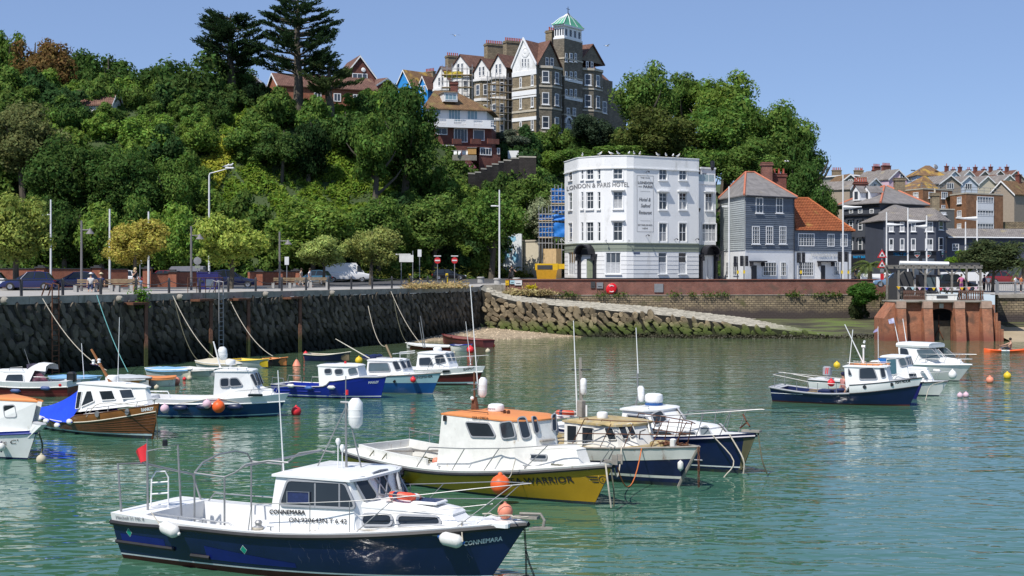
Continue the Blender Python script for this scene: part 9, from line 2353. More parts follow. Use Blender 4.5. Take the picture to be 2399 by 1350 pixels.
x1,x2=b.x(2172,-.7),b.x(2188,-.4);cz=b.z(866,x1-.5,-.75)
b.house('cuddy',[(xa+.2,hw,.58),(x1,.72,b.sh(.75)-.02),(x2,.35,b.sh(.85)-.02)],[(xa+.2,hw-.08,cz),(x1-.32,.6,cz),(x2-.45,.3,cz)],aa,1,.02,.03,crown=.05,roof_name='cuddy_top')
b.pane(Z([(1420,592),(1503,587),(1508,614),(1416,619)]),ah(b,0),fw=.025);b.pane(Z([(1538,582),(1560,572),(1602,636),(1586,644)]),ah(b,1),fw=.02,m_gl=aM)
b.pulpit(.45,.7,aK,.014,front=.15,nst=2)
eo=MB();xo=b.x(1938,.3)
eo.rbox((xo,.3,1.02),(.42,.34,.45),.06);eo.rbox((xo+.05,.3,.6),(.2,.2,.5),.04);eo.bd('outboard_engine',mat('outboard_grey',(.3,.3,.32),.4,var=.1),b.rt,w=0)
for k in(0,1):MB().obox((xo-.05+.1*k,.125,.86),(.05,0,.02),(0,-.008,0),(.04,0,.32)).bd('engine_stripe',bf,b.rt,w=0)
bF(b,(b.x(2058,.3),.3,.9),(b.x(2057,.3),.3,b.z(765,0,.3)),.02,.014)
MB().loft([[V((b.x(2057,.3),.3,b.z(768,0,.3))),V((b.x(2057,.3),.3,b.z(776,0,.3)))],[V((b.x(2050,.3),.32,b.z(773,0,.3))),V((b.x(2050,.3),.32,b.z(779,0,.3)))],[V((b.x(2046,.3),.28,b.z(778,0,.3))),V((b.x(2046,.3),.28,b.z(780,0,.3)))]],0).bd('pennant',mat('faded_violet_flag',(.33,.3,.5),.8),b.rt,w=0)
al('mooring_rope','bow line of the small white boat on the right',[b.M@V((b.L/2+.3,-.1,.75)),W(2180,905,70),W(2168,938,69)],.02,aI)
b=Boat('cabin_cruiser','white cabin cruiser with rounded hardtop, farthest boat on the right',(2052,884),(2246,893),2.5,.98,1.02,.95,rake=.85,group=GB,ebow=.55)
b.band('bottom_paint',-.25,.04,aW,2);b.band('topsides',.04,b.sh,aa,4);b.strake('rubbing_strake',lambda t:b.sh(t)-.05,.035,aa,.01);b.deck(aa,0,.3,.1,.2,.4)
hw=1;xa,xc,xf=b.x(2108,-hw),b.x(2185,-hw),b.x(2212,-.4);zr=b.z(813,xa+.6,-.85)
b.house('wheelhouse',[(xa,hw,.9),(xc-.3,hw,.95),(xf,hw*.45,1)],[(xa-.2,hw-.14,zr),(xc-1,hw-.14,zr),(xf-1.3,.42,zr)],aa,0);nf=b.faces
cB=[(xa-.3,.9),(xc-.3,.88),(xf-.7,.55)]
g=[]
for z,k in((zr-.02,1),(zr+.1,1.04),(zr+.2,.95),(zr+.25,.6)):
 g.append([V((x if i else x,-y*k,z))for i,(x,y)in enumerate(cB)]+[V((x,y*k,z))for x,y in reversed(cB)])
MB().loft(g,1,1,1).bd('hardtop',aa,b.rt,1,w=0);b.roof_z=zr+.25
b.pane(Z([(1512,405),(1632,400),(1700,470),(1560,472),(1535,450)]),ah(b,0),fw=.02,m_gl=aM);b.pane(Z([(1382,390),(1436,398),(1450,440),(1425,462),(1384,445)]),ah(b,0),fw=.02)
b.pane(Z([(1655,405),(1668,402),(1722,470),(1705,476)]),ah(b,1),fw=.015,m_gl=aM)
b.house('fore_cabin',[(xc-.6,.95,.93),(xf+.7,.7,1),(xf+1.1,.3,1)],[(xc-.5,.85,1.28),(xf+.45,.55,1.2),(xf+.8,.2,1.18)],aa,1,.01,.02,crown=.05,roof_name='cabin_top')
b.pulpit(.55,.62,aK,.016,front=.25,nst=3,mid=1)
bF(b,(b.x(2128,0),0,b.roof_z),(b.x(2115,0),0,b.z(748,0,0)),.03,.02);bF(b,(b.x(2111,.5),.5,b.roof_z),(b.x(2093,.5),.5,b.z(747,0,.5)),.03,.02)
for px in(2093,):
 MB().loft([[V((b.x(px-u,.3),.3+.05*sin(u),b.z(747+.35*u,0,.3))),V((b.x(px-u+2,.3),.3+.05*sin(u+1),b.z(759+.2*u,0,.3)))]for u in(0,3,6,9,12)],0).bd('flag',mat('faded_blue_white_flag',(.45,.45,.62),.8,var=.5,vscale=6),b.rt,1,w=0)
fender('long white fender with blue ends on the white cabin cruiser',b.M@V((b.x(2195,-1.3),-1.33,.62)),b.M.to_3x3()@V((1,0,-.03)),.42,.1,aV,bM)
p=b.at(2232,878,-.9)
t=aQ('white teardrop fender hanging at the bow of the white cabin cruiser',b.M@V((b.x(2232,-1),-1.02,.42)),.23,aa,'fenders hanging on the boats','fender','fender',1,squash=1.15)
al('mooring_rope','bow line falling from the white cabin cruiser into the water',[b.M@V((b.L/2+.8,0,.9)),W(2270,870,79),W(2278,897,79)],.025,aU)
# ---------------------------------------------------------------- left group
b=Boat('motor_boat','varnished wooden boat with white cabin and blue tarpaulin over the stern',(82,1001),(356,1029),2.3,.66,1.06,.45,rake=.32,group=GB,ebow=.5,bs=.72)
Z=lambda L:[(x/3.426,800+y/3.426)for x,y in L]
b.band('bottom_paint',-.25,lambda t:.07+.06*t,aW,2);b.band('waterline_stripe',lambda t:.07+.06*t,lambda t:.16+.14*max(0,t-.6),mat('pale_aqua_stripe',(.42,.55,.58),.5),1,.004)
lo_=lambda t:.16+.14*max(0,t-.6)
for k in range(7):
 b.band('plank',(lambda k:lambda t:af(lo_(t),b.sh(t),k/7))(k),(lambda k:lambda t:af(lo_(t),b.sh(t),(k+1)/7+.012))(k),a5,1,.004+.006*(k%2))
 b.strake('plank_edge',(lambda k:lambda t:af(lo_(t),b.sh(t),(k+.04)/7))(k),.011,a5,.006)
cY=lambda t:b.sh(t)+.28*bi(.42,.56,t)
b.band('raised_plank',b.sh,cY,b8,2,.006,0,.42,1)
b.strake('rubbing_strake',b.sh,.022,b1,.015);b.strake('toe_rail',cY,.02,a5,.0,.42,1,0)
b.deck(aa,lambda t:-.27*bi(.42,.56,t),.48,.06,.16,.12,m_in=a5,m_sole=a5)
MB().tube([V((b.X(1,z)+.02,0,z))for z in(-.1,.3,.7,1,1.36)],.04,6).bd('stem_post',a5,b.rt,1,w=0)
hw=.82;xa,xc,xf=b.x(178,-hw),b.x(280,-hw),b.x(330,-.45);zr=b.z(902,xa+.6,-.7)
cabin(b,xa,xc,xf,hw,.82,zr,.7,.25,.12,.02,.1,over=.1,crown=.06,z0f=1.2);rz_=b.roof_z
nf=ah(b,0)
b.pane(Z([(612,540),(630,408),(662,404),(640,535)]),nf,aa,.02,.02);b.pane(Z([(658,522),(703,402),(737,400),(758,478)]),nf,aa,.03,.02);b.pane(Z([(802,402),(905,397),(930,463),(825,470)]),nf,aa,.03,.02)
b.pane(Z([(962,392),(1058,387),(1083,452),(986,458)]),ah(b,1),aa,.03,.02)
tp_=MB();g=[]
for i in range(9):
 u=i/8;x=af(xa+.15,b.X(.0,.6)-.05,u);t=b.t_of(x,.5);h=b.hb(t,b.sh(t))+.05;zt=af(zr-.03,b.sh(0)+.14,u**.8)-.12*sin(PI*u);ze=b.sh(t)-.03+.04*sin(i*2.1)
 sag_=.05*sin(i*1.9)
 g.append([V((x,-h,ze)),V((x,-af(hw-.1,h,u)*.98,af(ze,zt,.5)-sag_)),V((x,-.65,zt-.06)),V((x,0,zt)),V((x,.65,zt-.06)),V((x,af(hw-.1,h,u)*.98,af(ze,zt,.5))),V((x,h,ze))])
tp_.loft(g,0).bd('stern_tarpaulin',m_tarp,b.rt,1,w=0)
MB().tube([V((b.x(287,-.1),-.1,1.25)),V((b.x(214,-.1),-.1,b.z(820,0,-.1)))],[.075,.045],6).bd('wooden_mast',b8,b.rt,1,w=0)
for px,py in((219,849),(232,846)):MB().lathe([(.03,0),(.07,.04),(.05,.1),(.075,.14),(.05,.2)],(b.x(px,-.1),-.1,b.z(py+6,0,-.1)),10).bd('mast_light',aa,b.rt,1,w=0)
MB().tube([(b.x(212,-.1),-.1,b.z(854,0,-.1)),(b.x(240,-.1),-.1,b.z(856,0,-.1))],.02,5).bd('crosstree',a5,b.rt,w=0)
bY(b,(b.x(263,.1),.1,rz_-.02),.26,.27)
bF(b,(b.x(276,.1),.1,rz_),(b.x(280,.1),.1,b.z(742,0,.1)),.018,.012);bF(b,(b.x(197,.3),.3,rz_-.03),(b.x(191,.3),.3,b.z(808,0,.3)),.018,.012)
MB().rbox((b.x(297,-.2),-.2,rz_+.03),(.25,.3,.07),.02).bd('roof_vent',aa,b.rt,w=0)
for px,py in Z([(783,583),(1000,567)]):
 c=b.at(px,py,-1)
 for _ in range(4):c=b.at(px,py,-b.hb(b.t_of(c.x,c.z),c.z))
 q=b.skin(c.x,c.z);nrm=V((.1,-1,0))
 o=MB().lathe([(.07,-.01),(.12,0),(.12,.03),(.075,.035)],q,14,nrm).bd('porthole',aj,b.rt,1,w=0);MB().lathe([(.075,.03),(.01,.031)],q,12,nrm).bd('pane',cj,o,w=0)
b.letters('BANKSY',313,348,966.5,7.5,aN,slope=962,bold=.01)
b.pulpit(.5,.62,aK,.015,front=.1,nst=2)
BANK=b
for i,(px,py)in enumerate(Z([(288,622),(357,642),(458,676),(556,645)])):
 q=b.at(px,py,-1.3);q=V((q.x,-(b.hb(b.t_of(q.x,.5),.5)+.13),q.z))
 fender(['sternmost of the four white blue tipped fenders on the wooden boat','second white blue tipped fender from the stern of the wooden boat','third white blue tipped fender, hanging lowest on the wooden boat','white blue tipped fender under the cabin of the wooden boat'][i],b.M@q,b.M.to_3x3()@V((1,0,-.1)),.24,.105,aV,mat('blue_fender_tip',(.02,.05,.4),.5))
al('mooring_rope','rope slung along the white cabin of the wooden boat to its bow',[b.M@V((b.x(200,-1.2),-1.16,.75)),b.M@V((b.x(225,-1.2),-1,1.3)),b.M@V((b.x(330,-1),-.8,1.35))],.014,aI)
al('mooring_rope','dark rope hanging from the bow of the wooden boat',[b.M@V((b.L/2+b.rake,-.05,1.2)),W(368,1000,52.5),W(369,1030,52.5)],.02,aU)
b=Boat('fishing_boat','blue hulled boat with white wheelhouse and pink balls along its side',(325,978),(648,976),2.4,.88,1.02,.8,rake=.55,group=GB,ebow=.5)
st=lambda t:min(b.sh(t)-.1,.62+.12*max(0,t-.75))
b.band('bottom_paint',-.25,.05,aW,2);b.band('boot_stripe',lambda t:.06+.14*max(0,t-.6),lambda t:.1+.14*max(0,t-.6),a7,1,.004);b.band('topsides',.05,st,mat('petrol_blue_paint',(.008,.045,.14),.3,spec=.5,dirt=((.06,.1,.17),.64,2)),4);b.band('white_topside',st,b.sh,aa,2,.008);b.strake('rubbing_strake',st,.03,aa,.01)
b.deck(aa,0,.55,.08,.22,.25)
hw=.92;xa,xc,xf=b.x(499,-hw),b.x(592,-hw),b.x(610,-.45);zr=b.z(872,xa+.5,-.8)
cabin(b,xa,xc,xf,hw,.72,zr,.6,.38,.28,.05,.12,over=.06,crown=.06,z0f=.9);rz_=b.roof_z
b.pane(Z([(1772,302),(1834,299),(1834,360),(1772,361)]),ah(b,0));b.pane(Z([(1848,299),(1903,297),(1943,353),(1848,359)]),ah(b,0));b.pane(Z([(2006,268),(2030,262),(2068,350),(2050,358)]),ah(b,1),fw=.02);b.pane(Z([(2040,258),(2056,256),(2092,345),(2080,350)]),front(b),fw=.015)
x2=b.x(655,0);b.house('fore_cabin',[(xf-.3,.75,.95),(x2-.35,.5,1),(x2-.1,.2,1)],[(xf-.3,.68,1.28),(x2-.6,.42,1.15),(x2-.3,.15,1.12)],aa,1,.01,.02,roof_name='cabin_top')
b.pane(Z([(1995,422),(2105,422),(2105,437),(1990,437)]),[b.skin(b.x(590),.75),b.skin(b.x(610),.75),b.skin(b.x(600),.95)],fw=.02,both=0)
MB().tube([(b.x(517,0),0,rz_),(b.x(500,0),0,b.z(800,0,0))],[.04,.03],6).bd('mast',aa,b.rt,1,w=0)
bJ(b,(b.x(522,0),0,b.z(828,0,0)),.19,.58,(-.15,0,1));bY(b,(b.x(540,0),0,b.z(855,0,0)),.22,.24)
MB().cyl((b.x(540,0),0,rz_-.03),(b.x(540,0),0,b.z(855,0,0)),.05,n=6).bd('radar_post',aa,b.rt,w=0)
b.rail('roof_rail',[[(b.x(512,-.6),-.6,rz_+.08),(b.x(580,-.6),-.6,rz_+.08)]],.014,aK,[((b.x(q,-.6),-.6,rz_-.05),(b.x(q,-.6),-.6,rz_+.08))for q in(514,535,556,578)])
b.rail('cockpit_arch',[[(b.x(340,-.8),-.8,.85),(b.x(345,-.8),-.8,1.12),(b.x(393,-.8),-.8,1.12),(b.x(400,-.8),-.8,.85)]],.03,aa)
b.pulpit(.3,.7,aK,.014,front=.05,nst=2)
BLU=b
def aS(px,py,out):
 q=b.at(px,py,b.side*b.B*.5)
 for _ in range(3):q=b.at(px,py,b.side*(b.hb(b.t_of(q.x,max(.1,q.z)),max(.1,q.z))+out))
 return b.M@V((q.x,b.side*(b.hb(b.t_of(q.x,max(.1,q.z)),max(.1,q.z))+out),q.z))
ax=b.M.to_3x3()@V((1,0,-.02))
for px,py,l_ in((423,956,'navy fender left of the pink balls on the blue boat'),(477,954,'navy fender half hidden by the pink ball on the blue boat'),(551,954,'navy fender right of the orange red ball on the blue boat')):
 fender(l_,aS(px,py,.13),ax,.55,.13,m_fender_n)
aQ('pink ball buoy beside the orange red ball on the blue boat',aS(485,947,.3),.19,a8,'ball buoys carried on boats');aQ('orange red ball buoy, largest on the side of the blue boat',aS(512,953,.34),.27,by,'ball buoys carried on boats');aQ('pink ball buoy between the wooden boat bow and the blue boat',aS(386,958,.3),.19,a8,'ball buoys carried on boats')
al('mooring_rope','line holding the fenders along the blue boat',[aS(405,948,.03),aS(450,942,.03),aS(485,935,.03),aS(512,933,.03),aS(560,945,.03)],.014,aI)
b=Boat('fishing_boat','royal blue boat with low stern and white wheelhouse in the middle distance',(644,929),(892,934),2.2,.62,1.1,.58,rake=.3,group=GB,ebow=.5)
Z=lambda L:[(600+x/3.426,750+y/3.426)for x,y in L]
rs=lambda t:b.sh(t)+.22*bi(.55,.6,t)*(1-bi(.8,1,t))
b.band('bottom_paint',-.25,.04,aW,2);b.band('waterline_stripe',.1,.14,aN,1,.004);b.band('topsides',.04,b.sh,bP,4);b.band('raised_topside',b.sh,rs,bP,1,.003,0,.55,1)
b.strake('gunwale',rs,.03,aj,.0);b.strake('rubbing_strip',lambda t:.32,.02,bP,0,0,.5,0);b.strake('rubbing_strip',lambda t:.48,.02,bP,0,.1,.45,0)
b.deck(aB,lambda t:-(rs(t)-b.sh(t)),.57,.06,.18,.12,m_in=bP)
hw=.85;xa,xc,xf=b.x(748,-hw),b.x(805,-hw),b.x(846,-.4);zr=b.z(859,xa+.4,-.75)
cabin(b,xa,xc,xf,hw,.55,zr,.55,.2,.1,-.12,.08,over=.05,crown=.07,z0f=.85);rz_=b.roof_z
b.pane(Z([(552,395),(604,391),(605,428),(554,430)]),ah(b,0),fw=.03,rnd=.15);b.pane(Z([(634,397),(693,394),(697,433),(637,436)]),ah(b,0),fw=.03,rnd=.12);b.pane(Z([(738,395),(796,380),(815,428),(746,438)]),ah(b,1),fw=.02,m_gl=aM)
MB().rbox((b.x(778,0),0,rz_+.02),(.6,.5,.03),.01).bd('solar_panel',a6['solar_cells'],b.rt,w=0)
MB().cyl((b.x(809,-.1),-.1,rz_),(b.x(809,-.1),-.1,rz_+.12),.06,n=8).bd('port_light',bf,b.rt,w=0)
b.rail('stern_rail',[[b.edge(.0,sd_,.1),b.edge(.01,sd_,.1,.33),b.edge(.12,sd_,.1,.33),b.edge(.13,sd_,.1)]for sd_ in(-1,1)]+[[b.edge(.22,1,.1),b.edge(.23,1,.1,.3),b.edge(.5,1,.1,.3),b.edge(.5,1,.1)]],.018,aj)
MB().tube([(b.x(866,.2),.2,b.z(838,0,.2)),(b.x(786,.2),.2,b.z(794,0,.2))],[.03,.015],5).bd('fishing_outrigger',b1,b.rt,1,w=0)
b.letters('MARLEY',863,888,899.5,5.5,aN,slope=898,shear=.3,bold=.008)
for px,py,l_,mm in((681,904,'white fender near the stern of the royal blue boat',aV),(723,909,'blue fender amidships on the royal blue boat',mat('mid_blue_fender',(.05,.12,.35),.5)),(776,908,'white fender below the wheelhouse of the royal blue boat',aV)):
 fender(l_,aS(px,py,.11),b.M.to_3x3()@V((1,0,0)),.34,.095,mm)
b=Boat('motor_boat','pale blue over mid blue boat with white cabin beside the royal blue one',(775,916),(1013,923),2.3,.85,1.1,.88,rake=.5,group=GB,ebow=.5)
bW=lambda t:.52+.06*t
b.band('bottom_paint',-.25,.04,aL,2);b.band('topsides',.04,bW,bM,4);b.band('upper_topsides',bW,b.sh,a7,3,.006);b.strake('gunwale',b.sh,.03,ak,.01);b.deck(aa,0,.3,.08,.2,.3)
hw=.9;xa,xc,xf=b.x(857,-hw),b.x(918,-hw),b.x(952,-.45);zr=b.z(846,xa+.5,-.78)
cabin(b,xa,xc,xf,hw,.8,zr,.6,.4,.22,.05,.1,over=.04,crown=.06);rz_=b.roof_z
b.pane(Z([(912,347),(1058,347),(1078,408),(908,413)]),ah(b,0),m_gl=aM,fw=.04);b.pane(Z([(1093,336),(1129,328),(1162,394),(1121,403)]),ah(b,1),fw=.03);b.pane(Z([(1144,322),(1172,320),(1208,384),(1178,390)]),front(b),fw=.02)
tb_=MB();rr=random.Random(6)
for k in range(7):tb_.ball((b.x(875,0)+rr.uniform(-.3,.3),rr.uniform(-.5,.5),rz_+.06),rr.uniform(.14,.24),8,5,.7)
tb_.bd('folded_tarpaulin',ay,b.rt,1,w=0)
MB().rbox((b.x(900,0),0,rz_+.02),(.6,.6,.04),.01).bd('roof_hatch',aL,b.rt,w=0)
MB().tube([(b.x(918,0),0,rz_-.02),(b.x(904,0),0,b.z(808,0,0))],[.05,.06],6).bd('timber_mast',bK,b.rt,1,w=0)
c=b.at(920,888,-1.1);q=b.skin(c.x,.66);o=MB().lathe([(.06,-.01),(.09,.012),(.05,.015)],q,12,(0,-1,0)).bd('porthole',aF,b.rt,1,w=0)
b.letters('KINGFISHER',971,1014,888,5.5,ai,slope=884.5,bold=.006)
b.pulpit(.12,.7,aK,.012,front=.0,nst=2)
aQ('small rose red ball buoy on the pale blue bow',aS(968,890,.17),.15,bf,'ball buoys carried on boats')
b=Boat('motor_boat','white over maroon boat, last of the row before the slipway',(890,897),(1116,903),2.3,.85,1.08,.84,rake=.55,group=GB,ebow=.5)
bW=lambda t:b.sh(t)-.32
b.band('bottom_paint',-.25,.06,ai,2);b.band('waterline_stripe',lambda t:.06+.1*max(0,t-.4),lambda t:.14+.1*max(0,t-.4),a7,1,.004);b.band('topsides',.06,bW,bB,4);b.band('upper_topsides',bW,b.sh,aa,3,.006);b.strake('rubbing_strake',bW,.035,ag,.02);b.deck(aa,0,.3,.08,.2,.3)
hw=.88;xa,xc,xf=b.x(974,-hw),b.x(1022,-hw),b.x(1058,-.45);zr=b.z(829,xa+.4,-.78)
cabin(b,xa,xc,xf,hw,.8,zr,.6,.4,.25,.08,.1,over=.04,crown=.06);rz_=b.roof_z
b.pane(Z([(1313,307),(1398,302),(1423,362),(1313,363)]),ah(b,0),fw=.03);b.pane(Z([(1433,291),(1498,277),(1523,339),(1448,353)]),ah(b,1),fw=.03);b.pane(Z([(1512,267),(1538,262),(1568,328),(1546,333)]),front(b),fw=.02,m_gl=aM)
MB().lathe([(.2,0),(.24,.08),(.24,.16),(.18,.22)],(b.x(1025,0),0,rz_),14).bd('roof_vent',aa,b.rt,1,w=0)
b.rail('cockpit_frame',[[(b.x(938,sd_*.8),sd_*.8,.85),(b.x(937,sd_*.8),sd_*.8,1.65),(b.x(972,sd_*.8),sd_*.8,1.75)]for sd_ in(-1,1)]+[[(b.x(937,0),-.8,1.65),(b.x(937,0),.8,1.65)]],.022,aa)
b.pulpit(.6,.62,aj,.016,front=.2,nst=3)
bF(b,(b.x(1103,0),0,1.1),(b.x(1091,0),0,b.z(752,0,0)),.02,.012)
b.letters('SEASPRAY',1086,1112,869,5.5,ai,slope=865,bold=.004)
b.pane(Z([(1497,402),(1555,400),(1555,420),(1497,424)]),[b.skin(b.x(1040),.6),b.skin(b.x(1060),.6),b.skin(b.x(1050),.9)],fw=.02,both=0)
b=Boat('motor_boat','white boat with blue gunwale and orange roof cut by the left edge',(-215,1050),(64,1077),2.2,.9,1.02,.82,rake=.55,group=GB,ebow=.5)
Z=lambda L:[(x/3.426,800+y/3.426)for x,y in L]
st=lambda t:b.sh(t)-.1
b.band('bottom_paint',-.25,.06,ay,2);b.band('topsides',.06,st,aa,4);b.band('blue_band',st,b.sh,mat('cobalt_band',(.012,.03,.24),.4),1,.01);b.strake('rubbing_strake',st,.035,a6['cobalt_band'],.01);b.deck(aa,0,.3,.08,.2,.3)
hw=.85;xa,xc,xf=b.x(-70,-hw),b.x(42,-hw),b.x(54,-.4);zr=b.z(944,xc-.6,-.75)
cabin(b,xa,xc,xf,hw,.85,zr,.8,.08,.06,0,.08,over=.05,crown=.05,m_roof=aX);rz_=b.roof_z
b.pane(Z([(34,518),(120,513),(138,603),(48,608)]),ah(b,0),aL,.035,.08)
x2=b.x(78,-.5);cz=b.z(998,xc+.2,-.7)
b.house('fore_cabin',[(xc-.8,.84,.85),(x2-.2,.6,.95),(x2+.1,.3,.97)],[(xc-.8,.75,cz),(x2-.4,.5,cz-.03),(x2-.15,.25,cz-.04)],aa,1,.01,.02,aB,crown=.05,roof_name='cabin_top')
b.pane(Z([(-40,703),(38,703),(42,728),(-40,742)]),ah(b,0),fw=.03)
b.letters("Epic C'",-18,37,1044,9,ai,slope=1040,bold=.002,shear=.2)
fender('white fender hanging on the boat cut by the left edge',aS(16,1046,.15),(0,0,1),.22,.13,aV,ay)
tp=V((b.L/2+b.rake,0,b.s1));MB().obox(tp+V((-.4,-.07,.0)),(.5,0,.02),(0,.14,0),(0,0,.07)).tube([tp+V((0,0,.1)),tp+V((.12,0,-.1))],.04,6).bd('bow_roller',ak,b.rt,w=0)
al('mooring_rope','rope from the left edge boat down to its white mooring buoy',[b.M@(tp+V((.05,0,0))),W(99,1040,47),W(97,1066,47)],.03,aU)
b=Boat('motor_boat','white over red cuddy boat with spray hood and outboard at the far left',(152,930),(-62,925),2.2,.78,.95,.74,rake=.5,group=GB,ebow=.5)
bW=lambda t:b.sh(t)-.28
b.band('bottom_paint',-.25,.18,mat('faded_red_antifoul',(.3,.06,.05),.6,var=.3),2);b.band('topsides',.18,bW,bB,3);b.band('upper_topsides',bW,b.sh,aa,2,.006);b.strake('rubbing_strake',bW,.03,ag,.015);b.deck(aa,0,.42,.08,.2,.25)
hw=.85;s_=b.side
xa,xc,xf=b.x(55,s_*hw),b.x(-5,s_*hw),b.x(-30,s_*.4);zr=b.z(872,xa,s_*.7)
cabin(b,xa,xc,xf,hw,.7,zr,.6,.35,.25,0,.12,name='cuddy',over=.02,crown=.05)
b.pane(Z([(42,320),(62,268),(185,266),(190,328)]),ah(b,0),aa,.03,.08)
g=[]
for i in range(6):
 u=i/5;x=af(b.x(60,0),b.x(122,0),u);zt=af(zr,b.z(849,0,0),min(1,u*1.8))if u<.55 else b.z(849,0,0)-.12*(u-.55)
 g.append([V((x,-.8,.75 if u<.5 else zt-.35)),V((x,-.72,zt-.1)),V((x,-.3,zt)),V((x,.3,zt)),V((x,.72,zt-.1)),V((x,.8,.75 if u<.5 else zt-.35))])
MB().loft(g,0).bd('spray_hood',aa,b.rt,1,w=0)
MB().quad((b.x(80,0),-.7,.7),(b.x(80,0),.7,.7),(b.x(74,0),.6,1.6),(b.x(74,0),-.6,1.6)).bd('hood_screen',mat('patterned_cover',(.12,.1,.14),.8,var=.9,vscale=2.5),b.rt,w=0)
MB().loft([[V((b.x(85+9*i,.3*s_),s_*(.62+.05*i),1.55-.17*i)),V((b.x(85+9*i,.3*s_),s_*.75,.78))]for i in range(5)],0).bd('striped_side_cover',mat('union_striped_cover',(.16,.06,.09),.8,var=.9,vscale=1.8),b.rt,1,w=0)
eo=MB();xo=b.x(168,0);eo.rbox((xo,0,.95),(.45,.36,.5),.08);eo.rbox((xo,0,.45),(.16,.18,.7),.04);eo.bd('outboard_engine',aF,b.rt,w=0)
bF(b,(b.x(70,.2),.2,1.5),(b.x(57,.2),.2,b.z(818,0,.2)),.014,.008,aj)
b.rail('bow_rail',[[(b.x(20,s_*.7),s_*.7,zr),(b.x(24,s_*.7),s_*.7,zr+.22),(b.x(52,s_*.7),s_*.7,zr+.26),(b.x(55,s_*.7),s_*.7,zr)]],.014,aK)
b.rail('cockpit_rail',[[(b.x(82,s_*.8),s_*.85,.75),(b.x(80,s_*.8),s_*.85,1),(b.x(118,s_*.8),s_*.85,.98),(b.x(122,s_*.8),s_*.85,.75)]],.014,aK)
for px,py,l_ in((36,916,'blue fender near the bow of the red cuddy boat'),(106,910,'blue fender near the stern of the red cuddy boat')):fender(l_,aS(px,py,.12),V((1,0,-.05)),.42,.1,mat('slate_blue_fender',(.06,.1,.24),.5))
MB().ball((b.x(146,s_*.6),s_*.8,.62),.15,10,6).bd('stern_float',bf,b.rt,1,w=0)
# ---------------------------------------------------------------- dinghies
GD='dinghies moored by the quay wall'
def dinghy(label,stern,bow,B,s0,s1,mh,rim,inside,cover=None,cover_h=.15,low=None,thwarts=2,name='dinghy',rake=.3,gr=GD):
 b=Boat(name,label,stern,bow,B,s0,s1,min(s0,s1)-.04,rake=rake,group=gr,ebow=.6,keel=.25,bs=.72)
 b.band('hull',-.15 if low is None else.1,b.sh,mh,4)
 if low:b.band('lower_hull',-.15,.1,low,2,.003)
 b.strake('gunwale',b.sh,.035,rim,.01)
 ins=MB();g=[]
 for t in[.03+.95*i/12 for i in range(13)]:
  z=b.sh(t);h=max(.01,b.hb(t,z)-.03);x=b.X(t,z)
  g.append([V((x,-h,z)),V((x,-h*.75,z*.5)),V((x,-h*.4,.06)),V((x,h*.4,.06)),V((x,h*.75,z*.5)),V((x,h,z))])
 ins.loft(g,0);ins.bd('lining',inside,b.rt,1,w=0)
 if cover:
  cv=MB();g=[]
  for i in range(9):
   t=.02+.94*i/8;z=b.sh(t);h=b.hb(t,z)+.03;x=b.X(t,z);k=cover_h*(1-abs(2*i/8-1)**3)*(1+.15*sin(i*2.3))
   g.append([V((x,-h-.01,z-.1)),V((x,-h,z+.03)),V((x,-h*.5,z+k*.7)),V((x,0,z+k)),V((x,h*.5,z+k*.7)),V((x,h,z+.03)),V((x,h+.01,z-.1))])
  cv.loft(g,0);cv.bd('canvas_cover',cover,b.rt,1,w=0)
 else:
  for k in range(thwarts):
   t=.28+.3*k;z=b.sh(t)-.09;h=b.hb(t,z)-.02;x=b.X(t,z);MB().box((x,0,z),(.22,2*h,.03)).bd('thwart',bK,b.rt,w=0)
 return b
cU=mat('sky_blue_canvas',(.22,.42,.66),.7,var=.1,vscale=3);ck=mat('greyed_white_hull',(.52,.55,.55),.5,var=.12,vscale=2)
m_tan=mat('tan_canvas',(.55,.5,.38),.8,var=.1,vscale=2)
dinghy('white dinghy under a pale blue cover close to the quay wall',(345,884),(442,889),1.5,.55,.62,ck,aa,b1,cU,.15)
dinghy('grey hulled dinghy joined behind the blue covered one',(415,879),(505,884),1.5,.45,.55,ck,aa,aB,ag,.08)
dinghy('dinghy under a cream canvas cover behind the blue boat wheelhouse',(462,868),(560,878),1.6,.62,.7,ck,aa,b1,m_tan,.3)
dinghy('white dinghy with yellow rim by the quay wall',(545,860),(622,862),1.5,.5,.6,ck,bu,bu)
dinghy('dark hulled dinghy with an orange interior',(624,858),(664,858),1.5,.5,.6,mat('charcoal_hull',(.03,.028,.035),.5),aX,aX)
dinghy('navy dinghy with cream rim lying before the quay wall',(716,846),(812,847),1.5,.48,.68,ay,b1,bK)
dinghy('long maroon rowing boat by the shingle beach',(1132,815),(1040,805),1.6,.62,.8,mat('maroon_rowing_hull',(.15,.035,.04),.5,var=.2),bB,mat('dusty_red_inside',(.23,.09,.08),.7),thwarts=3)
dinghy('low white sailing dinghy with two short masts',(1055,822),(958,818),1.5,.4,.5,bB,aa,aa,aa,.1)
dinghy('small grey and white dinghy beyond the pink buoy',(1060,823),(1098,823),1.3,.5,.55,ag,a6['cobalt_band'],aB)
dinghy('orange rimmed dinghy near the salmon buoy',(405,905),(320,905),1.5,.5,.6,ag,aX,aX,aX,.04)
dinghy('blue covered long dinghy behind the wooden boat cabin',(120,903),(228,906),1.5,.5,.6,ck,cU,cU,cU,.12)
dinghy('grey tender with orange lower hull right of the wooden mast',(255,905),(345,912),1.6,.55,.62,aX,aL,aB,ck,.18,aX)
MASTS=MB().tube([W(996,815,110),W(985,740,110)],[.05,.03],6).tube([W(992,815,109.5),W(982,755,109.5)],[.04,.03],6)
o=bQ(MASTS.bd('dinghy_mast',aj,None));tag(o,'pair of leaning aluminium masts stepped on the low white dinghy','mast')
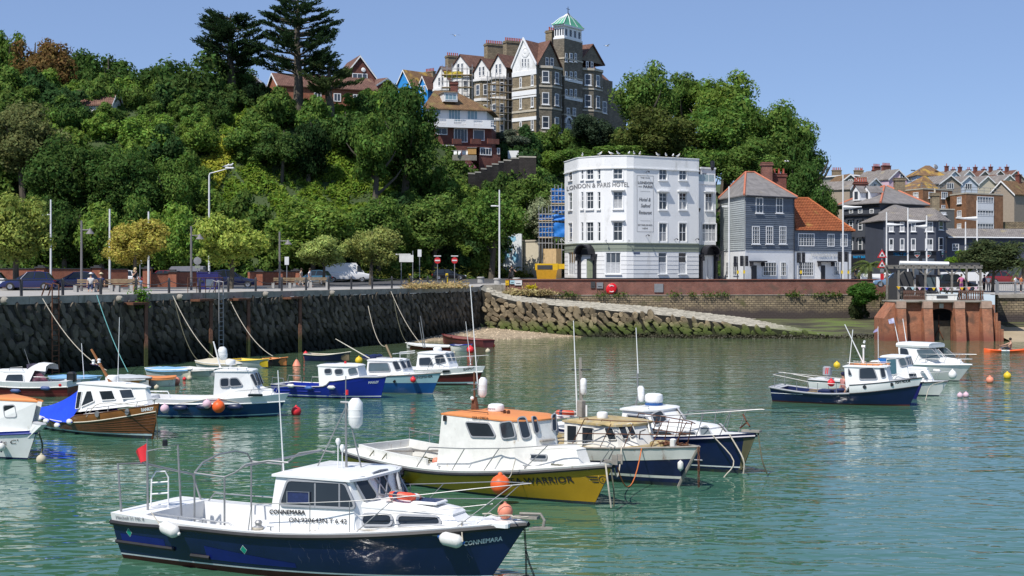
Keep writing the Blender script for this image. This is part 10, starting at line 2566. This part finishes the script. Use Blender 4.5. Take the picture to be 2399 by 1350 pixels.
# ---------------------------------------------------------------- buoys afloat
for args in[('red mooring buoy right of the blue boat bow',694,964,12,bf),('dirty white mooring buoy below the left edge boat bow',97,1077,12,bD),('cream mooring buoy beside the orange dinghy',656,850,10,bD),('salmon mooring buoy by the orange rimmed dinghy',412,893,10,bG),('tiny red float between salmon and cream buoys',432,888,4.5,bf),('small cream float right of the tiny red one',444,886,6.5,bD),('red float at the bow of the navy dinghy',716,829,5.5,bf),('yellow oblong buoy behind the royal blue wheelhouse',841,845,9,bu),('orange float right of the pink ball by the beach',1155,810,5,by),('cream float below the orange one by the beach',1143,823,6,bD),('bright pink ball buoy by the white and maroon boat',1102,820,9,bf),('small white float left of the pink ball',1064,827,3.5,bD),('salmon buoy left of the yellow one on the right',2319,891,9,bG),('yellow buoy near the right edge',2360,881,9,bu),('left one of the twin pink floats on the right',2249,927,7,a8),('right one of the twin pink floats on the right',2263,926,7,a8),('cream ball in front of the yellow rimmed dinghy',547,849,7,bD),('pale float behind the wooden boat cabin',367,908,6,bD)]:
 floating(*args)
t=thing('mooring_buoy','orange cone shaped buoy left of the navy dinghy','buoy',(W(695,853,dep(858)).x,dep(858),.02),0,'mooring buoys on the water')
MB().lathe([(.28,0),(.2,.2),(.06,.42)],n=10).bd('cone',bG,t,1,w=0);MB().lathe([(.05,.42),(.02,.55)],n=6).bd('eye',aU,t,w=0)
# ------------------------------------------------------------------ kayak and boatman
q=dZ.M@V((dZ.x(1978,-.3),-.35,.18))
person('boatman in a navy cap and pink top stooping in the open sterned boat',q,-1.2,'sit',a3('salmon',(.55,.25,.22)),cn_,(.01,.012,.05),1.65)
dk=dep(826);kx=lambda px:W(px,0,dk).x
ky=thing('kayak','orange and white sit on kayak by the right edge','kayak',(kx(2356),dk,0));Lk=(kx(2412)-kx(2310))/2
def c6(a,b,n=8):
 g=[]
 for i in range(n+1):
  f=af(a,b,i/n);ww=.36*(1-abs(f)**2.4)+.01;zt=.2+.14*f*f;g.append([V((f*Lk,-ww,.14+.1*f*f)),V((f*Lk,-ww*.6,-.06)),V((f*Lk,ww*.6,-.06)),V((f*Lk,ww,.14+.1*f*f)),V((f*Lk,ww*.6,zt)),V((f*Lk,-ww*.6,zt))])
 return g
MB().loft(c6(-1,-.25),1,1,1).bd('bow',by,ky,1,w=0);MB().loft(c6(-.25,.12),1,1,1).bd('midship',aa,ky,1,w=0);MB().loft(c6(.12,1),1,1,1).bd('stern',by,ky,1,w=0)
person('bare chested paddler sitting on the orange kayak',(kx(2366),dk,.12),-PI/2+.1,'kayak',None,a3('shorts',(.08,.08,.1)),(.03,.02,.015),1.75,[(V((-.3,-.3,.45)),V((-.28,-.6,.4))),(V((.3,-.3,.4)),V((.28,-.62,.36)))])
pd_=thing('paddle','dark paddle held by the kayaker','paddle',(kx(2350),dk,.5));MB().cyl((-.0,-1,.1),(-.0,1,-.05),.018,n=5).bd('shaft',aJ,pd_,w=0)
for s_ in(-1,1):MB().prism([(-.1,s_*.95,-.03*s_+.02),(.1,s_*.95,-.03*s_+.02),(.07,s_*1.4,-.04*s_+.02),(-.07,s_*1.4,-.04*s_+.02)],(0,0,.03)).bd('blade',aJ,pd_,w=0)
# ------------------------------------------------------------------ like things told apart by their place, left to right
from collections import defaultdict
d3=defaultdict(list)
for o in scene.objects:
 if o.parent is None and o.get('label')and not o.get('kind'):d3[o['label']].append(o)
ORD='leftmost second third fourth fifth sixth seventh eighth ninth tenth eleventh twelfth thirteenth fourteenth fifteenth sixteenth seventeenth eighteenth nineteenth twentieth'.split()
for lab,os_ in d3.items():
 if len(os_)>1:
  os_.sort(key=lambda o:o.location.x/max(1,o.location.y))
  for i,o in enumerate(os_):o['label']=lab+(', leftmost of its kind' if i==0 else ', %s from the left'%ORD[min(i,19)])
